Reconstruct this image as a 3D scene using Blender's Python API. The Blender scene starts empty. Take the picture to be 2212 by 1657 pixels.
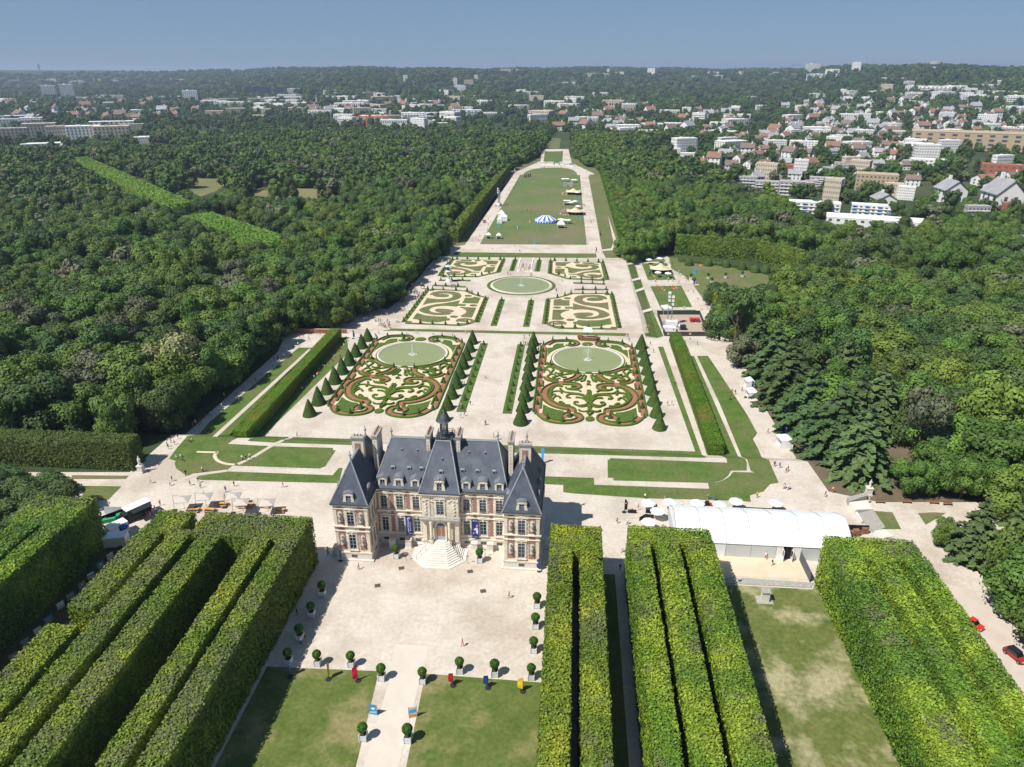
import bpy, bmesh, math, random
import numpy as np
from mathutils import Vector, Matrix
from mathutils.geometry import tessellate_polygon
from math import sin, cos, pi, radians
random.seed(7); rng = np.random.default_rng(11)
S = bpy.context.scene
# ------------------------------------------------------------------ camera, sky, sun, exposure
PITCH, YAW, FPX = radians(23.85), radians(4.84), 1535.0
CAM = np.array([20.2, 0.0, 75.0])
cd = bpy.data.cameras.new('camera'); cam = bpy.data.objects.new('camera', cd); S.collection.objects.link(cam)
cd.sensor_width = 36; cd.lens = FPX/2212*36; cd.clip_start = 1; cd.clip_end = 40000
cam.location = CAM; cam.rotation_euler = (pi/2-PITCH, 0, YAW); S.camera = cam
wd = bpy.data.worlds.new('World'); S.world = wd; wd.use_nodes = True
nt = wd.node_tree; bg = nt.nodes['Background']
sky = nt.nodes.new('ShaderNodeTexSky'); sky.sky_type = 'NISHITA'; sky.sun_disc = False
SUNV = Vector((-0.56, -0.45, 1.0)).normalized()
EL = math.asin(SUNV.z)
sky.sun_elevation = EL; sky.sun_rotation = math.atan2(SUNV.x, SUNV.y)
sky.air_density = 1.0; sky.dust_density = 0.0; sky.ozone_density = 6.0; sky.altitude = 3000
hz = nt.nodes.new('ShaderNodeMix'); hz.data_type = 'RGBA'; hz.inputs[0].default_value = .80     # even summer haze veiling the clear sky
tc_ = nt.nodes.new('ShaderNodeTexCoord'); sx_ = nt.nodes.new('ShaderNodeSeparateXYZ'); mr_ = nt.nodes.new('ShaderNodeMapRange'); nt.links.new(tc_.outputs['Generated'], sx_.inputs[0]); nt.links.new(sx_.outputs[2], mr_.inputs[0])
mr_.inputs[2].default_value = .9; mr_.inputs[3].default_value = .84; mr_.inputs[4].default_value = .30; nt.links.new(mr_.outputs[0], hz.inputs[0])
nt.links.new(sky.outputs[0], hz.inputs[6]); hz.inputs[7].default_value = (1.88, 2.82, 4.20, 1); nt.links.new(hz.outputs[2], bg.inputs[0]); bg.inputs[1].default_value = 0.085
sd = bpy.data.lights.new('sun', 'SUN'); so = bpy.data.objects.new('sun', sd); S.collection.objects.link(so)
sd.energy = 4.9; sd.angle = radians(0.53); sd.color = (1.0, 0.95, 0.87)
so.rotation_euler = (-SUNV).to_track_quat('-Z', 'Y').to_euler(); so.location = (0, 0, 200)
S.view_settings.view_transform = 'Standard'; S.view_settings.look = 'None'
S.view_settings.exposure = 0.32; S.view_settings.gamma = 1; S.view_settings.use_curve_mapping = False
S.render.engine = 'CYCLES'
# ------------------------------------------------------------------ terrain and pixel -> ground helper
ZP = [(-900, 0), (134, 0), (139.5, -2.5), (213.5, -2.5), (222.5, -5.5), (325, -5.5), (337, -7.5), (720, -7.5), (1100, -12), (30000, -12)]
def base_z(Y):
    for (a, za), (b, zb) in zip(ZP, ZP[1:]):
        if Y <= b: return za+(zb-za)*max(0, (Y-a))/(b-a)
    return ZP[-1][1]
def cl(v): return min(1.0, max(0.0, v))
def sm(v): v = cl(v); return v*v*(3-2*v)
def zt(X, Y):
    z = base_z(Y)
    z -= 2*cl((X-45.2)/4.8)*cl((Y-213.5)/9)*(1-cl((Y-325)/12))
    D = math.hypot(X-20, Y)
    if D > 1300:
        az = math.degrees(math.atan2(X-20, Y))
        u = cl((az+42)/75)                       # 0 left .. 1 right
        start = 1500 + 1500*(1-sm((az+38)/22)) - 300*sm((az-12)/10)
        ln = 3600 - 1500*math.exp(-((az-25)/9.0)**2) - 1200*math.exp(-((az+10)/8.0)**2)
        top = 82 + 5*sin(az*0.33+1) + 2.5*sin(az*1.1) + 5*sm((az-14)/8) - 5*(1-sm((az+34)/10))
        s = sm((D-start)/ln)
        z += top*s + s*(1-s)*26*sin(X*0.0021+1)*sin(Y*0.0017)
        if D > start+ln: z -= (D-start-ln)*0.004
    return z
fw = np.array([-sin(YAW)*cos(PITCH), cos(YAW)*cos(PITCH), -sin(PITCH)])
rt = np.array([cos(YAW), sin(YAW), 0.0]); upv = np.cross(rt, fw)
def ray(x, y):
    d = fw*FPX+rt*(x-1106)-upv*(y-828.5); return d/np.linalg.norm(d)
K = 3840/2212
CR = {'1':(1200,1500,880/2209),'2':(1100,1200,700/2212),'3':(1800,1200,1000/2212),'4':(1300,900,1200/2212),'5':(1600,500,900/2212),
 '6':(2300,900,700/2212),'L':(0,1600,1300/1687),'M':(1000,1900,1100/1866),'R':(2000,1800,1200/1846),'N':(2700,1300,1140/2099),'F':(0,0,K),
 'a':(0,200,1300/2212),'b':(1200,200,1300/2212),'c':(2400,200,1440/2212),'S':(400,1200,900/2212),'T':(2600,1900,1240/2103),'U':(0,1800,500/1184),
 'V':(350,1750,900/2212),'W':(2300,1800,1000/2212),'h1':(1240,1560,260/1267),'h2':(1500,1520,260/1267),'h3':(1780,1590,280/1365),
 'h4':(1400,1780,320/1473),'h5':(1700,1780,360/1612),'h6':(1230,1850,200/1227),'p1':(1990,1260,240/1170),'p2':(2230,1260,240/1170),
 'p3':(1500,1060,360/2212),'p4':(1640,940,280/2212),'p5':(2020,1060,340/2212),'q1':(1400,950,300/1604),'q2':(1900,930,360/2212),
 'q3':(2420,980,300/1020),'q4':(2080,620,200/793),'q5':(1820,640,260/884)}
def px(c, x, y):
    a, b, s = CR[c]; return (a+x*s)/K, (b+y*s)/K
def onz(c, x, y, z):
    d = ray(*px(c, x, y)); t = (z-CAM[2])/d[2]; p = CAM+t*d; return Vector(p)
def at(c, x, y, dz=0.0):
    d = ray(*px(c, x, y))
    if d[2] < 0:
        z = -7.5+dz
        for _ in range(25):
            t = (z-CAM[2])/d[2]; p = CAM+t*d; z2 = zt(p[0], p[1])+dz
            if abs(z2-z) < 0.01: break
            z = z*0.3+z2*0.7
        if math.hypot(p[0]-20, p[1]) < 1250: return Vector((p[0], p[1], z))
    t = 700.0
    while t < 14000:
        p = CAM+t*d
        if p[2] < zt(p[0], p[1])+dz: break
        t *= 1.004
    return Vector((p[0], p[1], zt(p[0], p[1])+dz))
def onY(c, x, y, Y):
    d = ray(*px(c, x, y)); return Vector(CAM+(Y/d[1])*d)
def proj(X, Y, Z):
    v = np.array([X, Y, Z])-CAM; zc = v@fw
    return (1106+FPX*(v@rt)/zc, 828.5-FPX*(v@upv)/zc) if zc > 1 else (-9999, -9999)
def inpoly(x, y, P):
    c = False; j = len(P)-1
    for i in range(len(P)):
        if (P[i][1] > y) != (P[j][1] > y) and x < (P[j][0]-P[i][0])*(y-P[i][1])/(P[j][1]-P[i][1])+P[i][0]: c = not c
        j = i
    return c
# ------------------------------------------------------------------ materials
MATS = {}
def mat(name, c, rough=0.8, c2=None, sc=1.0, bump=0.0, bsc=None, spec=0.25, metal=0.0, det=6, lo=0.35, hi=0.65, c3=None, sc3=0.05, leaf=0.0, rnd=0.0, emis=0, fine=None):
    if name in MATS: return MATS[name]
    m = bpy.data.materials.new(name); m.use_nodes = True; n = m.node_tree.nodes; L = m.node_tree.links
    b = n['Principled BSDF']; b.inputs['Roughness'].default_value = rough; b.inputs['Specular IOR Level'].default_value = spec
    b.inputs['Metallic'].default_value = metal
    g = n.new('ShaderNodeNewGeometry'); src = None
    def noise(s, d=det, v=None):
        t = n.new('ShaderNodeTexNoise'); t.inputs['Scale'].default_value = s; t.inputs['Detail'].default_value = d
        t.inputs['Roughness'].default_value = 0.62; L.new(g.outputs['Position'], t.inputs['Vector']); return t.outputs['Fac']
    def ramp(f, a, bb):
        r = n.new('ShaderNodeMapRange'); r.inputs[1].default_value = a; r.inputs[2].default_value = bb; L.new(f, r.inputs[0]); return r.outputs[0]
    def mix(f, A, B):
        x = n.new('ShaderNodeMix'); x.data_type = 'RGBA'
        if isinstance(f, float): x.inputs[0].default_value = f
        else: L.new(f, x.inputs[0])
        for i, q in ((6, A), (7, B)):
            if isinstance(q, tuple): x.inputs[i].default_value = q+(1,)
            else: L.new(q, x.inputs[i])
        return x.outputs[2]
    col = tuple(c)
    if c2: col = mix(ramp(noise(sc), lo, hi), tuple(c), tuple(c2))
    if c3: col = mix(ramp(noise(sc3, 4), 0.48, 0.62), col, tuple(c3))
    if fine:
        hh = n.new('ShaderNodeHueSaturation'); r9 = n.new('ShaderNodeMapRange'); r9.inputs[1].default_value = .3; r9.inputs[2].default_value = .7; r9.inputs[3].default_value = 1-fine[1]; r9.inputs[4].default_value = 1+fine[1]
        L.new(noise(fine[0], 8), r9.inputs[0]); L.new(r9.outputs[0], hh.inputs['Value'])
        if isinstance(col, tuple): hh.inputs['Color'].default_value = col+(1,)
        else: L.new(col, hh.inputs['Color'])
        col = hh.outputs[0]
    if leaf or rnd:
        h = n.new('ShaderNodeHueSaturation')
        if isinstance(col, tuple): h.inputs['Color'].default_value = col+(1,)
        else: L.new(col, h.inputs['Color'])
        val = None
        if leaf:
            a = n.new('ShaderNodeAttribute'); a.attribute_name = 'v'
            mr = n.new('ShaderNodeMapRange'); mr.inputs[3].default_value = 1-leaf; mr.inputs[4].default_value = 1+leaf
            L.new(a.outputs['Fac'], mr.inputs[0]); val = mr.outputs[0]
        if rnd:
            o = n.new('ShaderNodeObjectInfo'); mr2 = n.new('ShaderNodeMapRange'); mr2.inputs[3].default_value = 1-rnd; mr2.inputs[4].default_value = 1+rnd
            L.new(o.outputs['Random'], mr2.inputs[0])
            if val:
                mm = n.new('ShaderNodeMath'); mm.operation = 'MULTIPLY'; L.new(val, mm.inputs[0]); L.new(mr2.outputs[0], mm.inputs[1]); val = mm.outputs[0]
            else: val = mr2.outputs[0]
            w = n.new('ShaderNodeMath'); w.operation = 'MULTIPLY'; w.inputs[1].default_value = 7.31; L.new(o.outputs['Random'], w.inputs[0])
            fr = n.new('ShaderNodeMath'); fr.operation = 'FRACT'; L.new(w.outputs[0], fr.inputs[0])
            mh = n.new('ShaderNodeMapRange'); mh.inputs[3].default_value = 0.475; mh.inputs[4].default_value = 0.515; L.new(fr.outputs[0], mh.inputs[0]); L.new(mh.outputs[0], h.inputs['Hue'])
        L.new(val, h.inputs['Value']); col = h.outputs[0]
    if isinstance(col, tuple): b.inputs['Base Color'].default_value = col+(1,)
    else: L.new(col, b.inputs['Base Color'])
    if bump:
        bn = n.new('ShaderNodeBump'); bn.inputs['Strength'].default_value = bump; bn.inputs['Distance'].default_value = 0.1
        L.new(noise(bsc or sc*6, 3), bn.inputs['Height']); L.new(bn.outputs[0], b.inputs['Normal'])
    if emis: b.inputs['Emission Color'].default_value = tuple(c)+(1,); b.inputs['Emission Strength'].default_value = emis
    MATS[name] = m; return m
GRAVEL = mat('pale gravel', (.50,.445,.375), .95, (.60,.54,.465), .22, .25, 9, c3=(.45,.385,.315), sc3=.07, lo=.3, hi=.7, fine=(1.6,.13))
GRAVEL2 = mat('yellow sand', (.60,.49,.35), .95, (.66,.55,.41), .5, .1, 9)
GRAVEL3 = mat('grey gravel road', (.56,.49,.42), .95, (.50,.43,.36), .3, .2, 8)
GRASS = mat('mown grass', (.065,.118,.020), .9, (.105,.160,.034), .35, .3, 6, c3=(.13,.145,.05), sc3=.06, fine=(1.6,.22))
GRASSR = mat('rich lawn', (.058,.112,.018), .9, (.085,.142,.028), .8, .3, 6, fine=(2,.15))
GRASSD = mat('dry lawn', (.075,.115,.020), .9, (.120,.148,.036), .30, .3, 5, c3=(.22,.20,.085), sc3=.11, lo=.35, hi=.65, fine=(1.8,.25))
GRASSP = mat('parterre turf', (.095,.132,.036), .9, (.135,.158,.055), .4, .2, 6, c3=(.17,.15,.08), sc3=.08, fine=(1.2,.15))
GRASSL = mat('great lawn turf', (.100,.145,.042), .9, (.135,.172,.060), .09, .2, 3, c3=(.165,.155,.08), sc3=.02, lo=.3, hi=.7, fine=(.5,.12))
REDG = mat('red brick gravel', (.29,.115,.075), .95, (.34,.145,.095), 1.0, .1, 12)
BOX = mat('box hedge leaf', (.062,.115,.010), .85, (.095,.155,.016), 2.2, .8, 9)
YEW = mat('yew leaf', (.036,.078,.014), .9, (.060,.110,.022), 2.5, .8, 7, c3=(.045,.060,.018), sc3=.25)
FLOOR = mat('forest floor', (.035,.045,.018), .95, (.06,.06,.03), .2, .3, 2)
STONE = mat('cream limestone', (.71,.635,.51), .85, (.77,.70,.585), 1.3, .15, 8, c3=(.60,.53,.43), sc3=.5)
STONEW = mat('pale step stone', (.70,.66,.60), .85, (.60,.56,.50), 1.5, .1, 8)
STONEG = mat('weathered grey stone', (.42,.40,.36), .9, (.28,.27,.24), 3, .3, 8)
BRICK = mat('red brick', (.30,.165,.125), .9, (.38,.225,.17), 6, .3, 30)
def slate(name, c, c2):
    m = mat(name, c, .55, c2, .5, 0, spec=.25, c3=tuple(v*.8 for v in c), sc3=.35)
    n = m.node_tree.nodes; L = m.node_tree.links
    g = n.new('ShaderNodeNewGeometry'); w = n.new('ShaderNodeTexWave'); w.bands_direction = 'Z'; w.inputs['Scale'].default_value = 1.6; w.inputs['Distortion'].default_value = .15
    L.new(g.outputs['Position'], w.inputs[0]); b = n.new('ShaderNodeBump'); b.inputs['Strength'].default_value = .12; b.inputs['Distance'].default_value = .03
    L.new(w.outputs['Fac'], b.inputs['Height']); L.new(b.outputs[0], n['Principled BSDF'].inputs['Normal']); return m
SLATE = slate('blue grey slate', (.070,.083,.108), (.100,.115,.142))
LEAD = mat('lead flashing', (.20,.22,.25), .55, (.27,.295,.32), 2, 0, spec=.3)
LEADD = mat('dormer lead', (.13,.145,.17), .55, (.19,.21,.235), 2, 0, spec=.3)
GLASS = mat('dark window glass', (.012,.016,.020), .08, spec=.8)
BLUEW = mat('pale blue painted joinery', (.33,.40,.48), .5)
WHITE = mat('white paint', (.78,.78,.78), .5)
TENT = mat('white tent fabric', (.80,.81,.82), .6, (.74,.76,.78), .6)
CREAMT = mat('beige tent fabric', (.62,.54,.38), .7, (.56,.48,.33), 1)
DARK = mat('dark iron', (.025,.027,.03), .5)
GREY = mat('grey metal', (.30,.31,.33), .45, metal=.3)
BLACK = mat('black fabric', (.015,.016,.022), .7)
WATER = mat('green pond water', (.235,.270,.115), .16, (.26,.29,.135), .15, .05, 3, spec=.3)
SPRAY = mat('white water spray', (.80,.84,.86), .4)
WOOD = mat('brown wood', (.20,.10,.05), .7, (.28,.15,.08), 3)
ORANGE = mat('orange wood', (.62,.30,.07), .6)
def flat(n, c, r=.6, **k): return mat(n, c, r, **k)
RED = flat('red paint', (.60,.03,.025), .4); BLUE = flat('blue paint', (.03,.10,.42), .5); NAVY = flat('navy banner', (.012,.035,.20), .6)
CYAN = flat('cyan panel', (.05,.36,.62), .5); YELL = flat('yellow cloth', (.75,.48,.03), .6); CRIM = flat('crimson cloth', (.32,.012,.03), .6); PINKR = flat('red cloth', (.72,.02,.08), .6)
TERRA = flat('terracotta', (.30,.085,.05), .7)
def leafmat(name, c, c2, sc=.4, rnd=.22, leaf=.32, c3=None, sc3=.06): return mat(name, c, .62, c2, sc, leaf=leaf, rnd=rnd, spec=.2, c3=c3, sc3=sc3)
LF = [leafmat('broadleaf foliage', (.068,.124,.023), (.102,.172,.032)), leafmat('dark foliage', (.048,.092,.025), (.072,.124,.034)),
      leafmat('bright foliage', (.085,.150,.024), (.120,.190,.032)), leafmat('grey foliage', (.10,.12,.06), (.14,.15,.085)),
      leafmat('cedar foliage', (.062,.108,.034), (.092,.145,.052)), leafmat('purple foliage', (.030,.022,.020), (.045,.03,.028)),
      leafmat('yellow foliage', (.26,.27,.02), (.32,.32,.03), rnd=.05), leafmat('pale flowering foliage', (.20,.22,.085), (.27,.28,.13), rnd=.05)]
HEDGE = mat('clipped lime hedge', (.110,.190,.018), .62, (.240,.300,.030), .13, leaf=.42, rnd=.08, spec=.2, lo=.42, hi=.60, c3=(.095,.165,.022), sc3=.09)
def twigmix(m, thr=(.54,.62)):     # bare grey twigs in patches on clipped tops, following attribute 'top'
    n = m.node_tree.nodes; L = m.node_tree.links; b = n['Principled BSDF']; src = b.inputs['Base Color'].links[0].from_socket
    g = n.new('ShaderNodeNewGeometry'); t = n.new('ShaderNodeTexNoise'); t.inputs['Scale'].default_value = .17; t.inputs['Detail'].default_value = 5; t.inputs['Roughness'].default_value = .6
    L.new(g.outputs['Position'], t.inputs['Vector']); r = n.new('ShaderNodeMapRange'); r.inputs[1].default_value = thr[0]; r.inputs[2].default_value = thr[1]; L.new(t.outputs['Fac'], r.inputs[0])
    a = n.new('ShaderNodeAttribute'); a.attribute_name = 'top'; mu = n.new('ShaderNodeMath'); mu.operation = 'MULTIPLY'; L.new(r.outputs[0], mu.inputs[0]); L.new(a.outputs['Fac'], mu.inputs[1])
    x = n.new('ShaderNodeMix'); x.data_type = 'RGBA'; fn = n.new('ShaderNodeTexNoise'); fn.inputs['Scale'].default_value = 2.2; fn.inputs['Detail'].default_value = 3; L.new(g.outputs['Position'], fn.inputs['Vector']); rf = n.new('ShaderNodeMapRange'); rf.inputs[1].default_value = .38; rf.inputs[2].default_value = .52; L.new(fn.outputs['Fac'], rf.inputs[0])
    mv = n.new('ShaderNodeMath'); mv.operation = 'MULTIPLY'; L.new(mu.outputs[0], mv.inputs[0]); L.new(rf.outputs[0], mv.inputs[1]); L.new(mv.outputs[0], x.inputs[0]); L.new(src, x.inputs[6]); x.inputs[7].default_value = (.125,.140,.062,1)
    L.new(x.outputs[2], b.inputs['Base Color']); return m
twigmix(HEDGE)
HEDGEB = mat('clipped lime hedge with bare twigs', (.105,.180,.020), .62, (.215,.270,.032), .13, leaf=.42, rnd=.08, spec=.2, lo=.42, hi=.60, c3=(.095,.165,.022), sc3=.09)
twigmix(HEDGEB, (.47,.57))
HEDGEF = leafmat('far clipped hedge', (.075,.140,.018), (.115,.190,.026), .2, rnd=.05, leaf=.35)
HEDGEY = leafmat('yew hedge foliage', (.070,.135,.010), (.105,.175,.014), .3, rnd=.05, leaf=.25, c3=(.15,.15,.02), sc3=.12)
BARK = mat('bark', (.09,.07,.05), .9, (.14,.11,.08), 3, .5, 8)
# ------------------------------------------------------------------ mesh builder
class MB:
    def __init__(s): s.v = []; s.f = []; s.m = []; s.mats = []; s.M = None
    def mi(s, m):
        if m not in s.mats: s.mats.append(m)
        return s.mats.index(m)
    def add(s, vs, fs, m):
        o = len(s.v); k = s.mi(m)
        if s.M is not None: vs = [s.M @ Vector(q) for q in vs]
        s.v += [tuple(q) for q in vs]
        for f in fs: s.f.append(tuple(i+o for i in f)); s.m.append(k)
        return s
    def box(s, x0, x1, y0, y1, z0, z1, m, tx=0, ty=0):     # tx,ty: taper of the top
        if x0 > x1: x0, x1 = x1, x0
        v = [(x0,y0,z0),(x1,y0,z0),(x1,y1,z0),(x0,y1,z0),(x0+tx,y0+ty,z1),(x1-tx,y0+ty,z1),(x1-tx,y1-ty,z1),(x0+tx,y1-ty,z1)]
        return s.add(v, [(0,3,2,1),(4,5,6,7),(0,1,5,4),(1,2,6,5),(2,3,7,6),(3,0,4,7)], m)
    def prism(s, P, z0, z1, m, Q=None):
        n = len(P); Q = Q or P
        v = [(p[0],p[1],z0) for p in P]+[(p[0],p[1],z1) for p in Q]
        return s.add(v, [tuple(range(n))[::-1], tuple(range(n, 2*n))]+[(i,(i+1)%n,n+(i+1)%n,n+i) for i in range(n)], m)
    def lathe(s, pr, m, n=12, c=(0,0,0), sq=False):
        v = []; f = []
        for r, z in pr:
            for i in range(n):
                a = 2*pi*(i+.5)/n; v.append((c[0]+r*cos(a), c[1]+r*sin(a), c[2]+z))
        for j in range(len(pr)-1):
            for i in range(n): f.append((j*n+i, j*n+(i+1)%n, (j+1)*n+(i+1)%n, (j+1)*n+i))
        f += [tuple(range(n))[::-1], tuple((len(pr)-1)*n+i for i in range(n))]
        return s.add(v, f, m)
    def tube(s, a, b, r, m, n=6, r2=None):
        a = Vector(a); b = Vector(b); d = b-a
        if d.length < 1e-6: return s
        q = d.to_track_quat('Z', 'Y'); r2 = r if r2 is None else r2; v = []
        for p, rr in ((a, r), (b, r2)):
            for i in range(n): v.append(p+q @ Vector((rr*cos(2*pi*(i+.5)/n), rr*sin(2*pi*(i+.5)/n), 0)))
        return s.add(v, [tuple(range(n))[::-1], tuple(range(n, 2*n))]+[(i,(i+1)%n,n+(i+1)%n,n+i) for i in range(n)], m)
    def ball(s, c, r, m, n=10, k=6, sz=1.0):
        return s.lathe([(max(.01*r, r*sin(pi*j/k)), -r*sz*cos(pi*j/k)) for j in range(k+1)], m, n, c)
    def mesh(s, name):
        me = bpy.data.meshes.new(name); me.from_pydata(s.v, [], s.f)
        for m in s.mats: me.materials.append(m)
        if len(s.mats) > 1: me.polygons.foreach_set('material_index', s.m)
        me.update(); return me
    def obj(s, name, parent=None, **k): return mk(name, s.mesh(name), parent, **k)
def mk(name, data, parent=None, loc=None, rz=0, label=None, cat=None, group=None, kind=None, scale=None):
    o = bpy.data.objects.new(name, data); S.collection.objects.link(o)
    if parent: o.parent = parent
    if loc is not None: o.location = loc
    if rz: o.rotation_euler = (0, 0, rz)
    if scale is not None: o.scale = scale if isinstance(scale, (tuple, list)) else (scale,)*3
    for a, b in (('label', label), ('category', cat), ('group', group), ('kind', kind)):
        if b: o[a] = b
    return o
def thing(name, label, cat, loc=(0,0,0), rz=0, group=None, scale=None): return mk(name, None, None, loc, rz, label, cat, group, None, scale)
KIDS = {}
def copy_tree(o, loc, rz=0, label=None, scale=None, group=None):
    if o.name not in KIDS: KIDS[o.name] = [(c, list(c.children)) for c in S.collection.objects if c.parent == o]
    r = o.copy(); S.collection.objects.link(r); r.location = loc; r.rotation_euler = (0, 0, rz)
    if scale is not None: r.scale = scale if isinstance(scale, (tuple, list)) else (scale,)*3
    if label: r['label'] = label
    if group: r['group'] = group
    for c, gs in KIDS[o.name]:
        d = c.copy(); S.collection.objects.link(d); d.parent = r
        for g in gs: e = g.copy(); S.collection.objects.link(e); e.parent = d
    return r
YB = [134,139.5,213.5,222.5,325,337,720]; XB = [45.2, 50]
def tris2d(P):
    t = tessellate_polygon([[Vector((p[0], p[1], 0)) for p in P]]); return t
def sheetmesh(name, polys, m, lift=.02, thick=0):
    bm = bmesh.new()
    for P in polys:
        vs = [bm.verts.new((p[0], p[1], 0)) for p in P]
        for t in tris2d(P):
            try: bm.faces.new([vs[i] for i in t])
            except ValueError: pass
    ys = [v.co.y for v in bm.verts]; xs = [v.co.x for v in bm.verts]
    for y in YB:
        if min(ys) < y < max(ys): bmesh.ops.bisect_plane(bm, geom=bm.verts[:]+bm.edges[:]+bm.faces[:], plane_co=(0,y,0), plane_no=(0,1,0))
    if max(ys) > 213:
        for x in XB:
            if min(xs) < x < max(xs): bmesh.ops.bisect_plane(bm, geom=bm.verts[:]+bm.edges[:]+bm.faces[:], plane_co=(x,0,0), plane_no=(1,0,0))
    for v in bm.verts: v.co.z = zt(v.co.x, v.co.y)+lift
    for f in bm.faces:
        f.normal_update()
        if f.normal.z < 0: f.normal_flip()
    if thick:
        r = bmesh.ops.extrude_face_region(bm, geom=bm.faces[:])
        for v in [g for g in r['geom'] if isinstance(g, bmesh.types.BMVert)]: v.co.z += thick
    me = bpy.data.meshes.new(name); bm.to_mesh(me); bm.free(); me.materials.append(m); return me
def sheet(name, polys, m, lift=.02, parent=None, kind='structure', thick=0):
    if not isinstance(polys[0][0], (tuple, list, Vector)): polys = [polys]
    return mk(name, sheetmesh(name, polys, m, lift, thick), parent, kind=None if parent else kind)
def pp(c, pts): return [tuple(at(c, x, y)[:2]) for x, y in pts]
def smooth(P, n=6, closed=False):        # Catmull-Rom
    P = [Vector((p[0], p[1])) for p in P]; R = []; N = len(P)
    for i in range(N if closed else N-1):
        a = P[(i-1) % N] if closed or i > 0 else P[0]; b = P[i]; c = P[(i+1) % N]; d = P[(i+2) % N] if closed or i < N-2 else P[-1]
        for k in range(n):
            t = k/n; R.append(tuple(.5*((2*b)+(c-a)*t+(2*a-5*b+4*c-d)*t*t+(3*b-a-3*c+d)*t**3)))
    if not closed: R.append(tuple(P[-1]))
    return R
def ellipse(cx, cy, rx, ry, n=28): return [(cx+rx*cos(2*pi*i/n), cy+ry*sin(2*pi*i/n)) for i in range(n)]
def ribbon(P, w, w1=None, off=0):        # quads along a path, tapering w -> w1
    P = [Vector(p) for p in P]; n = len(P); w1 = w if w1 is None else w1; Lf = []; Rt = []
    for i, p in enumerate(P):
        d = (P[min(i+1, n-1)]-P[max(i-1, 0)]); d = d.normalized() if d.length > 1e-6 else Vector((1, 0)); q = Vector((-d.y, d.x))
        ww = (w+(w1-w)*i/(n-1))/2; Lf.append(p+q*(off+ww)); Rt.append(p+q*(off-ww))
    return Lf, Rt
# ------------------------------------------------------------------ setting: terrain
def axis_lines(lo, hi, brk, near, far_at, g=1.09):
    L = [0.0]; s = near
    while L[-1] < hi:
        if L[-1] > far_at: s *= g
        L.append(L[-1]+s)
    N = [0.0]; s = near
    while N[-1] > lo:
        if N[-1] < -far_at: s *= g
        N.append(N[-1]-s)
    return sorted(set(L+N+list(brk)))
def terrain():
    X = axis_lines(-9000, 9000, XB, 12, 120, 1.05); Y = axis_lines(-60, 12000, YB, 12, 340, 1.04)
    vs = [(x, y, zt(x, y)-.03) for y in Y for x in X]; nx = len(X)
    fs = [(j*nx+i, j*nx+i+1, (j+1)*nx+i+1, (j+1)*nx+i) for j in range(len(Y)-1) for i in range(nx-1)]
    me = bpy.data.meshes.new('terrain'); me.from_pydata(vs, [], fs)
    me.materials.append(mat('distant woodland ground', (.028,.048,.018), .95, (.045,.070,.025), .02, .2, .3, c3=(.07,.085,.035), sc3=.004)); mk('terrain', me, kind='structure')
terrain()
GRV = [(-150,40),(75,40),(75,96),(96,100),(97,122),(80,121)]
gl = pp('F', [(2150,1085),(1900,1085),(1790,1062),(1700,960),(1640,860),(1600,770),(1560,690),(1500,600),(1440,553),(1345,553),(1335,530),(1283,375),(1235,352),(1228,322),(1170,322),(1168,348),(1100,378),(1060,420),(975,525),(955,548),(905,600),(860,650),(800,700),(635,705),(600,760),(330,975),(280,1020),(180,1020),(60,1020),(10,1110)])
sheet('gravel_ground', [(-100,40),(110,40),(110,98)]+gl, GRAVEL, .0)
sheet('gravel_road', [(75.5,30),(87,30),(87,80),(85,95),(77,98),(75.5,96)], GRAVEL3, .01)
GI = [0]
sheet('lawn_margin', [(-47,355),(55,345),(52,640),(32,760),(-26,760),(-46,640)], GRASSP, -.015)
sheet('gravel_ground', [(-72,203),(-50,203),(-36,245),(-62,245)], GRAVEL, -.015)
sheet('needle_ground', [(64,225),(68,119),(112,119),(112,160),(80,225)], mat('needle litter', (.17,.125,.085), .95, (.10,.09,.05), .15, .3, 3), -.012)
def grass(name, polys, m=GRASS, lift=.035, **k):
    GI[0] += 1; return sheet(name, polys, m, lift+GI[0]*.0008, **k)
# court lawns
grass('court_lawn', [(-19.5,30),(-19.5,70.4),(-4.0,70.9),(-3.0,56),(-3.0,30)], GRASSD)
grass('court_lawn', [(3.0,30),(2.9,56.5),(2.4,71.0),(18.2,70.8),(18.3,30)], GRASSD)
grass('orangery_lawn', [(43.5,30),(43.5,93),(59.9,93),(60.6,94.4),(62,88),(62.8,30)], mat('parched lawn', (.085,.120,.024), .9, (.140,.155,.045), .25, .3, 5, c3=(.33,.30,.17), sc3=.13, lo=.35, hi=.65, fine=(1.5,.28)))
sheet('avenue_path', [(-2.3,30),(-2.1,56),(-2.2,69),(-3,76),(2,76),(1.9,69),(2.0,56),(2.2,30)], mat('worn gravel', (.62,.555,.475), .95, (.56,.50,.43), .4, .1, 8), .02)
sheet('orangery_terrace', [(43.4,95.2),(60.3,95.4),(60.3,101),(43.4,101)], GRAVEL2, .03)
mk('kerb_slab', MB().prism([(45.5,93.3),(59.7,93.3),(60.5,94.5),(45.5,94.9)], 0, .14, STONEG).mesh('kerb_slab'), kind='structure')
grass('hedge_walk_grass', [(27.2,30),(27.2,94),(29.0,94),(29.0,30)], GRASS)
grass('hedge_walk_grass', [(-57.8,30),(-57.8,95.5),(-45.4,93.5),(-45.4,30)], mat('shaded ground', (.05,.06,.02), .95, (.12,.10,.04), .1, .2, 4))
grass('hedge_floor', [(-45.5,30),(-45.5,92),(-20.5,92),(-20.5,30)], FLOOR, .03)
grass('hedge_floor', [(30.6,30),(30.6,94),(43.2,94),(43.2,30)], FLOOR, .03)
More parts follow.
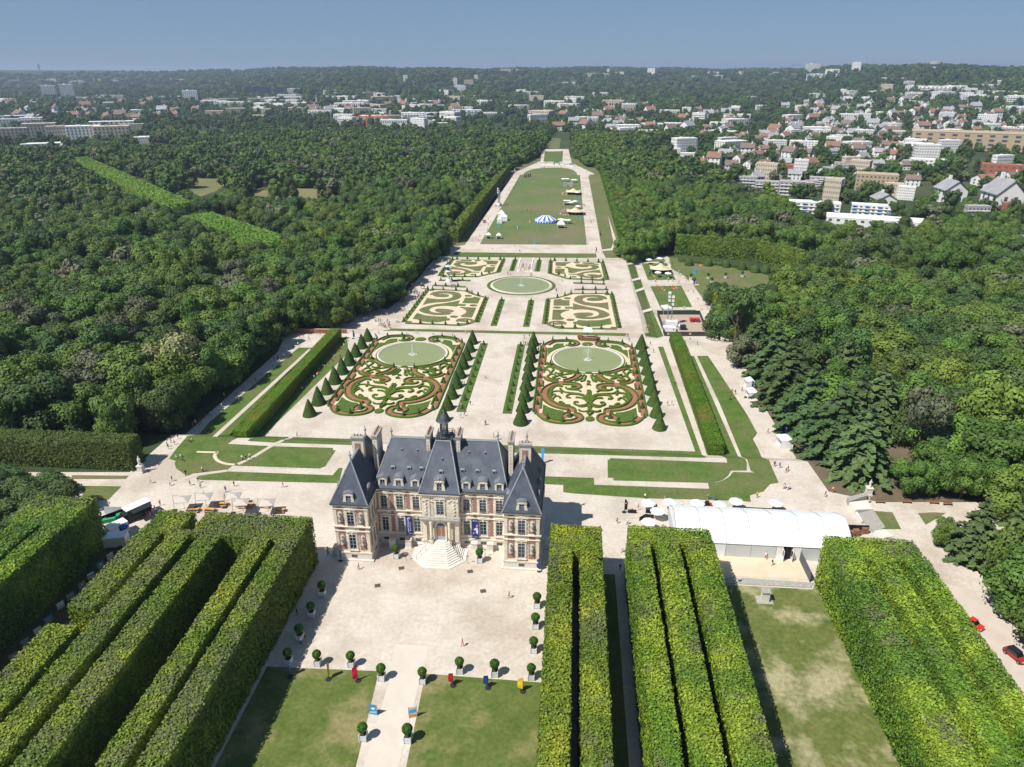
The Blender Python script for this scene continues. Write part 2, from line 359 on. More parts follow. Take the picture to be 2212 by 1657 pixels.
grass('hedge_floor', [(61.5,30),(61.5,94),(74,94),(74,30)], FLOOR, .03)
# beds round the castle: left
grass('bed_lawn', pp('S', [(575,1280),(640,1190),(940,950),(1500,480),(1770,255),(1980,258),(2212,150),(2230,300),(1440,1072),(1160,1110),(1115,1143),(1530,1165),(2085,1180),(2085,1200),(2112,1203),(2012,1350),(1960,1370),(1160,1343),(1112,1380),(720,1425),(640,1370),(625,1320),(640,1300)]), GRASS)
grass('bed_lawn', pp('S', [(850,1440),(1110,1397),(2082,1432),(2140,1365),(2175,1365),(2140,1505),(870,1475),(820,1465)]), GRASS)
grass('bed_lawn', pp('S', [(1300,1116),(1450,1072),(2300,1098),(2300,1155),(1560,1132)]), GRASS)
def path_strip(c, pts, w, m=GRAVEL2, lift=.05, sm_=True):
    P = pp(c, pts); P = smooth(P, 5) if sm_ else P
    a, b = ribbon(P, w); me = MB()
    for i in range(len(a)-1):
        q = [a[i], b[i], b[i+1], a[i+1]]
        me.add([(v.x, v.y, zt(v.x, v.y)+lift) for v in q], [(0,1,2,3)], m)
    return me.obj('footpath', kind='structure')
path_strip('S', [(845,1217),(1880,268)], 1.1, GRAVEL3, sm_=False); path_strip('S', [(835,1217),(1025,1223)], .7, sm_=False)
path_strip('S', [(1020,1222),(995,1250),(1020,1295),(1090,1325),(1180,1335)], .7)
path_strip('S', [(1210,1330),(1340,1270),(1480,1185),(1560,1140),(1640,1105),(1700,1075)], .9, GRAVEL3)
path_strip('S', [(700,1470),(860,1425),(1000,1405),(1110,1390)], .9, GRAVEL3)
grass('corner_lawn', pp('V', [(-100,178),(257,183),(140,305),(0,318),(-100,320)]), GRASS)
grass('corner_lawn', pp('V', [(-200,80),(325,85),(300,115),(-200,115)]), GRASSP)
grass('bed_lawn', pp('F', [(1174,962),(1560,990),(1502,975),(1495,955),(1340,742),(1350,742)]) if 0 else pp('3', [(180,1038),(1785,1092),(1475,222),(1520,222),(1885,1140),(1860,1145),(180,1098)]), GRASS)
grass('bed_lawn', pp('3', [(1075,1147),(2050,1185),(2212,1230),(2212,1250),(2080,1250),(2060,1290),(2010,1330),(1940,1350),(1870,1352),(1110,1332),(1100,1310),(1060,1310),(1058,1160),(1075,1160)]), GRASS)
grass('bed_lawn', pp('3', [(535,1298),(943,1312),(947,1368),(1900,1402),(1890,1352),(1950,1350),(2010,1335),(2070,1300),(2100,1262),(2212,1265)])+pp('N', [(235,870),(0,400),(0,210),(60,330),(260,700),(405,940),(345,950),(300,1000),(205,1028),(213,1072)])+pp('3', [(2100,1500),(1750,1490),(1375,1480),(780,1440),(690,1430),(690,1370),(535,1362)]), GRASS)
grass('bed_lawn', pp('3', [(1660,300),(1775,300),(2212,1180),(2212,1230),(2050,1185),(2030,1140)]), GRASS)
grass('bed_lawn', pp('3', [(1800,300),(1890,298),(1960,400),(2212,780),(2300,940)])+pp('N', [(180,700),(235,868),(212,860),(100,600),(0,400)]), GRASS)
grass('bed_lawn', pp('N', [(1060,1135),(1190,1145),(1250,1260),(1130,1262)]), GRASSP); grass('bed_lawn', pp('N', [(1365,1150),(1480,1145),(1560,1150),(1420,1230)]), GRASSP)
# bank strips (grass slopes between the terraces)
grass('grass_bank', pp('4', [(255,630),(300,612),(1200,632),(1925,645),(1925,665),(1200,648)]), GRASS)
grass('grass_bank', pp('4', [(700,118),(755,85),(1725,95),(1728,122)]), GRASS)
grass('grass_bank', pp('6', [(165,285),(250,283),(300,445),(220,470)])+[], GRASS)
grass('grass_bank', pp('6', [(140,240),(250,255),(255,262),(160,278)]), GRASS)
grass('grass_bank', pp('6', [(230,495),(325,470),(355,563),(262,597)]), GRASS); grass('grass_bank', pp('6', [(268,622),(365,592),(443,805),(345,840)]), GRASS)
grass('grass_bank', pp('6', [(355,868),(465,840),(595,1140),(385,1140),(370,1110),(420,1100)]), GRASS)
# low right garden
grass('garden_lawn', pp('6', [(335,280),(635,275),(740,470),(410,475)]), GRASS); grass('garden_lawn', pp('6', [(440,550),(805,542),(935,795),(555,800)]), GRASS)
grass('garden_lawn', pp('6', [(700,832),(975,828),(1000,880),(590,885),(570,850)]), GRASS); grass('garden_lawn', pp('6', [(345,240),(600,220),(620,255),(340,262)]), GRASS)
grass('garden_lawn', pp('6', [(780,300),(1000,310),(1300,335),(1600,385),(1720,420),(1300,465),(870,468)]), GRASSP); grass('garden_lawn', pp('6', [(950,540),(1160,530),(1130,745),(1095,745)]), GRASSP)
grass('garden_lawn', pp('F', [(1445,555),(1540,570),(1640,590),(1700,610),(1640,640),(1520,620),(1450,580)]), GRASSP, .02)
grass('hedge_foot_grass', pp('5', [(1500,380),(1560,380),(1640,600),(1720,1000),(1700,1060),(1620,700)]), GRASSP, .02)
grass('garden_lawn', pp('4', [(1765,78),(1905,65),(1912,124),(1790,124)]), GRASSP); grass('garden_lawn', pp('5', [(1490,390),(1530,390),(1570,480),(1640,700),(1700,1060),(1615,1070)]), GRASSP)
grass('garden_lawn', pp('5', [(350,1030),(740,390),(790,370),(770,420),(200,1050),(125,1080),(120,1060)]), GRASSP)
# great lawn and beyond
GL = pp('5', [(490,1022),(862,382),(890,380),(905,360)])+smooth(pp('5', [(905,360),(960,335),(1050,321),(1150,318),(1260,320),(1340,335),(1380,365),(1385,385)]), 4)+pp('5', [(1413,385),(1440,700),(1475,1028)])
grass('great_lawn', GL, GRASSL)
grass('avenue_lawn', pp('5', [(1090,168),(1257,165),(1250,270),(1235,290),(1075,275)]), GRASS); grass('avenue_lawn', pp('5', [(1065,45),(1235,45),(1225,140),(1135,140)]), GRASSP)
grass('meadow', pp('a', [(1120,790),(1260,800),(1440,805),(1450,830),(1380,880),(1280,915),(1230,890),(1190,830)]), mat('dry meadow', (.22,.19,.08), .9, (.13,.15,.06), .02))
grass('meadow', pp('a', [(1540,915),(1640,865),(1900,860),(2120,870),(2212,870),(2150,915),(1950,935),(1700,930)]), MATS['dry meadow'])
grass('sports_field', pp('a', [(1150,520),(1270,500),(1520,495),(1480,515),(1250,535)]), GRASSR)
# second garden parterres
def mx(P): return [(-p[0], p[1]) for p in P]
def parterre2(label, c, outer, inner, greens, ells, sands, mir):
    f = (lambda P: mx(P)) if mir else (lambda P: P)
    t = thing('turf_parterre', label, 'parterre', group='turf scroll parterres')
    sheet('border_turf', f(outer), GRASS, .045, t); sheet('sand_bed', f(inner), GRAVEL2, .075, t)
    for g in greens: sheet('turf_panel', f(g), GRASSP, .10, t)
    for e in ells: sheet('turf_panel', f(e), GRASSP, .135, t)
    for P, w0, w1 in sands:
        a, b = ribbon(smooth(P, 6), w0, w1); sheet('sand_scroll', f([tuple(v) for v in a]+[tuple(v) for v in b][::-1]), GRAVEL2, .12, t)
    return t
A5 = lambda P: pp('p5', P); A4 = lambda P: pp('p4', P); EL = lambda c, x, y, rx, ry: pp(c, ellipse(x, y, rx, ry))
p5o = A5([(170,395),(440,360),(600,320),(740,258),(1725,250),(1720,275),(1840,285),(2035,1115),(1905,1115),(1905,1155),(500,1130),(350,1095),(230,1045),(185,1015),(75,1015)])
p5i = A5([(295,408),(430,395),(640,345),(850,285),(1610,285),(1615,310),(1730,315),(1890,1080),(1755,1085),(1755,1115),(640,1098),(600,1075),(232,975)])
p5g = [A5(P) for P in [[(370,420),(540,400),(580,425),(650,435),(752,430),(752,572),(360,565)],
 [(345,665),(750,665),(750,705),(660,745),(635,790),(670,840),(740,862),(650,875),(605,895),(590,914),(325,912)],
 [(855,425),(880,370),(960,325),(1120,303),(1320,300),(1500,310),(1620,340),(1672,385),(1660,420),(1620,445),(1690,490),(1715,675),(1600,630),(1450,598),(1310,580),(1100,550),(960,505),(880,465)],
 [(838,505),(980,548),(1230,605),(1420,640),(1580,690),(1700,745),(1742,790),(1690,830),(1560,868),(1300,898),(1080,895),(930,870),(850,830),(838,690),(838,645),(640,643),(640,595),(838,595)],
 [(960,915),(1150,930),(1500,920),(1750,870),(1785,1025),(1650,1035),(1500,1075),(1250,1087),(1050,1065),(920,1020),(840,1010),(840,965),(930,955)],
 [(200,1015),(260,960),(350,938),(500,932),(620,950),(690,990),(660,1030),(600,1060),(630,1080),(500,1110),(350,1090),(250,1050)]]]
p5e = [EL('p5', 700,388,90,23), EL('p5', 447,614,97,26), EL('p5', 777,914,103,28)]
p5e2 = EL('p5', 1072,787,228,50)
p5s = [(A5([(1450,377),(1300,366),(1170,382),(1120,420),(1180,462),(1330,480),(1500,478),(1620,460),(1700,430)]), .3, 3.6),
       (A5([(1080,822),(1220,832),(1340,820),(1405,775),(1340,725),(1180,702),(1020,702),(860,720),(740,760),(720,800),(800,850)]), .3, 6.0), (A5([(480,982),(370,985),(330,1015),(400,1045),(520,1048),(640,1040)]), .2, 1.6)]
parterre2('turf parterre with S scroll, nearer of the two right of the round pond', 'p5', p5o, p5i, p5g, p5e+[p5e2], p5s, False)
parterre2('turf parterre with S scroll, nearer of the two left of the round pond', 'p5', p5o, p5i, p5g, p5e+[p5e2], p5s, True)
p4o = A4([(420,250),(2030,265),(1875,645),(1200,790),(120,790),(125,760),(-10,750)]); p4i = A4([(505,285),(620,285),(630,270),(1800,272),(1805,290),(1895,295),(1735,630),(1200,755),(270,745),(260,720),(180,715)])
p4g = [A4(P) for P in [[(530,348),(560,310),(690,300),(700,282),(1010,282),(1020,310),(1040,322),(800,328),(620,340)], [(1370,290),(1815,310),(1755,415),(1470,412),(1390,380),(1320,345)],
 [(470,412),(520,370),(640,345),(900,335),(1150,345),(1300,365),(1390,400),(1390,425),(1460,440),(1455,472),(1360,475),(1270,610),(1120,610),(1050,575),(900,530),(760,508),(560,480)],
 [(435,475),(700,528),(880,565),(1020,625),(1260,640),(1240,658),(1010,658),(880,705),(700,728),(450,733),(280,700),(260,660),(330,580)], [(1450,492),(1725,495),(1650,630),(1380,645),(1370,640)]]]
p4s = [(A4([(930,380),(790,388),(735,415),(860,445),(1050,450),(1230,425),(1320,388),(1260,355),(1180,350)]), .3, 6.0), (A4([(560,685),(690,672),(770,635),(680,605),(500,592),(330,605)]), .3, 3.4)]
for mir, sd_ in ((False, 'left'), (True, 'right')):
    parterre2('turf parterre with S scroll, farther of the two %s of the round pond' % sd_, 'p4', p4o, p4i, p4g, [EL('p4',1190,303,100,22), EL('p4',1645,457,87,18), EL('p4',1060,715,92,22), EL('p4',1000,385,190,38)], p4s, mir)
for P in (A5([(862,187),(890,152),(1700,157),(1712,187)]), A4([(30,900),(65,862),(1005,868),(965,910)])):
    for Q in (P, mx(P)): grass('turf_strip', Q, GRASS, .045)
A4b = pp('p3', [(775,128),(800,92),(1545,100),(1555,132)])
for P, nm in (((4.5,6.7,229.5,260.3), 1), ((4.5,6.7,302.4,323.0), 2), ((4.6,6.9,156.2,204.5), 3)):
    for s_ in (1, -1): grass('turf_strip', [(s_*P[0],P[2]),(s_*P[1],P[2]),(s_*P[1],P[3]),(s_*P[0],P[3])], GRASSR, .045)
# ponds
def ring(name, cx, cy, r0, r1, z0, z1, m, parent, n=72):
    me = MB(); a = [(cx+r*cos(2*pi*i/n), cy+r*sin(2*pi*i/n), z) for r, z in ((r0,z0),(r0,z1),(r1,z1),(r1,z0)) for i in range(n)]
    f = [(k*n+i, k*n+(i+1)%n, ((k+1)%4)*n+(i+1)%n, ((k+1)%4)*n+i) for k in range(4) for i in range(n)]
    return me.add(a, [q[::-1] for q in f], m).obj(name, parent)
def pond(cx, cy, r, z, label, grassr, jet):
    t = thing('round_pond', label, 'pond', (cx, cy, z))
    if grassr > 1: ring('grass_ring', 0, 0, r+.9, r+grassr, -.02, .06, GRASSR, t); ring('gravel_ring', 0,0, r+.4, r+.9, -.02,.055, GRAVEL2, t)
    else: ring('gravel_ring', 0, 0, r+.75, r+1.9, -.02, .07, GRAVEL2, t); ring('box_edging', 0, 0, r+.45, r+.8, -.02, .22, BOX, t)
    ring('stone_rim', 0, 0, r, r+.45, -.1, .30, STONEW, t)
    MB().lathe([(r+.05,-.1),(r+.05,.06)], WATER, 72).obj('water', t)
    ring('stone_step', 0, 0, r-.35, r+.02, -.1, .14, STONEG, t)
    f = thing('fountain', 'white water jet in the %s' % label.split(' below')[0], 'fountain', (cx, cy, z)); f['label'] = jet[1]
    m = MB(); rr = random.Random(int(cx))
    for i in range(170):
        h = rr.random()**.7*jet[0]; a = rr.random()*2*pi; q = rr.random()*.22*(1.1-h/jet[0])+.03
        c = (q*cos(a), q*sin(a), .05+h); s_ = .03+.035*rr.random()
        m.ball(c, s_, SPRAY, 4, 3, 1.8)
    for i in range(110):
        a = rr.random()*2*pi; q = .3+rr.random()*1.0; m.ball((q*cos(a), q*sin(a), .07), .05+.09*rr.random(), SPRAY, 5, 3, .3)
    m.obj('water_jet', f, kind='stuff'); MB().lathe([(.12,-.05),(.10,.25)], DARK, 8).obj('nozzle', f)
pond(-25.9, 193.6, 10.0, -2.5, 'round pond with low fountain in the left embroidery parterre', 0, (3.0, 'low spraying fountain in the pond of the left embroidery parterre'))
pond(26.0, 193.6, 10.0, -2.5, 'round pond with tall fountain in the right embroidery parterre', 0, (4.6, 'tall narrow fountain in the pond of the right embroidery parterre'))
pond(0.25, 280.3, 11.7, -5.5, 'large round pond ringed with grass on the garden axis', 2.3, (3.6, 'fountain in the middle of the large grass ringed pond'))
# embroidery parterres
BC = 26.0
def loc1(P):   # p1 crop pixel -> local (right parterre left half)
    out = []
    for x, y in P:
        g = at('p1', x, y); out.append((g.x-BC, g.y))
    return out
def box_ribbon(mb, P, w, h, m=BOX, w1=None):
    a, b = ribbon(P, w, w1); z = -2.5; n = len(a)
    vs = [(p.x, p.y, z) for p in a]+[(p.x, p.y, z+h) for p in a]+[(p.x, p.y, z+h) for p in b]+[(p.x, p.y, z) for p in b]
    fs = []
    for i in range(n-1):
        for k in range(3): fs.append((k*n+i, k*n+i+1, (k+1)*n+i+1, (k+1)*n+i))
    fs += [(0, n, 2*n, 3*n), (3*n-1+n, 3*n-1, 2*n-1, n-1)]
    mb.add(vs, fs, m)
REDS = [([(238,185),(105,1395)], 1.30, 1.30), ([(300,168),(360,130),(450,105),(600,96),(740,99),(825,118),(848,148),(800,178),(720,182),(662,168)], .95, .8),
 ([(250,520),(330,527),(420,560),(560,622),(700,660),(850,688)], .75, .9), ([(862,700),(850,740),(780,788),(650,828),(550,838),(430,832),(330,808),(285,772),(262,745)], 1.15, .8),
 ([(720,955),(770,965),(850,955),(872,930),(845,905),(760,885),(650,880),(555,878),(440,895),(340,935),(270,990),(243,1060),(262,1130),(330,1210),(440,1275),(560,1312),(690,1335),(745,1350),(740,1395)], 1.0, 1.45),
 ([(165,1415),(215,1470),(300,1530),(430,1568),(580,1582),(740,1577),(860,1545),(895,1500),(860,1455),(760,1432),(660,1443),(618,1475),(650,1505)], 1.35, 1.0),
 ([(555,830),(555,885)], 1.3, 1.3), ([(195,1078),(250,1075)], .8, .8), ([(205,757),(262,745)], .6, .6)]
SCR = [([(540,965),(560,1000),(620,1035),(720,1050),(820,1060),(920,1075),(1000,1110),(1050,1170),(1075,1240)], .5), ([(730,1140),(680,1140),(655,1115),(690,1085),(760,1075),(880,1085),(960,1110),(1020,1170),(1060,1240)], .55),
 ([(820,1135),(900,1140),(980,1165),(1040,1220),(1070,1260)], .6), ([(870,1225),(820,1215),(795,1238),(830,1270),(900,1285),(980,1275),(1040,1250)], .6), ([(870,1297),(950,1307),(1020,1290),(1060,1260)], .4),
 ([(880,1360),(910,1385),(980,1395),(1040,1380),(1068,1340),(1050,1290)], .45), ([(580,935),(500,922),(430,938),(380,985),(352,1050),(352,1120),(400,1195),(480,1245),(600,1272),(720,1280)], .75),
 ([(570,1062),(548,1028),(480,1020),(400,1035),(360,1080)], .5), ([(455,1080),(400,1085),(370,1120)], .45), ([(545,1152),(520,1122),(460,1112),(410,1150),(400,1180)], .45), ([(520,1225),(560,1222),(610,1255)], .7),
 ([(640,950),(665,975),(720,992),(800,998),(870,1005),(920,1028)], .45), ([(300,602),(292,582),(330,577),(390,592),(420,622),(380,670),(355,720)], .5), ([(270,630),(330,642),(355,690)], .4), ([(445,682),(500,700),(565,692),(575,660),(525,655)], .45),
 ([(320,755),(355,790),(450,802),(540,790)], .45), ([(325,735),(365,713),(430,717),(462,745),(400,768)], .4), ([(400,782),(480,748),(600,722),(700,708),(750,702)], .6), ([(560,748),(600,768),(655,768)], .6),
 ([(805,835),(870,820),(930,790),(945,750),(985,725)], .5), ([(912,843),(968,830),(990,790),(1012,740)], .5), ([(995,690),(1060,690)], .35), ([(1045,850),(1092,850)], .5), ([(1045,893),(1095,910)], .5), ([(1030,1020),(1085,1030)], .5),
 ([(1085,1020),(1088,1090)], .55), ([(1088,1090),(1085,1170)], .95), ([(1085,1170),(1088,1250)], .5), ([(1095,1365),(1035,1415),(1100,1465)], .45), ([(1095,1290),(1095,1335)], .5)]
LWN = [[(312,215),(398,215),(415,175),(470,143),(600,138),(600,165),(625,190),(720,213),(560,262),(440,330),(388,400),(378,440),(385,490),(300,487)],
       [(225,1250),(350,1310),(480,1350),(605,1368),(605,1430),(560,1480),(600,1530),(430,1545),(330,1500),(275,1440),(255,1395),(215,1390)]]
def embroidery(cx, label):
    t = thing('embroidery_parterre', label, 'parterre', (cx, 0, 0), group='embroidery parterres behind the castle')
    sheet('sand_bed', [(-13.6,158),(-10,156),(10,156),(13.6,158),(13.6,205),(-13.6,205)], GRAVEL2, .03, t)
    hk_ = 0
    for sx in (1, -1):
        edge = MB()
        for i, (P, w0, w1) in enumerate(REDS):
            Q = loc1(P); Q = smooth(Q, 5) if len(P) > 2 else Q
            Q = [(sx*p[0], p[1]) for p in Q]
            a, b = ribbon(Q, w0, w1); z = -2.5+.06+.004*i
            sheet('red_gravel_band', [tuple(v) for v in a]+[tuple(v) for v in b][::-1], REDG, .06+.006*i, t)
            if i < 6:
                for sg in (1, -1):
                    e1, e2 = ribbon(Q, w0+.42, w1+.42); L_ = e1 if sg == 1 else e2
                    pts = []; others = []
                    for j, (P2, v0, v1) in enumerate(REDS):
                        if j != i:
                            q2 = loc1(P2); q2 = smooth(q2, 5) if len(P2) > 2 else smooth(q2, 8); others += [((sx*p[0], p[1]), (v0+v1)/2*.47) for p in q2]
                    run = []
                    for p in L_:
                        if any((p.x-o[0][0])**2+(p.y-o[0][1])**2 < o[1]**2 for o in others):
                            if len(run) > 1: box_ribbon(edge, run, .38, .42)
                            run = []
                        else: run.append(p)
                    if i == 0:
                        run = [L_[0]+(L_[-1]-L_[0])*k/24 for k in range(25)]; r2 = []
                        for p in run:
                            if any((p.x-o[0][0])**2+(p.y-o[0][1])**2 < (o[1]+.5)**2 for o in others): 
                                if len(r2) > 1: box_ribbon(edge, r2, .38, .42)
                                r2 = []
                            else: r2.append(p)
                        run = r2
                    if len(run) > 1: box_ribbon(edge, run, .38, .42)
        edge.obj('box_edging', t)
        for P, w in SCR:
            Q = smooth(loc1(P), 4) if len(P) > 2 else loc1(P); Q = [(sx*p[0], p[1]) for p in Q]
            hk_ += .005; m = MB(); box_ribbon(m, Q, w, .33+hk_, BOX, w*.75); m.obj('box_scroll', t)
        for P in LWN: sheet('lawn_panel', [(sx*p[0], p[1]) for p in loc1(P)], GRASSR, .05, t)
    for x, y, rx, ry in ((1027,160,98,32), (1097,1528,82,42)):
        P = loc1(ellipse(x, y, rx, ry, 20)); mcx = sum(p[0] for p in P)/20; MB().prism([(p[0]-mcx, p[1]) for p in P][::-1], -2.5, -2.2, BOX).obj('box_oval', t)
embroidery(-26, 'left parterre of clipped box scrolls and red gravel bands')
embroidery(26, 'right parterre of clipped box scrolls and red gravel bands')
# ------------------------------------------------------------------ the castle
CX = -0.15
castle = thing('castle', 'brick and stone castle with steep slate roofs facing the gravel court', 'castle', (CX, 0, 0))
def vbox(mb, F, u0, u1, z0, z1, d0, d1, m):     # box on a facade frame F=(origin, u dir, outward dir)
    o, u, n = F; mb.add([o+u*a+n*d+Vector((0,0,z)) for z in (z0, z1) for a, d in ((u0,d0),(u1,d0),(u1,d1),(u0,d1))], [(0,3,2,1),(4,5,6,7),(0,1,5,4),(1,2,6,5),(2,3,7,6),(3,0,4,7)], m)
def FR(x, y, ang): return (Vector((x, y, 0)), Vector((cos(ang), sin(ang), 0)), Vector((sin(ang), -cos(ang), 0)))
def window(F, u, z0, z1, w=1.12, arch=False, ped='tri', balc=False, sill=True, rows=4, par=castle):
    h = z1-z0; f = MB()
    vbox(f, F, u-w/2, u-w/2+.06, z0, z1, .02, .09, BLUEW); vbox(f, F, u+w/2-.06, u+w/2, z0, z1, .02, .09, BLUEW); vbox(f, F, u-.04, u+.04, z0, z1, .02, .11, BLUEW)
    vbox(f, F, u-w/2+.09, u+w/2-.09, z0, z0+.2 if not balc else z0+.1, .02, .08, BLUEW); vbox(f, F, u-w/2+.09, u+w/2-.09, z1-.1, z1, .02, .08, BLUEW)
    zt_ = z1-.28*h
    for k in range(rows):
        zz = z0+.35+(z1-z0-.35)*(k+.0)/rows
        if k: vbox(f, F, u-w/2+.09, u+w/2-.09, zz-.022, zz+.022, .03, .07, BLUEW if k < rows-1 else BLUEW)
    vbox(f, F, u-w/2+.09, u+w/2-.09, z1-.62, z1-.52, .03, .09, BLUEW)
    o = f.obj('window', par)
    for s_ in (-1, 1):
        g = MB(); vbox(g, F, u+s_*.05, u+s_*(w/2-.09), z0+.1, z1-.1, .012, .03, GLASS); g.obj('pane', o)
    s = MB()
    for s_ in (-1, 1):
        vbox(s, F, u+s_*(w/2+.0), u+s_*(w/2+.22), z0-.02, z1+.22, .0, .17, STONE)
        for k in range(int(h/.44)): vbox(s, F, u+s_*(w/2+.22), u+s_*(w/2+(.42 if k % 2 else .32)), z0+k*.44+.01, z0+k*.44+.42, .0, .075, STONE)
    vbox(s, F, u-w/2, u+w/2, z1, z1+.22, .0, .17, STONE); vbox(s, F, u-.13, u+.13, z1+.02, z1+.42, .17, .30, STONE)
    if ped:
        o_, uu, nn = F; hw = w/2+.38; zb = z1+.45; n = 8
        prof = [(-hw, zb), (hw, zb)]+([(0, zb+.42)] if ped == 'tri' else [(hw*cos(pi*k/n), zb+.05+.36*sin(pi*k/n)) for k in range(1, n)])
        if ped == 'tri': prof = [(-hw, zb), (hw, zb), (hw, zb+.08), (0, zb+.45), (-hw, zb+.08)]
        v = [o_+uu*(u+a)+nn*d+Vector((0,0,z)) for d in (.0, .30) for a, z in prof]; k = len(prof)
        s.add(v, [tuple(range(k)), tuple(range(k, 2*k))[::-1]]+[(i, k+i, k+(i+1)%k, (i+1)%k) for i in range(k)], STONE)
    if sill: vbox(s, F, u-w/2-.3, u+w/2+.3, z0-.2, z0-.02, .0, .28, STONE)
    s.obj('window_surround', o)
    if balc:
        b = MB(); vbox(b, F, u-w/2, u+w/2, z0+.62, z0+.68, .2, .25, DARK)
        for k in range(10): vbox(b, F, u-w/2+.06+k*(w-.1)/9.5, u-w/2+.10+k*(w-.1)/9.5, z0, z0+.62, .21, .24, GREY)
        b.obj('balcony_rail', o)
    return o
def basement(F, u):
    f = MB(); vbox(f, F, u-.48, u+.48, .62, 1.25, .13, .15, GLASS)
    for k in range(5): vbox(f, F, u-.4+k*.2-.02, u-.4+k*.2+.02, .62, 1.25, .15, .18, GREY)
    vbox(f, F, u-.58, u+.58, 1.25, 1.38, .12, .2, STONE); f.obj('basement_window', castle)
def belts(F, u0, u1, proud=0):
    m = MB()
    for z0, z1, d, mm in ((0,1.42,.12,STONEW),(0,.28,.42,STONEW),(1.42,1.66,.2,STONE),(5.72,5.88,.16,STONE),(6.55,6.68,.18,STONE),(6.68,6.82,.3,STONE),(10.02,10.16,.16,STONE),(10.66,10.8,.2,STONE),(10.8,11.02,.36,STONE)):
        vbox(m, F, u0-d*proud, u1+d*proud, z0, z1, -.02, d, mm)
    k = u0+.15; kd = 'stuff'
    while k < u1: vbox(m, F, k, k+.14, 10.68, 10.79, .2, .32, STONEG); k += .36
    m.obj('cornice', castle, kind='stuff')
def brick(F, u0, u1, z0, z1, teeth=True):
    m = MB(); vbox(m, F, u0, u1, z0, z1, .0, .035, BRICK)
    if teeth:
        k = 0; z = z0
        while z+.3 < z1:
            if k % 2 == 0: vbox(m, F, u0-.1, u0, z, z+.3, .0, .035, BRICK); vbox(m, F, u1, u1+.1, z, z+.3, .0, .035, BRICK)
            z += .3; k += 1
    m.obj('brick_panel', castle)
def rustic(F, u0, u1, ranges=((1.7,5.7),(6.9,10.0))):
    m = MB()
    for a, b in ranges:
        z = a
        while z+.3 < b: vbox(m, F, u0, u1, z, z+.36, .0, .06, STONE); z += .41
    m.obj('quoins', castle, kind='stuff')
def bust(F, u, z):
    m = MB(); o, uu, nn = F
    m.M = Matrix.Translation(o+uu*u+nn*.2)
    m.lathe([(.34,z-.9),(.30,z-.8),(.16,z-.55),(.14,z-.35),(.30,z-.3)], STONEG, 8); m.lathe([(.30,z-.3),(.33,z-.05),(.28,z+.2),(.12,z+.28),(.11,z+.36),(.17,z+.45),(.18,z+.62),(.08,z+.72)], STONEG, 8)
    m.M = None; vbox(m, F, u-.36, u+.36, z-1.05, z+.5, .03, .09, STONE); m.add([o+uu*(u+.36*cos(pi*k/8))+nn*d+Vector((0,0,z+.5+.36*sin(pi*k/8))) for d in (.03,.09) for k in range(9)], [tuple(range(9))[::-1], tuple(range(9,18))]+[(i,i+1,10+i,9+i) for i in range(8)], STONE)
    m.obj('bust_niche', castle)
WIN3 = (-9.76,-7.05,-4.26,4.28,7.06,9.80)
wall = MB(); wall.box(-11.3, 11.3, 99.5, 110.5, 0, 11.0, STONE); wall.obj('wall', castle)
wall = MB(); wall.box(-3.1, 3.1, 98.5, 99.6, 0, 11.0, STONE); wall.box(-3.1, 3.1, 110.4, 111.6, 0, 11, STONE); wall.obj('pavilion_wall', castle)
FM = FR(0, 99.5, 0)
for s_ in (-1, 1):
    a, b = (-11.1, -3.12) if s_ < 0 else (3.12, 11.1); belts(FM, a, b)
for i, u in enumerate(WIN3):
    window(FM, u, 6.98, 9.58, ped=('arc','tri')[i % 2] if i != 2 else 'arc', balc=True, sill=False); window(FM, u, 2.42, 5.28, ped=('tri','arc')[i % 2]); basement(FM, u)
for c in (-8.42, -5.66, 5.66, 8.42):
    brick(FM, c-.27, c+.27, 7.0, 9.95); brick(FM, c-.27, c+.27, 2.3, 5.7); brick(FM, c-.27, c+.27, 5.9, 6.52, False); brick(FM, c-.3, c+.3, 10.2, 10.62, False)
for s_ in (-1, 1): brick(FM, s_*3.36-.12, s_*3.36+.12, 7.0, 9.95, 0); brick(FM, s_*3.36-.12, s_*3.36+.12, 2.3, 5.7, 0); brick(FM, s_*10.85-.15, s_*10.85+.15, 7.0, 9.95, 0); brick(FM, s_*10.85-.15, s_*10.85+.15, 2.3, 5.7, 0)
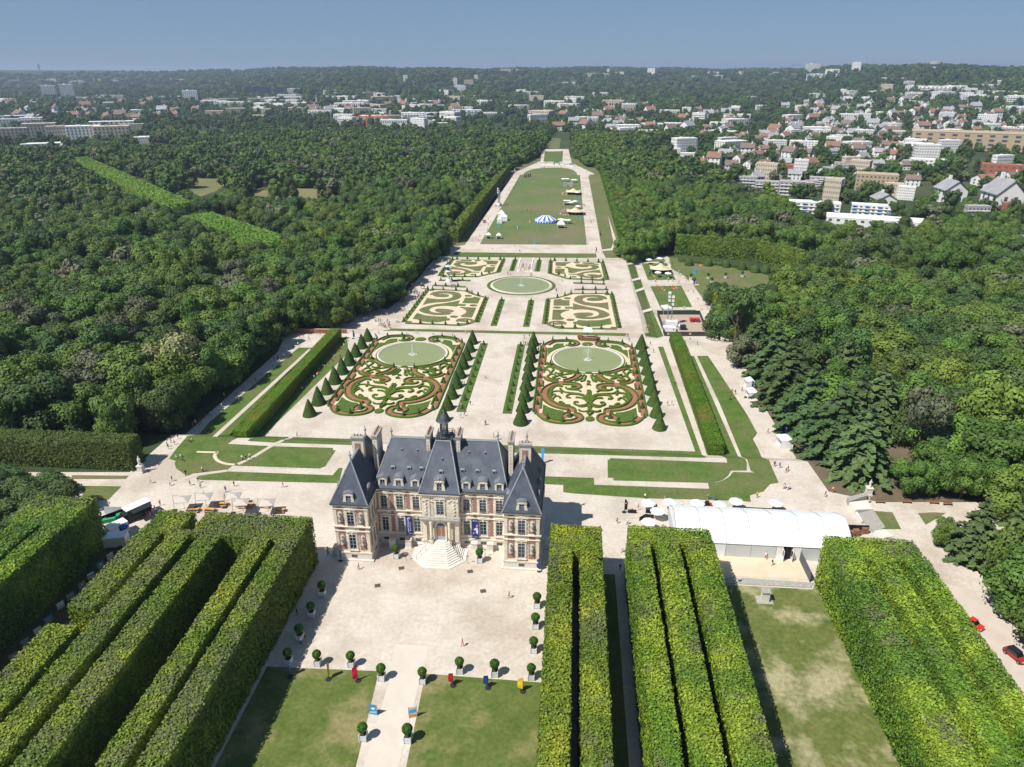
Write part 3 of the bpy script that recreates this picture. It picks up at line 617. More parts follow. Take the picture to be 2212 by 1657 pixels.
# wings
WC = 13.93
for s_ in (-1, 1):
    x0, x1 = (11.1, 16.78) if s_ > 0 else (-16.78, -11.1)
    MB().box(x0, x1, 94.2, 109.0, 0, 11.0, STONE).obj('wing_wall', castle)
    F = FR(s_*WC, 94.2, 0); belts(F, -2.84, 2.84, 1)
    window(F, 0, 6.86, 9.55, balc=True, sill=False, ped='tri'); window(F, 0, 2.2, 5.15, ped='arc'); basement(F, 0)
    for q in (-1, 1):
        rustic(F, q*2.84 if q < 0 else 2.3, -2.3 if q < 0 else 2.84)
        for z0, z1 in ((7.05, 9.95), (2.1, 5.65)): brick(F, q*1.72-.5, q*1.72+.5, z0, z1)
        brick(F, q*1.72-.5, q*1.72+.5, 5.9, 6.5, 0); brick(F, q*1.72-.45, q*1.72+.45, 10.2, 10.62, 0)
        bust(F, q*1.72, 8.65); bust(F, q*1.72, 4.2)
    Fi = FR(s_*11.1, 96.85, -s_*pi/2) ; belts(Fi, -2.65, 2.6)            # inner court side
    for u in (-.2,): window(Fi, u, 6.9, 9.5, ped='tri', sill=False); window(Fi, u, 2.3, 5.2, ped='arc'); basement(Fi, u)
    for q in (-1.55, 1.45):
        brick(Fi, q-.3, q+.3, 7.05, 9.95); brick(Fi, q-.3, q+.3, 2.3, 5.65)
    Fo = FR(s_*16.78, 101.6, s_*pi/2); belts(Fo, -7.4, 7.4)
    for u in (-5, -2.5, 0, 2.5, 5): window(Fo, u, 6.9, 9.5, ped='tri', sill=False); window(Fo, u, 2.3, 5.2, ped='arc')
Fb = FR(0, 111.6, pi)
Fg = FR(0, 110.5, pi); belts(Fg, -11.1, 11.1)
for u in (-9.5,-7,-4.5,4.5,7,9.5): window(Fg, u, 6.9, 9.5, ped='tri', sill=False); window(Fg, u, 2.3, 5.2, ped='arc')
for s_ in (-1, 1):
    F = FR(s_*WC, 109.0, pi); belts(F, -2.84, 2.84, 1); window(F, 0, 6.9, 9.5, ped='tri', sill=False); window(F, 0, 2.3, 5.2, ped='arc')
# pavilion
FP = FR(0, 98.5, 0); m = MB()
for z0, z1, d, mm in ((0,1.45,.15,STONEW),(0,.28,.5,STONEW),(1.45,1.7,.25,STONE),(10.2,10.36,.2,STONE),(10.36,10.75,.12,STONE),(10.75,11.02,.4,STONE)): vbox(m, FP, -3.12-d*.6, 3.12+d*.6, z0, z1, -.9 if z0 else 0, d, mm)
for k in range(22): vbox(m, FP, -3.05+k*.285, -2.93+k*.285, 10.42, 10.74, .12, .34, STONE)
vbox(m, FP, -3.4, 3.4, 6.25, 6.5, 0, 1.0, STONEG); vbox(m, FP, -3.25, 3.25, 5.95, 6.25, 0, .85, STONE); vbox(m, FP, -3.3, 3.3, 6.5, 6.62, 0, .7, STONEG)
for x in (-2.78, 2.78, -2.0, 2.0): vbox(m, FP, x-.3, x+.3, 6.62, 10.2, 0, .16, STONE)
for x in (-2.75, 2.75): vbox(m, FP, x-.35, x+.35, 1.7, 5.95, 0, .35, STONE)
m.obj('cornice', castle); rustic(FP, -3.1, -1.1, ((6.75,10.1),)); rustic(FP, 1.1, 3.1, ((6.75,10.1),))
window(FP, 0, 6.75, 9.5, w=1.25, ped='arc', balc=False, rows=5)
m = MB()
rr = random.Random(3)
for s_ in (-1, 1):       # carved garlands
    for k in range(22): m.M = Matrix.Translation((s_*2.38+.12*sin(k*1.3), 98.3, 7.0+k*.14)); m.ball((0,0,0), .10+.05*rr.random(), STONE, 5, 4)
    for k in range(9): m.M = Matrix.Translation((s_*(2.9-k*.2), 98.25, 9.95-.1*abs(k-4))); m.ball((0,0,0), .11, STONE, 5, 4)
m.M = None; m.obj('carved_garland', castle, kind='stuff')
for x in (-1.55, 1.55):
    m = MB(); m.box(x-.34, x+.34, 97.45, 98.4, 0, 1.95, STONEW); m.lathe([(.33,1.95),(.33,2.1),(.26,2.15),(.27,3.2),(.25,5.5),(.34,5.6),(.34,5.95)], STONE, 14, (x,97.85,0))
    for z in (2.7,3.3,3.9,4.5,5.1): m.lathe([(.285,z),(.285,z+.28)], STONE, 14, (x,97.85,0))
    m.obj('column', castle)
d = MB(); n = 10; arch = [(-.72,1.98),(.72,1.98),(.72,4.7)]+[(.72*cos(pi*k/n), 4.7+.72*sin(pi*k/n)) for k in range(1,n)]+[(-.72,4.7)]
k_ = len(arch); d.add([(x,y,z) for y in (98.42,98.3) for x, z in arch], [tuple(range(k_))[::-1], tuple(range(k_,2*k_))]+[(i,(i+1)%k_,k_+(i+1)%k_,k_+i) for i in range(k_)], BLUEW)
door = d.obj('door', castle)
for x in (-.36, .36):
    for z in (2.75, 3.35, 3.95): MB().box(x-.27, x+.27, 98.26, 98.3, z, z+.52, flat('orange door glass', (.36,.14,.06), .3)).obj('pane', door)
m = MB(); m.add([(.62*cos(pi*k/10),98.27,4.78+.6*sin(pi*k/10)) for k in range(11)], [tuple(range(11))], GLASS); m.obj('pane', door)
m = MB()
for k in range(12):
    a, b = pi*k/12, pi*(k+1)/12
    m.add([(r*cos(t), y, 4.7+r*sin(t)) for y in (98.15,98.5) for r, t in ((.74,a),(.74,b),(1.02,b),(1.02,a))], [(0,3,2,1),(4,5,6,7),(0,1,5,4),(1,2,6,5),(2,3,7,6),(3,0,4,7)], STONE)
for x in (-.88,.88): m.box(x-.14, x+.14, 98.15, 98.5, 1.9, 4.7, STONE)
m.obj('door_surround', castle)
# roofs
def hip(name, x0, x1, y0, y1, z0, rx0, rx1, ry0, ry1, z1, par=castle):
    m = MB(); B = [(x0,y0,z0),(x1,y0,z0),(x1,y1,z0),(x0,y1,z0)]; T = [(rx0,ry0,z1),(rx1,ry0,z1),(rx1,ry1,z1),(rx0,ry1,z1)]
    m.add(B+T, [(0,3,2,1),(4,5,6,7),(0,1,5,4),(1,2,6,5),(2,3,7,6),(3,0,4,7)], SLATE); o = m.obj(name, par)
    r = MB()
    for i in range(4): r.tube(B[i], T[i], .13, LEAD, 5)
    for i in range(4): r.tube(T[i], T[(i+1)%4], .15, LEAD, 5)
    r.obj('roof_ridge', o); g = MB(); e = .14
    for i in range(4): g.tube(B[i], B[(i+1)%4], .12, mat('dark gutter', (.06,.07,.085), .4), 4)
    g.obj('gutter', o); return o
hip('roof', -11.35, 11.35, 99.15, 110.85, 11.05, -9.1, 9.1, 104.85, 105.15, 17.75)
hip('pavilion_roof', -3.42, 3.42, 98.15, 112.0, 11.1, -1.22, 1.22, 103.6, 106.6, 18.1)
for s_ in (-1, 1): hip('wing_roof', s_*WC-3.12, s_*WC+3.12, 93.85, 109.35, 11.08, s_*WC-.09, s_*WC+.09, 96.9, 105.9, 17.35)
def finial(x, y, z, s=1.0):
    MB().lathe([(.2,0),(.22,.1),(.1,.25),(.16,.5),(.07,.62),(.08,.8),(.22,.98),(.24,1.15),(.1,1.32),(.04,1.4),(.09,1.52),(.02,1.9)], LEAD, 8, (0,0,0)).obj('finial', castle, loc=(x, y, z), scale=s)
for x, y, z in ((-9.1,105,17.75),(9.1,105,17.75),(-WC,97,17.35),(WC,97,17.35),(-WC,105.8,17.35),(WC,105.8,17.35)): finial(x, y, z)
# lantern
lt = MB(); lt.lathe([(.95,18.1),(.95,18.3),(.72,18.45),(.68,19.0),(.8,19.05),(.8,19.15)], SLATE, 8, (0,104.9,0)); lt.lathe([(.72,20.95),(.95,21.05),(.95,21.15),(.78,21.35),(.62,21.9),(.42,22.2),(.2,22.28),(.2,22.4),(.05,22.5)], SLATE, 8, (0,104.9,0))
lt.lathe([(.98,21.04),(1.0,21.12)], LEAD, 8, (0,104.9,0)); lt = lt.obj('lantern', castle)
for k in range(8):
    a = 2*pi*(k+.5)/8; MB().lathe([(.12,19.15),(.09,19.3),(.09,20.7),(.13,21.0)], SLATE, 6, (.62*cos(a), 104.9+.62*sin(a), 0)).obj('lantern_column', lt)
finial(0, 104.9, 22.4, .55)
rl = MB()
for a, b in (((-1.2,103.65),(1.2,103.65)),((1.2,103.65),(1.2,106.5)),((1.2,106.5),(-1.2,106.5)),((-1.2,106.5),(-1.2,103.65))):
    a, b = Vector(a+(18.15,)), Vector(b+(18.15,))
    for h in (.1,.45,.85): rl.tube(a+Vector((0,0,h)), b+Vector((0,0,h)), .03, DARK, 4)
    for k in range(8): p = a+(b-a)*k/8; rl.tube(p, p+Vector((0,0,.87)), .025, DARK, 4)
rl.obj('roof_railing', castle)
# chimneys
def chimney(x0, x1, y0, y1, z0, z1, pots, alongx=False, bp=False):
    m = MB(); m.box(x0, x1, y0, y1, z0, z1-.55, STONE); m.box(x0-.1, x1+.1, y0-.1, y1+.1, z1-.55, z1-.3, STONEG); m.box(x0-.16, x1+.16, y0-.16, y1+.16, z1-.3, z1, STONEG)
    z = z0+.2
    while z < z1-1 and not bp: m.box((x0+x1)/2-.05, (x0+x1)/2+.05, y0-.02, y0, z, z+.3, BRICK); z += .62
    if bp: m.box(x0+.45, x1-.45, y0-.03, y0, z0+.3, z1-1.15, BRICK)
    o = m.obj('chimney', castle)
    for k in range(pots):
        if alongx: p = (x0+(x1-x0)*(k+.8)/(pots+.6), (y0+y1)/2)
        else: p = ((x0+x1)/2, y0+(y1-y0)*(k+.5)/pots)
        MB().lathe([(.085,0),(.075,.3),(.1,.32),(.1,.38)], TERRA, 8).obj('chimney_pot', o, loc=(p[0], p[1], z1))
for s_ in (-1, 1):
    chimney(s_*2.55-.3, s_*2.55+.3, 103.5, 106.5, 15.5, 19.1, 9)
    a = s_*11.45; chimney(a-.38, a+.38, 102.6, 105.9, 9.5, 19.1, 8)
    chimney(s_*WC-.95, s_*WC+.95, 101.2, 102.1, 13.5, 19.45, 3, True, True)
# dormers
def dormer(M, kind, w=1.45, h=1.35, big=False):
    m = MB(); m.M = M; d = .0
    for s_ in (-1, 1): m.box(s_*.42 if s_ > 0 else -w/2, w/2 if s_ > 0 else -.42, -.05, 1.4, 0, h, STONE)
    if kind == 'arc' or big:
        for s_ in (-1, 1): m.prism([(s_*w/2,-.05),(s_*(w/2+.28),-.05),(s_*(w/2+.28),.1),(s_*w/2,.1)][::(1 if s_ > 0 else -1)], 0, h*.75, STONE, [(s_*w/2,-.05),(s_*(w/2+.04),-.05),(s_*(w/2+.04),.1),(s_*w/2,.1)][::(1 if s_ > 0 else -1)])
    m.box(-w/2-.06, w/2+.06, -.1, 1.6, h, h+.14, STONE); m.box(-.42, .42, 0, 1.4, -.05, .12, STONE)
    n = 8; H = .42
    pr = [(-w/2-.08, h+.14), (w/2+.08, h+.14)]+([(0, h+.14+H)] if kind == 'tri' else [((w/2+.08)*cos(pi*k/n), h+.14+H*sin(pi*k/n)) for k in range(1, n)])
    k = len(pr); m.add([(a, y, z) for y in (-.1, .12) for a, z in pr], [tuple(range(k)), tuple(range(k, 2*k))[::-1]]+[(i, k+i, k+(i+1)%k, (i+1)%k) for i in range(k)], STONE)
    if big:
        for q in range(9): m.ball((-.6+q*.15, -.12, h+.1+.12*sin(q*2.1)), .12, STONE, 5, 4)
        m.ball((0, -.1, h+.75), .2, STONEG, 6, 4); m.lathe([(.14,0),(.2,.15),(.08,.4)], STONEG, 6, (0,-.05,h+.55))
    o = m.obj('dormer', castle)
    r = MB(); r.M = M; e = .16; pr2 = [(a*(1+e*.9/w), z+.06) for a, z in pr[1:]]+[(pr[0][0]*(1+e*.9/w), pr[0][1]+.06)]
    k = len(pr2); r.add([(a, y, z) for y in (-.16, 2.4) for a, z in pr2]+[(a, y, z-.1) for y in (-.16, 2.4) for a, z in pr2],
        [(i, i+1, k+i+1, k+i) for i in range(k-1)]+[(2*k+i, 3*k+i, 3*k+i+1, 2*k+i+1) for i in range(k-1)]+[(i, 2*k+i, 2*k+i+1, i+1) for i in range(k-1)], LEAD)
    r.mats = [LEADD]; r.obj('dormer_roof', o)
    f = MB(); f.M = M; f.box(-.4, .4, .16, .2, .12, h, GLASS); f.box(-.03, .03, .11, .16, .12, h, BLUEW)
    for z in (.12, .5, .88, h-.08): f.box(-.4, .4, .12, .16, z, z+.05, BLUEW)
    for x in (-.4, .35): f.box(x, x+.05, .11, .16, .12, h, BLUEW)
    f.obj('dormer_window', o)
T3 = lambda x, y, z, a=0: Matrix.Translation((x, y, z)) @ Matrix.Rotation(a, 4, 'Z')
for i, u in enumerate(WIN3): dormer(T3(u, 99.55, 11.25), 'arc' if i in (1, 4) else 'tri')
dormer(T3(0, 98.55, 11.2), 'arc', 1.6, 1.9, True)
for s_ in (-1, 1):
    dormer(T3(s_*WC, 94.1, 11.15), 'arc', 1.5, 1.5)
    dormer(T3(s_*WC-s_*2.5, 97.1, 11.3, -s_*pi/2), 'arc', 1.3, 1.3)
    for y in (97.5, 101.0, 104.5): dormer(T3(s_*WC+s_*2.5, y, 11.3, s_*pi/2), 'tri', 1.3, 1.3)
for u in (-8.5, -5.0, 5.0, 8.5): dormer(T3(u, 110.4, 11.25, pi), 'tri')
def onroof(x, z, sl): return 99.15+(z-11.05)/sl
for x, y, z, k in [(x, None, 16.2, 1) for x in (-7.1,-4.4,4.35,7.1)]+[(x, None, 13.75, 2) for x in (-8.3,-5.55,-3.45,3.5,6.0,8.8)]+[(0.1, 98.15+(15.7-11.1)/1.284, 15.7, 1), (0.05, 98.15+(13.95-11.1)/1.284, 13.95, 2)]:
    y = onroof(x, z, 1.175) if y is None else y
    if k == 1: m = MB(); m.tube((x, y+.3, z), (x, y-.22, z+.02), .2, LEAD, 10); m.tube((x, y-.225, z+.02), (x, y-.24, z+.02), .13, BLACK, 8); m.obj('roof_vent', castle)
    else: m = MB(); m.box(x-.36, x+.36, y-.2, y+.5, z-.1, z+.3, LEAD); m.lathe([(.36,0),(.02,.14)], LEAD, 8, (x, y+.1, z+.3)); m.box(x-.22, x+.22, y-.23, y-.2, z-.04, z+.24, GLASS); m.obj('roof_vent', castle)
# stairs
st = MB().prism([(-4.6,98.35),(-4.6,95.3),(-2.2,93.0),(2.2,93.0),(4.5,95.3),(4.5,98.35)], 0, .12, STONEW).obj('staircase', castle)
B = [(-3.95,98.35),(-3.95,95.6),(-1.9,93.55),(1.9,93.55),(3.85,95.6),(3.85,98.35)]; T = [(-1.0,98.35),(-1.0,98.0),(-.75,97.6),(.75,97.6),(1.0,98.0),(1.0,98.35)]
for i in range(11):
    f = i/10.0; P = [(b[0]*(1-f)+t[0]*f, b[1]*(1-f)+t[1]*f) for b, t in zip(B, T)]
    MB().prism(P, .12+i*.165, .12+(i+1)*.165-.004, STONEW).obj('step', st)
for s_ in (-1, 1):
    m = MB(); a, b = Vector((s_*1.15,97.7,2.9)), Vector((s_*3.7,95.0,.95)); m.tube(a, b, .035, DARK, 5)
    for k in range(5): p = a+(b-a)*k/4; m.tube(p, p-Vector((0,0,.85)), .03, DARK, 5)
    m.obj('handrail', castle)
# side stair, plinth ramps at the wings
MB().box(-17.9, -16.9, 95.0, 98.5, 0, 1.7, STONE).obj('side_stair', castle)
for i in range(5): MB().lathe([(1.9-i*.32, i*.16), (1.9-i*.32, i*.16+.155)], STONEW, 20, (17.0, 101.6, 0)).obj('side_step', castle)
def text_mesh(txt, size, m, name='lettering', rot=None, ext=.006):
    cu = bpy.data.curves.new(name, 'FONT'); cu.body = txt; cu.size = size; cu.align_x = 'CENTER'; cu.align_y = 'CENTER'; cu.extrude = ext
    o = bpy.data.objects.new(name, cu); S.collection.objects.link(o); dg = bpy.context.evaluated_depsgraph_get()
    me = bpy.data.meshes.new_from_object(o.evaluated_get(dg)); bpy.data.objects.remove(o); bpy.data.curves.remove(cu); me.materials.clear(); me.materials.append(m); me.name = name; return me
def lettering(par, txt, size, m, loc, rot): o = mk('lettering', text_mesh(txt, size, m), par, loc=loc); o.rotation_euler = rot; return o
for s_, lab in ((-1, 'tall navy banner with upright white castle name hanging on the left facade'), (1, 'tall navy banner with a figure in white hanging on the right facade')):
    x = CX+s_*5.62+(0 if s_ < 0 else .1); t = thing('facade_banner', lab, 'banner', (x, 99.12, 2.1))
    MB().box(-.55, .55, -.03, .03, 0, 3.7, NAVY).obj('banner_cloth', t); m = MB(); m.tube((-.6,.0,3.72), (.6,.0,3.72), .04, DARK); m.tube((-.6,0,-.02), (.6,0,-.02), .04, DARK); m.obj('banner_rod', t)
    for a in (-1, 1): pass
    e = MB()                                                      # white S shaped emblem
    if s_ < 0:
        for a in (0, 1):
            for k in range(7): t0 = .3+k*.62; e.add([(-.02+.22*cos(u)*(-1 if a else 1)*r+(.07 if a else -.07), -.045, 3.3+.15*sin(u)*r+(.1 if a else -.1)) for r in (1,.55) for u in (t0, t0+.62)], [(0,1,3,2)], WHITE)
        e.obj('emblem', t); lettering(t, 'CHÂTEAU DE SCEAUX', .36, WHITE, (-.14,-.045,1.55), (pi/2, -pi/2, 0)); lettering(t, 'MUSÉE DÉPARTEMENTAL', .17, WHITE, (.2,-.045,1.65), (pi/2, -pi/2, 0)); lettering(t, 'hauts-de-seine', .13, WHITE, (.05,-.045,.22), (pi/2,0,0))
    else:
        e.add([(-.42,-.045,3.32),(-.34,-.045,3.32),(-.12,-.045,3.58),(-.2,-.045,3.58)], [(0,1,2,3)], WHITE); e.add([(-.2,-.046,3.32),(-.12,-.046,3.32),(-.34,-.046,3.58),(-.42,-.046,3.58)], [(0,1,2,3)], WHITE); e.obj('emblem', t)
        lettering(t, 'MUSÉE', .12, WHITE, (.15,-.045,3.5), (pi/2,0,0)); lettering(t, 'DU DOMAINE', .1, WHITE, (.18,-.045,3.36), (pi/2,0,0)); lettering(t, 'hauts-de-seine', .13, WHITE, (.05,-.045,.2), (pi/2,0,0))
        g = MB(); g.prism([(0,0),(1,0),(1,1)], 0, .01, WHITE); g = MB()
        g.add([(x_,-.045,z_) for x_, z_ in ((.1,1.05),(.3,.8),(.42,.75),(.5,1.3),(.45,1.9),(.3,2.15),(.12,2.05),(-.3,1.75),(-.15,1.5),(.1,1.6))], [tuple(range(10))], flat('printed white costume', (.62,.66,.72)))
        g.add([(.3+.17*cos(k),-.046,2.45+.24*sin(k)) for k in [i*.7 for i in range(9)]], [tuple(range(9))], flat('printed face', (.55,.36,.28))); g.add([(-.45,-.045,.7),(-.15,-.045,.75),(-.2,-.045,1.1),(-.4,-.045,1.2)], [(0,1,2,3)], flat('printed gold', (.5,.3,.12))); g.obj('printed_figure', t)
# ------------------------------------------------------------------ vegetation
def quad_cloud(P, Nn, size, jit, V, name, mats, hull=None, top=None, aspect=1.0):
    """leaf sized quads at P with normals about Nn"""
    n = len(P); N = Nn+rng.normal(0, jit, (n, 3)); N /= np.linalg.norm(N, axis=1)[:, None]+1e-9
    A = rng.normal(0, 1, (n, 3)); U = np.cross(N, A); U /= np.linalg.norm(U, axis=1)[:, None]+1e-9; W = np.cross(N, U)
    sz = (size*(.6+.8*rng.random(n)))[:, None]/2; U *= sz; W *= sz*aspect
    co = np.stack([P-U-W, P+U-W*.6, P+U*.8+W, P-U*.7+W], 1).reshape(-1, 3); nf = n; vv = V
    vs = co; faces = np.arange(4*n).reshape(n, 4); tp = top if top is not None else np.zeros(n)
    hv = []; hf = []
    if hull: hv, hf = hull
    me = bpy.data.meshes.new(name); allv = np.concatenate([vs, np.array(hv).reshape(-1, 3)]) if len(hv) else vs
    me.vertices.add(len(allv)); me.vertices.foreach_set('co', allv.ravel())
    li = list(faces.ravel()); ls = list(range(0, 4*n, 4)); off = 4*n
    for f in hf: ls.append(len(li)); li += [i+off for i in f]
    me.loops.add(len(li)); me.loops.foreach_set('vertex_index', li); me.polygons.add(len(ls)); me.polygons.foreach_set('loop_start', ls)
    me.update(calc_edges=True)
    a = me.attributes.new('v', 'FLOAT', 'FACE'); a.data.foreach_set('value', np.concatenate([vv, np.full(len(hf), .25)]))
    b = me.attributes.new('top', 'FLOAT', 'FACE'); b.data.foreach_set('value', np.concatenate([tp, np.zeros(len(hf))]))
    for m in mats: me.materials.append(m)
    return me
def ico(c, r, sz=1.0, sub=1):
    bm = bmesh.new(); bmesh.ops.create_icosphere(bm, subdivisions=sub, radius=1); v = [(c[0]+p.co.x*r, c[1]+p.co.y*r, c[2]+p.co.z*r*sz) for p in bm.verts]; f = [[q.index for q in g.verts] for g in bm.faces]; bm.free(); return v, f
def sphere_dirs(n, up=.25):
    d = rng.normal(0, 1, (n, 3)); d[:, 2] += up; return d/np.linalg.norm(d, axis=1)[:, None]
def crown(name, seed, m, nb=26, nl=2600, size=.085, shape='round'):
    """unit crown: radius 1, height from 0 to about 1.7"""
    r_ = random.Random(seed); C = []
    for k in range(nb):
        if shape == 'round':
            a = r_.random()*2*pi; t = r_.random(); zz = .15+1.35*t; rr = (1-((zz-.75)/.95)**2)**.5 if abs(zz-.75) < .95 else .1
            q = rr*(.45+.5*r_.random()**.6)*.72; C.append((q*cos(a), q*sin(a), zz*.92, .30+.16*r_.random()))
        elif shape == 'col':
            t = k/nb; a = r_.random()*6.28; q = .12*r_.random(); C.append((q*cos(a), q*sin(a), .2+3.6*t, .34*(1.15-t*.8)+.02))
        elif shape == 'pine':
            a = r_.random()*2*pi; q = .75*r_.random()**.5; C.append((q*cos(a), q*sin(a), .8+.55*(1-q*q)*r_.random(), .2+.13*r_.random()))
        elif shape == 'spread':
            a = r_.random()*2*pi; q = .8*r_.random()**.5; C.append((q*cos(a), q*sin(a), .1+.55*r_.random()+.55*(1-q), .24+.15*r_.random()))
    C = np.array(C); w = C[:, 3]**2; w /= w.sum(); idx = rng.choice(nb, nl, p=w); d = sphere_dirs(nl, .45)
    P = C[idx, :3]+d*(C[idx, 3]*(.86+.24*rng.random(nl)))[:, None]*np.array([1, 1, .85])
    keep = np.ones(nl, bool)
    for j in range(nb):
        dd = (P-C[j, :3])/np.array([1, 1, .85]); keep &= (np.linalg.norm(dd, axis=1) > C[j, 3]*.72) | (idx == j)
    P = P[keep]; d = d[keep]; idx = idx[keep]
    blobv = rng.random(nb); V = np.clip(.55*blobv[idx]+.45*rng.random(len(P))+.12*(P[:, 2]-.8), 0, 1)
    hv = []; hf = []
    for c in C:
        v, f = ico(c[:3], c[3]*.74, .85); hf += [[i+len(hv) for i in g] for g in f]; hv += v
    return quad_cloud(P, d, size, .33, V, name, [m], (hv, hf))
def conifer(name, seed, m, nl=46, levels=11, spread=.42, droop=.12, size=.05):
    """unit cedar: height 1, layered drooping boughs"""
    r_ = random.Random(seed); P = []; N = []; V = []; hv = []; hf = []
    for L_ in range(levels):
        t = L_/(levels-1); z = .10+.84*t; R = spread*(1-t)**.75*(.85+.3*r_.random())+.02; nb = max(4, int(10*(1-t)+3))
        for b in range(nb):
            a = 2*pi*(b+r_.random()*.7)/nb+L_; RR = R*(.75+.5*r_.random()); vv = r_.random(); n_ = int(nl*(.35+1.1*(1-t)))
            for k in range(n_):
                s = r_.random()**.7; wd_ = (1-s)*.30*RR+.02; q = RR*s; y = (r_.random()-.5)*2*wd_; zz = z-droop*R*s*s*2+.015*r_.random()
                P.append((q*cos(a)-y*sin(a), q*sin(a)+y*cos(a), zz)); N.append((cos(a)*.35, sin(a)*.35, 1)); V.append(min(1, max(0, .3*vv+.45*r_.random()+.35*s-.1)))
        n = 9; o = len(hv); hv += [(0, 0, z+.03)]+[(R*.62*cos(2*pi*i/n), R*.62*sin(2*pi*i/n), z-.06) for i in range(n)]; hf += [[o, o+1+i, o+1+(i+1) % n] for i in range(n)]
    return quad_cloud(np.array(P), np.array(N), size, .25, np.array(V), name, [m], (hv, hf), aspect=.6)
def trunk_mesh(h=1.0, r=.06, limbs=0, seed=1, top=.75):
    m = MB(); r_ = random.Random(seed); m.tube((0,0,-.02), (0.01,0,h*.5), r*1.3, BARK, 7, r*.9); m.tube((.01,0,h*.5), (.03,.01,h), r*.9, BARK, 7, r*.35)
    for k in range(limbs):
        a = k*2.4; z = h*(.35+.5*r_.random()); m.tube((0,0,z), (.35*cos(a), .35*sin(a), z+.25*h), r*.35, BARK, 5, r*.1)
    return m.mesh('trunk')
TR1 = trunk_mesh(1.0, .055, 5, 3); TR2 = trunk_mesh(1.0, .03, 0, 4)
PR = {}
for i, (nm, m) in enumerate([('lush', LF[0]), ('dark', LF[1]), ('bright', LF[2]), ('grey', LF[3]), ('purple', LF[5]), ('yellow', LF[6]), ('pale', LF[7])]):
    PR[nm] = [crown('crown', 10+i*3+j, m, 20, 7500, .062) for j in range(3 if i < 3 else 1)]
PR['cedar'] = [conifer('crown', 40+j, LF[4], 60) for j in range(3)]
PR['fir'] = [conifer('crown', 47, LF[1], 40, 12, .30, .06)]
PR['pine'] = [crown('crown', 50, LF[1], 26, 2200, .075, 'pine')]; PR['greypine'] = [crown('crown', 51, LF[3], 24, 2200, .07, 'pine')]
PR['poplar'] = [crown('crown', 52, LF[1], 16, 1500, .10, 'col')]; PR['bluecedar'] = [crown('crown', 53, leafmat('blue cedar foliage', (.075,.105,.07), (.11,.14,.095)), 22, 1700, .09, 'spread')]
LOW = {k: [crown('crown_low', 60+i, m, 12, 650, .15)] for i, (k, m) in enumerate([('lush', LF[0]), ('dark', LF[1]), ('bright', LF[2]), ('pale', LF[3])])}
LOW['fir'] = [conifer('crown_low', 70, LF[1], 8, 7, .3, .06, .12)]
TN = {'cedar':'cedar_tree','bluecedar':'cedar_tree','pine':'pine_tree','greypine':'pine_tree','poplar':'poplar_tree','fir':'fir_tree'}
def tree(kind, x, y, r, h, label, group=None, name=None, base=.12, z=None, crown_h=None):
    z = zt(x, y) if z is None else z
    t = thing(name or TN.get(kind, 'broadleaf_tree'), label, 'tree', (x, y, z), random.random()*6.28, group)
    me = random.choice(PR[kind])
    if kind in ('cedar', 'fir'): c = mk('crown', me, t, loc=(0,0,0), scale=(r/.42, r/.42, h) if kind == 'cedar' else (r/.3, r/.3, h))
    elif kind == 'poplar': c = mk('crown', me, t, loc=(0,0,h*.04), scale=(r*2.6, r*2.6, h/4.0))
    elif kind in ('pine', 'greypine'): c = mk('crown', me, t, loc=(0,0,h*.35), scale=(r, r, h*.5))
    elif kind == 'bluecedar': c = mk('crown', me, t, loc=(0,0,h*.15), scale=(r, r, h*.6))
    else: c = mk('crown', me, t, loc=(0,0,h*base), scale=(r, r, h*(1-base)/1.62))
    mk('trunk', TR1 if kind not in ('poplar','fir') else TR2, t, scale=(max(r, 3.5), max(r, 3.5), h*.8)); return t
def inview(x, y, z=5, mx_=60):
    u, v = proj(x, y, z); return -mx_ < u < 2212+mx_ and v < 1657+60
def poisson(poly, n, dmin, seed, excl=(), dfun=None):
    r_ = random.Random(seed); xs = [p[0] for p in poly]; ys = [p[1] for p in poly]; out = []; cell = {}
    g = dmin
    for _ in range(n*14):
        x = r_.uniform(min(xs), max(xs)); y = min(ys)+(max(ys)-min(ys))*r_.random()**1.5
        if not inview(x, y): continue
        if not inpoly(x, y, poly) or any(inpoly(x, y, e) for e in excl): continue
        k = (int(x//g), int(y//g)); ok = True
        for i in (-1, 0, 1):
            for j in (-1, 0, 1):
                for q in cell.get((k[0]+i, k[1]+j), ()):
                    if (q[0]-x)**2+(q[1]-y)**2 < dmin*dmin: ok = False
        if ok: cell.setdefault(k, []).append((x, y)); out.append((x, y))
        if len(out) >= n: break
    return out
def inview(x, y, z=5, mx_=60):
    u, v = proj(x, y, z); return -mx_ < u < 2212+mx_ and v < 1657+60
DESC = {'lush':'rounded mid green tree','dark':'dark green tree','bright':'bright yellow green tree','grey':'grey green tree','purple':'dark purple leaved tree','bluecedar':'blue green cedar','fir':'dark pointed fir'}
TREES = []      # (x, y, kind) for spacing
FAR = []        # far instanced crowns: (kind, x, y, z, s, sz)
def where(x, y, edge):
    side = 'left' if x < 0 else 'right'; e = 'at the edge of' if edge else 'inside'
    a = 'near the castle' if y < 135 else 'beside the yew hedge' if y < 175 else 'by the fence corner' if y < 215 and x < 0 else 'by the pine' if y < 225 else 'beside the turf parterres' if y < 330 else 'beside the great lawn'
    if abs(x) > 125: a = 'far out '+('west' if x < 0 else 'east')+(' near the poplars' if x < 0 and y > 200 else ' in the foreground' if y < 160 else '')
    return '%s the %s wood, %s' % (e, side, a)
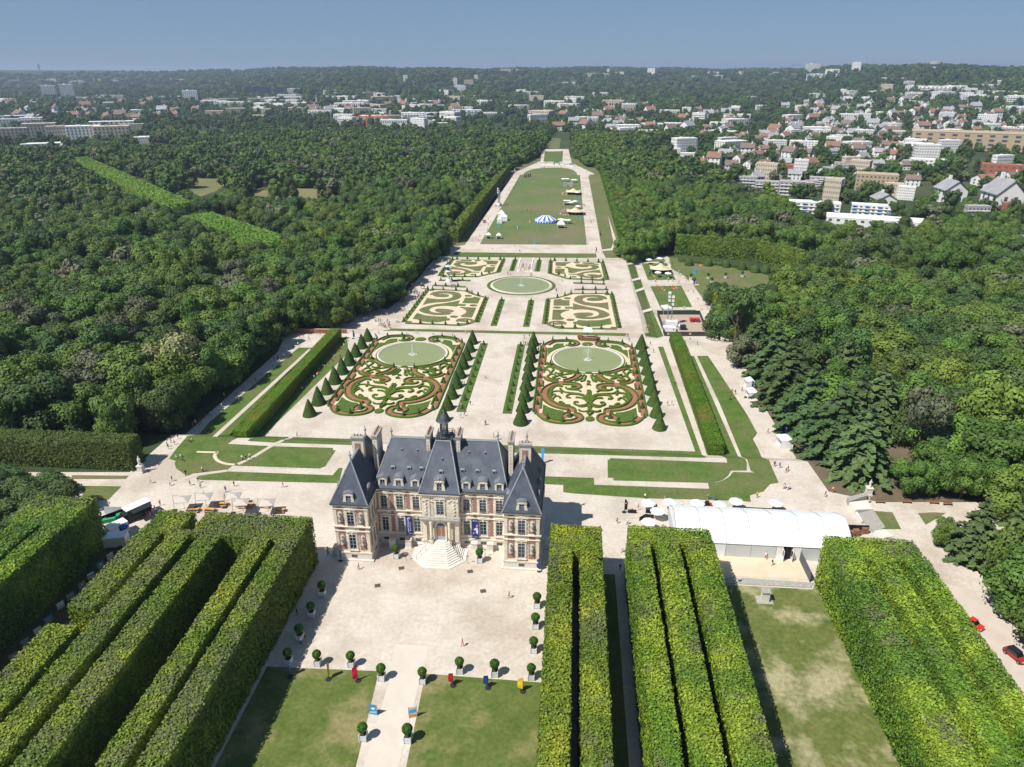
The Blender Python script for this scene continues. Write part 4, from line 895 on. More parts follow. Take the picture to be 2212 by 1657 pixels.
# exclusion polygons inside the woods (glades, clipped avenues, meadow)
AV1P = [(150,330),(190,325),(300,375),(405,430),(400,455),(340,450),(240,395)]; AV2P = [(412,450),(470,450),(560,485),(620,515),(600,545),(520,530),(430,480)]
AVL1, AVL2 = [[tuple(onz('F', x, y, 2.5)[:2]) for x, y in P] for P in (AV1P, AV2P)]
MEAD = [pp('a', [(1120,785),(1445,800),(1455,835),(1380,885),(1280,920),(1225,890),(1180,830)]), pp('a', [(1540,915),(1640,855),(1900,855),(2212,865),(2180,915),(1950,940),(1700,935)]), pp('a', [(1150,518),(1280,495),(1520,492),(1480,518),(1250,540)])]
def aF(P): return [px('a', x, y) for x, y in P]
KEEP = [aF([(0,450),(600,450),(1000,475),(980,500),(860,540),(1120,545),(1120,575),(860,580),(700,552),(440,585),(0,585)]), [(2010,300),(2212,300),(2212,318),(2010,320)], [(1725,430),(1960,440),(1990,490),(1800,478)], [(1560,385),(1800,395),(1960,400),(1950,440),(1740,425),(1620,405)], [(2020,400),(2212,390),(2212,455),(2130,470),(2030,430)], [(165,336),(195,334),(300,380),(398,432),(396,448),(340,436),(250,395)], [(418,454),(470,458),(560,495),(606,520),(590,530),(520,512),(440,476)], aF([(1140,795),(1435,805),(1445,830),(1380,880),(1290,905),(1235,880),(1190,830)]), aF([(1580,910),(1650,870),(1900,865),(2160,872),(2100,905),(1950,920),(1700,920)]),
        aF([(1160,520),(1280,500),(1500,497),(1470,512),(1240,530)]), [(975,500),(1098,385),(1165,352),(1175,325),(1225,325),(1235,352),(1280,372),(1325,530),(1000,540)], [(1465,510),(1540,505),(1640,520),(1735,540),(1735,560),(1640,580),(1470,570)], [(1480,570),(1560,570),(1640,580),(1660,600),(1600,612),(1540,606),(1500,606)], [(1995,558),(2105,566),(2085,583),(1998,577)]]
def fit(x, y, r, h):
    for k in (1, .8, .62):
        z = zt(x, y); ok = True
        for dx in (-1, 0, 1):
            for hh in (.55, .8, 1.0):
                u, v = proj(x+dx*r*k*.9, y, z+h*k*hh)
                if any(inpoly(u, v, P) for P in KEEP): ok = False; break
            if not ok: break
        if ok: return r*k, h*k
    return None
LEFT = [(-69,127),(-70,129),(-70,140),(-68.5,165),(-68,195),(-70,207),(-70,214),(-60,216),(-54,232)]+pp('q1', [(430,960),(560,760),(600,700),(820,380),(1090,330),(1130,150),(1330,60),(1450,40)])+pp('5', [(120,1040),(215,1010)])+[(-50,380),(-44,500),(-42,640),(-30,690),(-20,760),(-18,900),(-14,985),(-300,985),(-820,985),(-900,800),(-200,128)]
pts = poisson(LEFT, 6500, 7.8, 5, [AVL1, AVL2]+MEAD)
pts = [p for p in pts if inview(*p)]; pts.sort(key=lambda p: (p[0]-20)**2+p[1]**2)
def hk(p): r_ = random.Random(int(p[0]*31+p[1]*17)); return r_
cnt = 0
for p in pts:
    r_ = hk(p); D = math.hypot(p[0]-20, p[1]); edge = not inpoly(p[0]+7, p[1]-3, LEFT)
    q = r_.random(); kind = 'lush' if q < .5 else 'dark' if q < .78 else 'bright' if q < .93 else 'grey' if q < .99 else 'purple'
    if 250 < D < 700 and p[0] < -150 and q > .7: kind = 'dark' if q < .9 else 'bluecedar'
    r = r_.uniform(5.8, 9.0)*(.82 if edge else 1); h = r_.uniform(10, 15.5)*(.8 if edge else 1)
    q_ = fit(p[0], p[1], r, h)
    if q_ is None: continue
    r, h = q_
    if cnt < 130:
        cnt += 1
        lab = DESC[kind]+' '+where(p[0], p[1], edge)
        tree(kind, p[0], p[1], r, h, lab, 'trees '+where(p[0], p[1], edge))
    else: FAR.append((kind if kind in ('lush','dark','bright') else ('pale' if kind != 'purple' else 'dark'), p[0], p[1], zt(*p), r, h))
# right wood
RIGHT = [(72,205),(69,191),(74,150),(74,135),(80,126),(96,127),(100,98),(88,88),(88,40),(260,40),(900,400),(900,700),(700,985),(20,985),(19,860),(24,760),(30,700),(46,640),(50,420),(52,380)]+pp('5', [(1790,1130),(1850,1180),(2030,1170)])+pp('6', [(620,190),(750,190)])+pp('6', [(1900,400),(1830,440),(1200,500),(1130,740),(1250,900),(1260,1000),(1240,1150),(1230,1350),(1600,1430)])
CIRC = pp('F', [(1455,570),(1455,540),(1540,540),(1735,560),(1740,590),(1690,620),(1560,625)])
POOL = pp('F', [(1990,555),(2110,562),(2140,545),(2150,560),(2120,620),(2080,650),(2070,625),(2085,590),(1990,580)])
def townmask(x, y):
    u, v = proj(x, y, zt(x, y)+1)
    return inpoly(u, v, [(1340,330),(1420,310),(1700,300),(1990,300),(2010,262),(2212,262),(2300,560),(2212,560),(2150,500),(2010,520),(1790,490),(1700,440),(1600,395),(1440,360)])
pr = poisson(RIGHT, 6500, 7.6, 8, [CIRC, POOL]); pr = [p for p in pr if inview(*p)]; pr.sort(key=lambda p: (p[0]-20)**2+p[1]**2)
cnt = 0
SPEC = [('cedar', 75.5,183,8,17), ('cedar', 75.5,168,8,18), ('cedar', 76.5,154,7.5,17), ('cedar', 78.5,142,8,18), ('cedar', 79.5,130,7,16), ('cedar', 84,147,7,18), ('cedar', 74,196,6,15), ('cedar', 90,172,7,18), ('cedar', 92,155,7,17), ('pine', 70,205,7.5,19), ('greypine', 92,134,5.5,16),
        ('bright', 112,143,8.5,19), ('pale', 127,122,9,17), ('lush', 96,122.5,3.6,8), ('lush', 102,122.5,3.6,8), ('lush', 108,122.5,3.6,8), ('lush', 85.5,122.5,3.4,7.5), ('lush', 90.5,122.5,3.6,8.2), ('fir', 92,99,5,15), ('cedar', 89,104,4.5,12), ('lush', 85.3,106.5,2.2,5.5), ('lush', 97,92,6,13), ('lush', 99,80,6,12), ('dark', 94,70,5.5,11), ('dark', 108,98,7,14), ('dark', 112,110,7,15), ('bright', 106,88,6.5,14)]
SL = {'cedar':'tall cedar with layered drooping boughs beside the right hand path','pine':'tall pine with bare trunk and spreading dark crown above the garden crossroads','greypine':'grey crowned pine with bare trunk behind the clipped lime row','fir':'dark conical fir behind the right hand clipped hedges',
      'bright':'large bright green tree in the wood on the right','pale':'big pale flowering tree at the right edge','lush':'low rounded green tree in the clipped row by the benches','dark':'dark green tree at the right hand road'}
for k, x, y, r, h in SPEC:
    lab = SL[k]
    if k == 'lush' and y > 115: g = 'clipped lime row by the benches'
    elif k == 'lush': lab = 'rounded green tree beside the right hand road'; g = 'trees at the right hand road'
    elif k == 'cedar' and y < 110: lab = 'small cedar at the foot of the right hand stairs'; g = None
    else: g = k+' trees on the right'
    if (x, y) == (85.3, 106.5): lab = 'small lone tree on the gravel by the stairs'; g = None
    if k == 'cedar' and y > 110: cn_ = globals().get('cn_', 0)+1; lab = 'tall layered cedar beside the right hand path, %s' % ['second from the pine','middle of the row','behind the middle stall','fourth along the path','nearest the stairs','in the second rank','next to the pine','behind the front row, farther','behind the front row, nearer'][min(8, cn_-1)]
    if k == 'lush' and y > 115: ln_ = globals().get('ln_', 0)+1; lab = 'low rounded tree, %s in the clipped row by the benches' % ['third','fourth','rightmost','leftmost','second'][min(4, ln_-1)]
    tree(k, x, y, r, h, lab, g, base=.12 if r > 4 else .2)
for p in pr:
    if any((p[0]-s[1])**2+(p[1]-s[2])**2 < (s[3]*.95)**2 for s in SPEC) or townmask(*p): continue
    r_ = hk(p); D = math.hypot(p[0]-20, p[1]); q = r_.random(); edge = not inpoly(p[0]-7, p[1]-3, RIGHT)
    kind = 'lush' if q < .45 else 'dark' if q < .80 else 'bright' if q < .92 else 'grey' if q < .97 else 'fir'
    if p[0] < 75 and p[1] > 330: kind = 'lush' if q < .7 else 'bright'
    r = r_.uniform(5.6, 8.6)*(.82 if edge else 1); h = r_.uniform(10, 15)*(.8 if edge else 1)
    q_ = fit(p[0], p[1], r, h)
    if q_ is None: continue
    r, h = q_
    if cnt < 95:
        cnt += 1; lab = DESC[kind]+' '+where(p[0], p[1], edge)
        tree(kind, p[0], p[1], r, h, lab, 'trees '+where(p[0], p[1], edge))
    else: FAR.append((kind if kind in LOW else 'pale', p[0], p[1], zt(*p), r, h))
for x, y, r, h in ((-72.8,102.5,5.2,6.8),(-80,101,5.6,7.4),(-88,103,6,7.2),(-97,103,6.4,7.2),(-79,107.5,4.6,5.0),(-88,109,5,5.0),(-98,110,5,5.2),(-106,105,6,6.4),(-74,97,4,5.5),(-84,95.5,5,6.5)): tree('dark', x, y, r, h, 'dark dense rounded tree at the left edge behind the clipped hedge', 'dark tree clump at the left edge')
# single notable trees
for c, x, y, k, r, h, lab in [('4', 95, 130, 'yellow', 4.5, 10, 'vivid yellow leaved tree at the edge of the left wood'), ('S', 640, 560, 'pale', 8.5, 16, 'large pale flowering tree at the left path'), ('S', 130, 330, 'grey', 7, 15, 'grey green tree in the left wood behind the pale one')]:
    g = at(c, x, y, 4); tree(k, g.x, g.y, r, h, lab)
for i in range(11):
    g = at('F', 5+i*13.5, 596-i*2, 0); tree('poplar', g.x, g.y, 1.9, 15+random.random()*2, 'tall columnar poplar in the row at the left edge of the photo', 'row of poplars in the left wood')
def edge_row(V, step, off, seed, side):
    r_ = random.Random(seed); acc = 0
    for (x0, y0), (x1, y1) in zip(V, V[1:]):
        L_ = math.hypot(x1-x0, y1-y0)
        if L_ < .1: continue
        nx_, ny_ = -(y1-y0)/L_, (x1-x0)/L_
        while acc < L_:
            x = x0+(x1-x0)*acc/L_+nx_*off*r_.uniform(.8, 1.5); y = y0+(y1-y0)*acc/L_+ny_*off*r_.uniform(.8, 1.5); acc += step*r_.uniform(.8, 1.2)
            r = r_.uniform(4.6, 6.4); h = r_.uniform(9.5, 13.5); q = fit(x, y, r, h)
            if q is None: continue
            k = 'lush' if r_.random() < .55 else 'dark' if r_.random() < .6 else 'bright'
            if math.hypot(x-20, y) < 330: tree(k, x, y, q[0], q[1], DESC[k]+' overhanging the '+side+' path '+('near the castle' if y < 150 else 'beside the yew hedge' if y < 205 else 'beside the turf parterres' if y < 330 else 'by the great lawn'), 'edge trees on the '+side)
            else: FAR.append((k, x, y, zt(x, y), q[0], q[1]))
        acc -= L_
edge_row(LEFT[2:18], 6.0, 3.2, 71, 'left'); edge_row([(-50,380),(-46,500),(-44,640)], 6.5, 5, 72, 'left')
edge_row([(52,640),(50,500),(52,385)], 6.0, 2.0, 73, 'right'); edge_row([(85.5,58),(87,98)], 5.0, -2.2, 74, 'right'); edge_row([(91,60),(93,100)], 6.5, -5, 76, 'right'); pass
# far woods, town trees and hills: instanced
def wooded(x, y, u, v):
    r_ = random.random()
    if inpoly(u, v, [(0,270),(330,272),(420,285),(420,315),(250,318),(130,335),(0,335)]): return .25     # campus left
    if inpoly(u, v, [(690,235),(1180,235),(1180,285),(690,285)]): return .45
    if inpoly(u, v, [(1340,300),(1750,290),(2212,240),(2300,560),(2212,560),(2150,500),(2010,520),(1790,500),(1700,440),(1600,395),(1440,360)]): return .42
    if inpoly(u, v, [(1190,195),(1600,185),(1600,300),(1190,290)]): return .75
    if v > 205 and u > 1560: return .55
    if v > 200 and u < 900: return .6
    return .93
r_ = random.Random(99); n = 0
while n < 15000:
    D = 950*(5.5**r_.random()) if r_.random() < .8 else r_.uniform(300, 1100); az = radians(r_.uniform(-42, 33)); x = 20+D*sin(az); y = D*cos(az)
    if D < 990 and (x < 60 or not (townmask(x, y))): continue
    if abs(x) < 14 and y < 1120: continue
    z = zt(x, y); u, v = proj(x, y, z+8)
    if not (-40 < u < 2252): continue
    if any(inpoly(x, y, e) for e in MEAD): continue
    n += 1
    if r_.random() > wooded(x, y, u, v): continue
    s = 5.0*(1+max(0, D-1200)/1500); q = r_.random()
    FAR.append(('lush' if q < .38 else 'dark' if q < .88 else 'pale' if q < .93 else 'bright' if q < .97 else 'fir', x, y, z-1, s*r_.uniform(.8, 1.3), min(16, s*2.0)*r_.uniform(.8, 1.2)))
def gn_group(obj):
    g = bpy.data.node_groups.new('scatter', 'GeometryNodeTree'); g.interface.new_socket('Geometry', in_out='INPUT', socket_type='NodeSocketGeometry'); g.interface.new_socket('Geometry', in_out='OUTPUT', socket_type='NodeSocketGeometry')
    n = g.nodes; L = g.links; i = n.new('NodeGroupInput'); o = n.new('NodeGroupOutput'); ip = n.new('GeometryNodeInstanceOnPoints'); oi = n.new('GeometryNodeObjectInfo'); oi.inputs['Object'].default_value = obj; oi.inputs['As Instance'].default_value = True
    L.new(i.outputs[0], ip.inputs['Points']); L.new(oi.outputs['Geometry'], ip.inputs['Instance'])
    for nm, sk in (('scl', 'Scale'), ('rot', 'Rotation')):
        a = n.new('GeometryNodeInputNamedAttribute'); a.data_type = 'FLOAT_VECTOR'; a.inputs['Name'].default_value = nm; L.new([q for q in a.outputs if q.enabled and q.name == 'Attribute'][0], ip.inputs[sk])
    L.new(ip.outputs[0], o.inputs[0]); return g
def scatter(name, items, mesh, label, cat):
    """items (x,y,z,sx,sz)"""
    src = mk(name+'_sample', mesh, loc=(items[0][0], items[0][1], items[0][2]), scale=(items[0][3], items[0][3], items[0][4])); 
    src['label'] = label; src['category'] = cat; src['kind'] = 'stuff'
    items = items[1:]
    me = bpy.data.meshes.new(name); me.from_pydata([q[:3] for q in items], [], [])
    a = me.attributes.new('scl', 'FLOAT_VECTOR', 'POINT'); a.data.foreach_set('vector', np.array([(q[3], q[3], q[4]) for q in items]).ravel())
    b = me.attributes.new('rot', 'FLOAT_VECTOR', 'POINT'); b.data.foreach_set('vector', np.array([(0, 0, (i*2.399) % 6.28) for i in range(len(items))]).ravel())
    o = mk(name, me, label=label, cat=cat, kind='stuff'); md = o.modifiers.new('scatter', 'NODES'); md.node_group = gn_group(src); return o
for k, lab in (('lush','mass of mid green trees in the woods and town'),('dark','mass of dark green trees covering the hills'),('bright','bright green tree tops among the far woods'),('pale','grey green tree tops among the far woods'),('fir','dark pointed firs among the far woods')):
    it = [(x, y, z+h*.08, r if k != 'fir' else r*2.4, (h/1.7) if k != 'fir' else h*1.15) for kk, x, y, z, r, h in FAR if kk == k]
    near = [q for q in it if math.hypot(q[0]-20, q[1]) < 520]; farr = [q for q in it if math.hypot(q[0]-20, q[1]) >= 520]
    if k in ('lush','dark','bright') and len(near) > 2:
        for j in range(len(PR[k])): scatter('woodland', near[j::len(PR[k])], PR[k][j], lab.replace('far ', '')+' near the gardens', 'woodland')
    elif len(near) > 1: farr += near
    if len(farr) > 1: scatter('distant_woodland', farr, LOW[k][0], lab, 'woodland')
# -------------------------------------------------- clipped hedges
def hedge(name, label, rects, z0, z1, m, dens=14, size=.38, loc=(0,0,0), rz=0, group=None, wob=.22, cat='hedge', zs=None):
    """rects: list of (x0,x1,y0,y1) merged; leaf quads on the outer surface over an inner box"""
    P = []; N = []; T = []; hull = MB()
    h = z1-z0
    def inside(X, Y, skip, e=.02):
        q = np.zeros(len(X), bool)
        for i, (a, b, c, d) in enumerate(rects):
            if i != skip: q |= (X > a+e) & (X < b-e) & (Y > c+e) & (Y < d-e)
        return q
    for i, (a, b, c, d) in enumerate(rects):
        s = .22; hull.box(a+s, b-s, c+s, d-s, z0, z1-.25, m)
        def put(n, X, Y, Z, nn, tp):
            q = ~inside(X, Y, i if tp else -1, 0 if tp else -.02) if tp else ~inside(X+nn[0]*.1, Y+nn[1]*.1, i)
            if tp and i > 0:
                q = np.ones(len(X), bool)
                for k in range(i):
                    a2, b2, c2, d2 = rects[k]; q &= ~((X > a2) & (X < b2) & (Y > c2) & (Y < d2))
            X, Y, Z = X[q], Y[q], Z[q]
            w = (np.sin(X*1.3+Y*.7)+np.sin(Y*1.9-X*.5)+np.sin(X*3.1+Y*2.3+Z*2))/3*wob*.5+rng.normal(0, wob*.35, len(X))
            W_ = w[:, None]*np.array(nn)[None, :]
            P.append(np.stack([X, Y, Z], 1)+W_); N.append(np.tile(np.array(nn, float), (len(X), 1))); T.append(np.full(len(X), tp))
        nt_ = int((b-a)*(d-c)*dens); put(nt_, rng.uniform(a, b, nt_), rng.uniform(c, d, nt_), np.full(nt_, z1), (0,0,1), 1.0)
        for x, nn in ((a, (-1,0,0)), (b, (1,0,0))):
            k = int((d-c)*h*dens*.8); put(k, np.full(k, x), rng.uniform(c, d, k), rng.uniform(z0, z1, k), nn, 0.0)
        for y, nn in ((c, (0,-1,0)), (d, (0,1,0))):
            k = int((b-a)*h*dens*.8); put(k, rng.uniform(a, b, k), np.full(k, y), rng.uniform(z0, z1, k), nn, 0.0)
    P = np.concatenate(P); N = np.concatenate(N); T = np.concatenate(T)
    me = quad_cloud(P, N, size, .38 if wob > .1 else .14, rng.random(len(P)), name, [m], (hull.v, [list(f) for f in hull.f]), T)
    return mk(name, me, None, loc, rz, label, cat, group)
hedge('clipped_hedge', 'clipped lime hedge block with one long slot right beside the gravel court', [(18.5,26.3,88.0,94.3),(18.5,21.8,24,88.2),(23.1,26.3,24,88.2)], 0, 9, HEDGE, 44, .20)
hedge('clipped_hedge', 'clipped lime hedge of three joined rows between the two right hand lawns', [(30.6,43.2,91.2,95.0),(30.6,33.6,24,91.4),(34.7,38.0,24,91.4),(39.3,43.3,24,91.4)], 0, 9, HEDGE, 44, .20)
hedge('clipped_hedge', 'clipped lime hedge of three joined rows right of the lawn with the stone pedestal', [(60.6,73.8,89.5,94.8),(60.6,64.4,24,89.7),(65.9,69.0,24,89.7),(70.8,74.0,24,89.7)], 0, 9, HEDGE, 44, .20)
hedge('clipped_hedge', 'large clipped lime hedge block with deep pit and slots left of the gravel court', [(-37.5,-20.0,86.9,93.0),(-45.5,-39.6,87.0,92.9),(-23.2,-20.0,24,87.2),(-27.3,-24.4,24,87.2),(-35.8,-32.3,24,87.2),(-40.7,-37.3,24,88.0),(-45.8,-41.9,69.8,87.2),(-46.2,-41.9,24,66.6)], 0, 9, HEDGEB, 44, .20)
hedge('clipped_hedge', 'clipped lime hedge behind the food trucks at the left edge', [(-67.5,-57.4,87,94.5),(-61.0,-57.4,30,87.2),(-66.5,-61.9,30,87.2)], 0, 9.6, HEDGE, 34, .22)
hedge('clipped_hedge', 'tall dark clipped hedge wall at the left edge above the corner lawn', [(-116,-67.2,118.4,122.6)], 0, 6.4, leafmat('dark clipped hedge', (.055,.100,.022), (.080,.130,.030), .3, rnd=.05, leaf=.3), 34, .22)
MB().box(-110,-70.5,119,119.5,0,.8,BARK)
hedge('yew_hedge', 'long low clipped yew hedge along the left side of the embroidery parterres', [(-54.0,-50.8,135.2,204.8)], -2.4, 1.0, HEDGEY, 40, .2, wob=.04)
hedge('yew_hedge', 'long low clipped yew hedge along the right side of the embroidery parterres', [(51.4,54.9,139.4,211.5)], -2.5, .3, HEDGEY, 40, .2, wob=.04)
for p in []: pass
# avenue hedges beside the great lawn
def hedge_line(label, a, b, w, z, h, m=HEDGEF, dens=5, size=.6, **k):
    a = Vector(a[:2]); b = Vector(b[:2]); L_ = (b-a).length; ang = math.atan2((b-a).y, (b-a).x)
    return hedge('clipped_hedge', label, [(0, L_, -w/2, w/2)], 0, h, m, dens, size, (a.x, a.y, z), ang, **k)
g1 = at('5', 300, 1010); g2 = at('5', 778, 360)
hedge_line('long clipped hedge along the left side of the great lawn', (g1.x-3.0, g1.y), (g2.x-3, g2.y), 5.2, -7.5, 7.2)
hedge_line('long clipped hedge along the right side of the great lawn', (47.2,372), (44.5,655), 4.4, -7.5, 6.0)
hedge_line('dark clipped hedge curving in at the far left of the great lawn', (-41,665), (-24,745), 4, -7.5, 6); hedge_line('dark clipped hedge curving in at the far right of the great lawn', (43,668), (27,745), 4, -7.5, 6)
hedge_line('clipped hedge along the left of the far avenue', (-22,748), (-20,860), 4, -8, 6); hedge_line('clipped hedge along the right of the far avenue', (21,750), (21.5,870), 3, -8, 6)
def hedge_px(label, c, pts, w, h, z_ref, **k):
    q = [onz(c, x, y, z_ref) for x, y in pts]
    for i in range(len(q)-1): hedge_line(label, q[i], q[i+1], w, z_ref-h, h, **k)
BRH = leafmat('young lime hedge', (.115,.225,.024), (.155,.270,.034), .05, rnd=.05, leaf=.35)
hedge_px('bright clipped lime avenue running diagonally through the left wood, farther half', 'F', [(165,340),(385,440)], 17, 9, 2.5, m=BRH, dens=5, size=.6, wob=.3)
hedge_px('bright clipped lime avenue running diagonally through the left wood, nearer half', 'F', [(425,462),(600,522)], 17, 9, 2.5, m=BRH, dens=5, size=.6, wob=.3)
q = [onz('F', x, y, 2) for x, y in ((1462,507),(1490,508),(1640,520),(1725,538),(1730,560))]
for i in range(4): hedge_line('tall clipped hedge screen curving round the right hand round lawn', q[i], q[i+1], 3.5, -7.5, 9.5, dens=7, size=.5, group='curved hedge screen behind the round lawn')
g = onz('F', 1545, 622, 1); hedge('clipped_hedge', 'clipped hedge block at the near end of the round lawn', [(0,26,-5,4)], 0, 6.5, HEDGE, 7, .5, (g.x, g.y, -7.5))
for a_, b_ in (((770,255),(1500,330)), ((1500,330),(1860,390))):
    p, r2 = at('6', *a_), at('6', *b_); hedge_line('low dark hedge behind the round lawn', p, r2, 1.2, -7.5, 1.3, HEDGEY, 8, .4, group='low hedge behind the round lawn')
for x in (2110, 2140): p = at('F', x, 640); r2 = at('F', x+35, 535); hedge_line('clipped hedge beside the long pool on the right', p, r2, 3, p.z, 4, HEDGE, 5, .6, group='hedges beside the long pool')
mk('pool_water', sheetmesh('pool_water', [pp('F', [(1995,558),(2100,566),(2085,585),(1995,578)])], WATER, .05), kind='structure')
# yew cones and small topiary
def yewcone():
    t = thing('yew_cone', 'x', 'topiary'); pr_ = [(1.76*(1-k/9.0)**.88+.03, .1+4.4*(k/9.0)) for k in range(10)]
    m = MB(); m.lathe([(1.7,0)]+pr_, YEW, 22); c = m.obj('clipped_crown', t)
    P = []; N = []
    for _ in range(2400):
        k = 1-random.random()**.5; a = random.random()*2*pi; r = 1.76*(1-k)**.88+.03; P.append((r*cos(a), r*sin(a), .1+4.4*k)); N.append((cos(a), sin(a), .4))
    me = quad_cloud(np.array(P), np.array(N), .16, .35, rng.random(len(P)), 'leaf_tufts', [leafmat('yew tufts', (.036,.082,.014), (.060,.115,.022), 1.2, rnd=.2, leaf=.35)])
    mk('leaf_tufts', me, c); MB().tube((0,0,-.1), (0,0,.3), .18, BARK).obj('trunk', t); return t
YC = yewcone(); first = True
for sx, x0, side in ((-1,-42.3,'outer left'),(-1,-9.3,'inner left'),(1,9.5,'inner right'),(1,42.2,'outer right')):
    for k in range(9):
        y = 151.3+k*6.62; x = x0; lab = ('large dark clipped yew cone, number %s from the castle in the %s row' % (['one','two','three','four','five','six','seven','eight','nine'][k], side))
        lab = 'large dark clipped yew cone, %s from the castle in the %s row' % (['first','second','third','fourth','fifth','sixth','seventh','eighth','ninth'][k], side)
        s = random.uniform(.93, 1.05); sc = (s, s, s*random.uniform(.92, 1.1))
        if side == 'outer left' and k == 3 or side == 'outer right' and k in (2,): lab = lab.replace('dark', 'brownish')
        if first: YC['label'] = lab; YC.location = (x, y, -2.5); YC['group'] = 'yew cones along the embroidery parterres'; first = False; YC.scale = sc
        else: copy_tree(YC, (x, y, -2.5), random.random()*6, lab, sc)
def topiary(tiered):
    t = thing('topiary_cone', 'x', 'topiary'); m = MB()
    if tiered: m.lathe([(.50,0),(.53,.15),(.42,.4),(.15,.58),(.16,.68),(.34,.75),(.32,.9),(.12,1.05),(.11,1.12),(.2,1.2),(.16,1.35),(.03,1.8)], YEW, 12)
    else: m.lathe([(.52,0),(.55,.12),(.42,.55),(.24,1.15),(.04,1.75)], YEW, 12)
    m.obj('clipped_crown', t); MB().tube((0,0,-.1),(0,0,.1),.08,BARK).obj('trunk', t); return t
T1 = topiary(False); T2 = topiary(True); used = {T1.name: 0, T2.name: 0}
def put_top(x, y, lab, group, i):
    T = T2 if (i*7+int(x)) % 3 == 0 else T1; form = 'tiered' if T is T2 else 'conical'; lab = lab % form; s = random.uniform(.9, 1.12)
    if used[T.name] == 0: T.location = (x, y, zt(x, y)); T['label'] = lab; T['group'] = group; used[T.name] = 1
    else: copy_tree(T, (x, y, zt(x, y)), random.random()*6, lab, s, group)
R5 = [(225,465),(218,535),(208,605),(198,680),(190,755),(180,830),(172,920),(160,1000),(458,370),(640,320),(788,270),(1075,265),(1395,268),(1665,268),(1780,290),(1805,355),(1820,435),(1835,515),(1850,590),(1865,665),(1880,750),(1900,830),(1920,920),(1945,1000),(1970,1090),(355,1065),(565,1115),(885,1112),(1215,1118),(1525,1120),(1075,172),(1385,172),(1645,172)]
R4 = [(450,270),(400,320),(360,380),(310,425),(265,480),(220,540),(170,595),(120,655),(75,735),(178,775),(500,770),(812,770),(1130,780),(1315,715),(1530,665),(585,245),(890,255),(1210,258),(1535,258),(1865,258),(1975,275),(1940,335),(1910,395),(1885,455),(1855,515),(1830,570),(1800,635),(105,880),(430,880),(750,885)]
for i, p in enumerate(A5(R5)):
    for s_ in (1, -1): put_top(s_*p[0], p[1], 'small %s clipped topiary bordering the nearer '+('right' if s_ > 0 else 'left')+' turf parterre', 'topiary round the turf parterres', i)
for i, p in enumerate(A4(R4)):
    for s_ in (1, -1): put_top(s_*p[0], p[1], 'small %s clipped topiary bordering the farther '+('left' if s_ > 0 else 'right')+' turf parterre', 'topiary round the turf parterres', i)
for nx_, ya, yb, xx, w_ in ((7,232,258.5,5.6,'between the round pond and the embroidery parterres'),(6,304,322.5,5.6,'beyond the round pond'),(10,158,203,5.7,'between the embroidery parterres')):
    for k in range(nx_):
        for s_ in (1,-1): put_top(s_*xx, ya+(yb-ya)*k/(nx_-1), 'small %s topiary on the '+('right' if s_ > 0 else 'left')+' grass strip '+w_, 'topiary on the grass strips', k)
E1 = [(235,175),(225,285),(215,400),(200,515),(185,635),(172,765),(155,920),(130,1090),(120,1250),(95,1420),(360,540),(860,690),(305,1525),(580,1575),(715,1480),(720,152),(655,95),(400,122)]
for cx in (-26, 26):
    for i, p in enumerate(loc1(E1)):
        for s_ in (1,-1): put_top(cx+s_*p[0], p[1], 'small %s topiary in the red gravel border of the '+('right' if cx > 0 else 'left')+' embroidery parterre', 'topiary in the embroidery parterres', i)
for x, y in ((895,300),(1122,305),(1332,320),(1522,350),(1678,385),(1798,385)):
    g = at('6', x, y); t = mk('yew_dome', None, None, (g.x, g.y, g.z), 0, 'broad dark yew dome on the hedge behind the round lawn', 'topiary', 'yew domes behind the round lawn', scale=.9)
    MB().lathe([(2.2,0),(2.3,.6),(1.9,2.2),(1.2,3.3),(.3,4.0)], YEW, 16).obj('clipped_crown', t)
# ------------------------------------------------------------------ town
WW = mat('white render', (.80,.79,.77), .8, (.72,.71,.68), .1); WB = mat('beige render', (.58,.50,.39), .8, (.50,.43,.34), .1); WY = mat('ochre brick wall', (.48,.38,.26), .85, (.43,.33,.22), .3)
WG = mat('dark curtain wall', (.05,.065,.08), .3); WGR = mat('grey concrete wall', (.42,.41,.40), .85, (.36,.35,.34), .2); WR = mat('red brick facade', (.36,.13,.08), .85)
RR = mat('orange tile roof', (.29,.15,.11), .85, (.22,.13,.105), .5); RB = mat('brown tile roof', (.17,.12,.10), .85, (.22,.165,.14), .5); RG = mat('grey roof', (.26,.27,.28), .7, (.34,.34,.35), .3); RF = mat('flat roof gravel', (.60,.59,.57), .9, (.48,.47,.45), .1)
WIN = flat('far window glass', (.10,.115,.13), .3); AWN = flat('blue awning', (.06,.22,.50), .6)
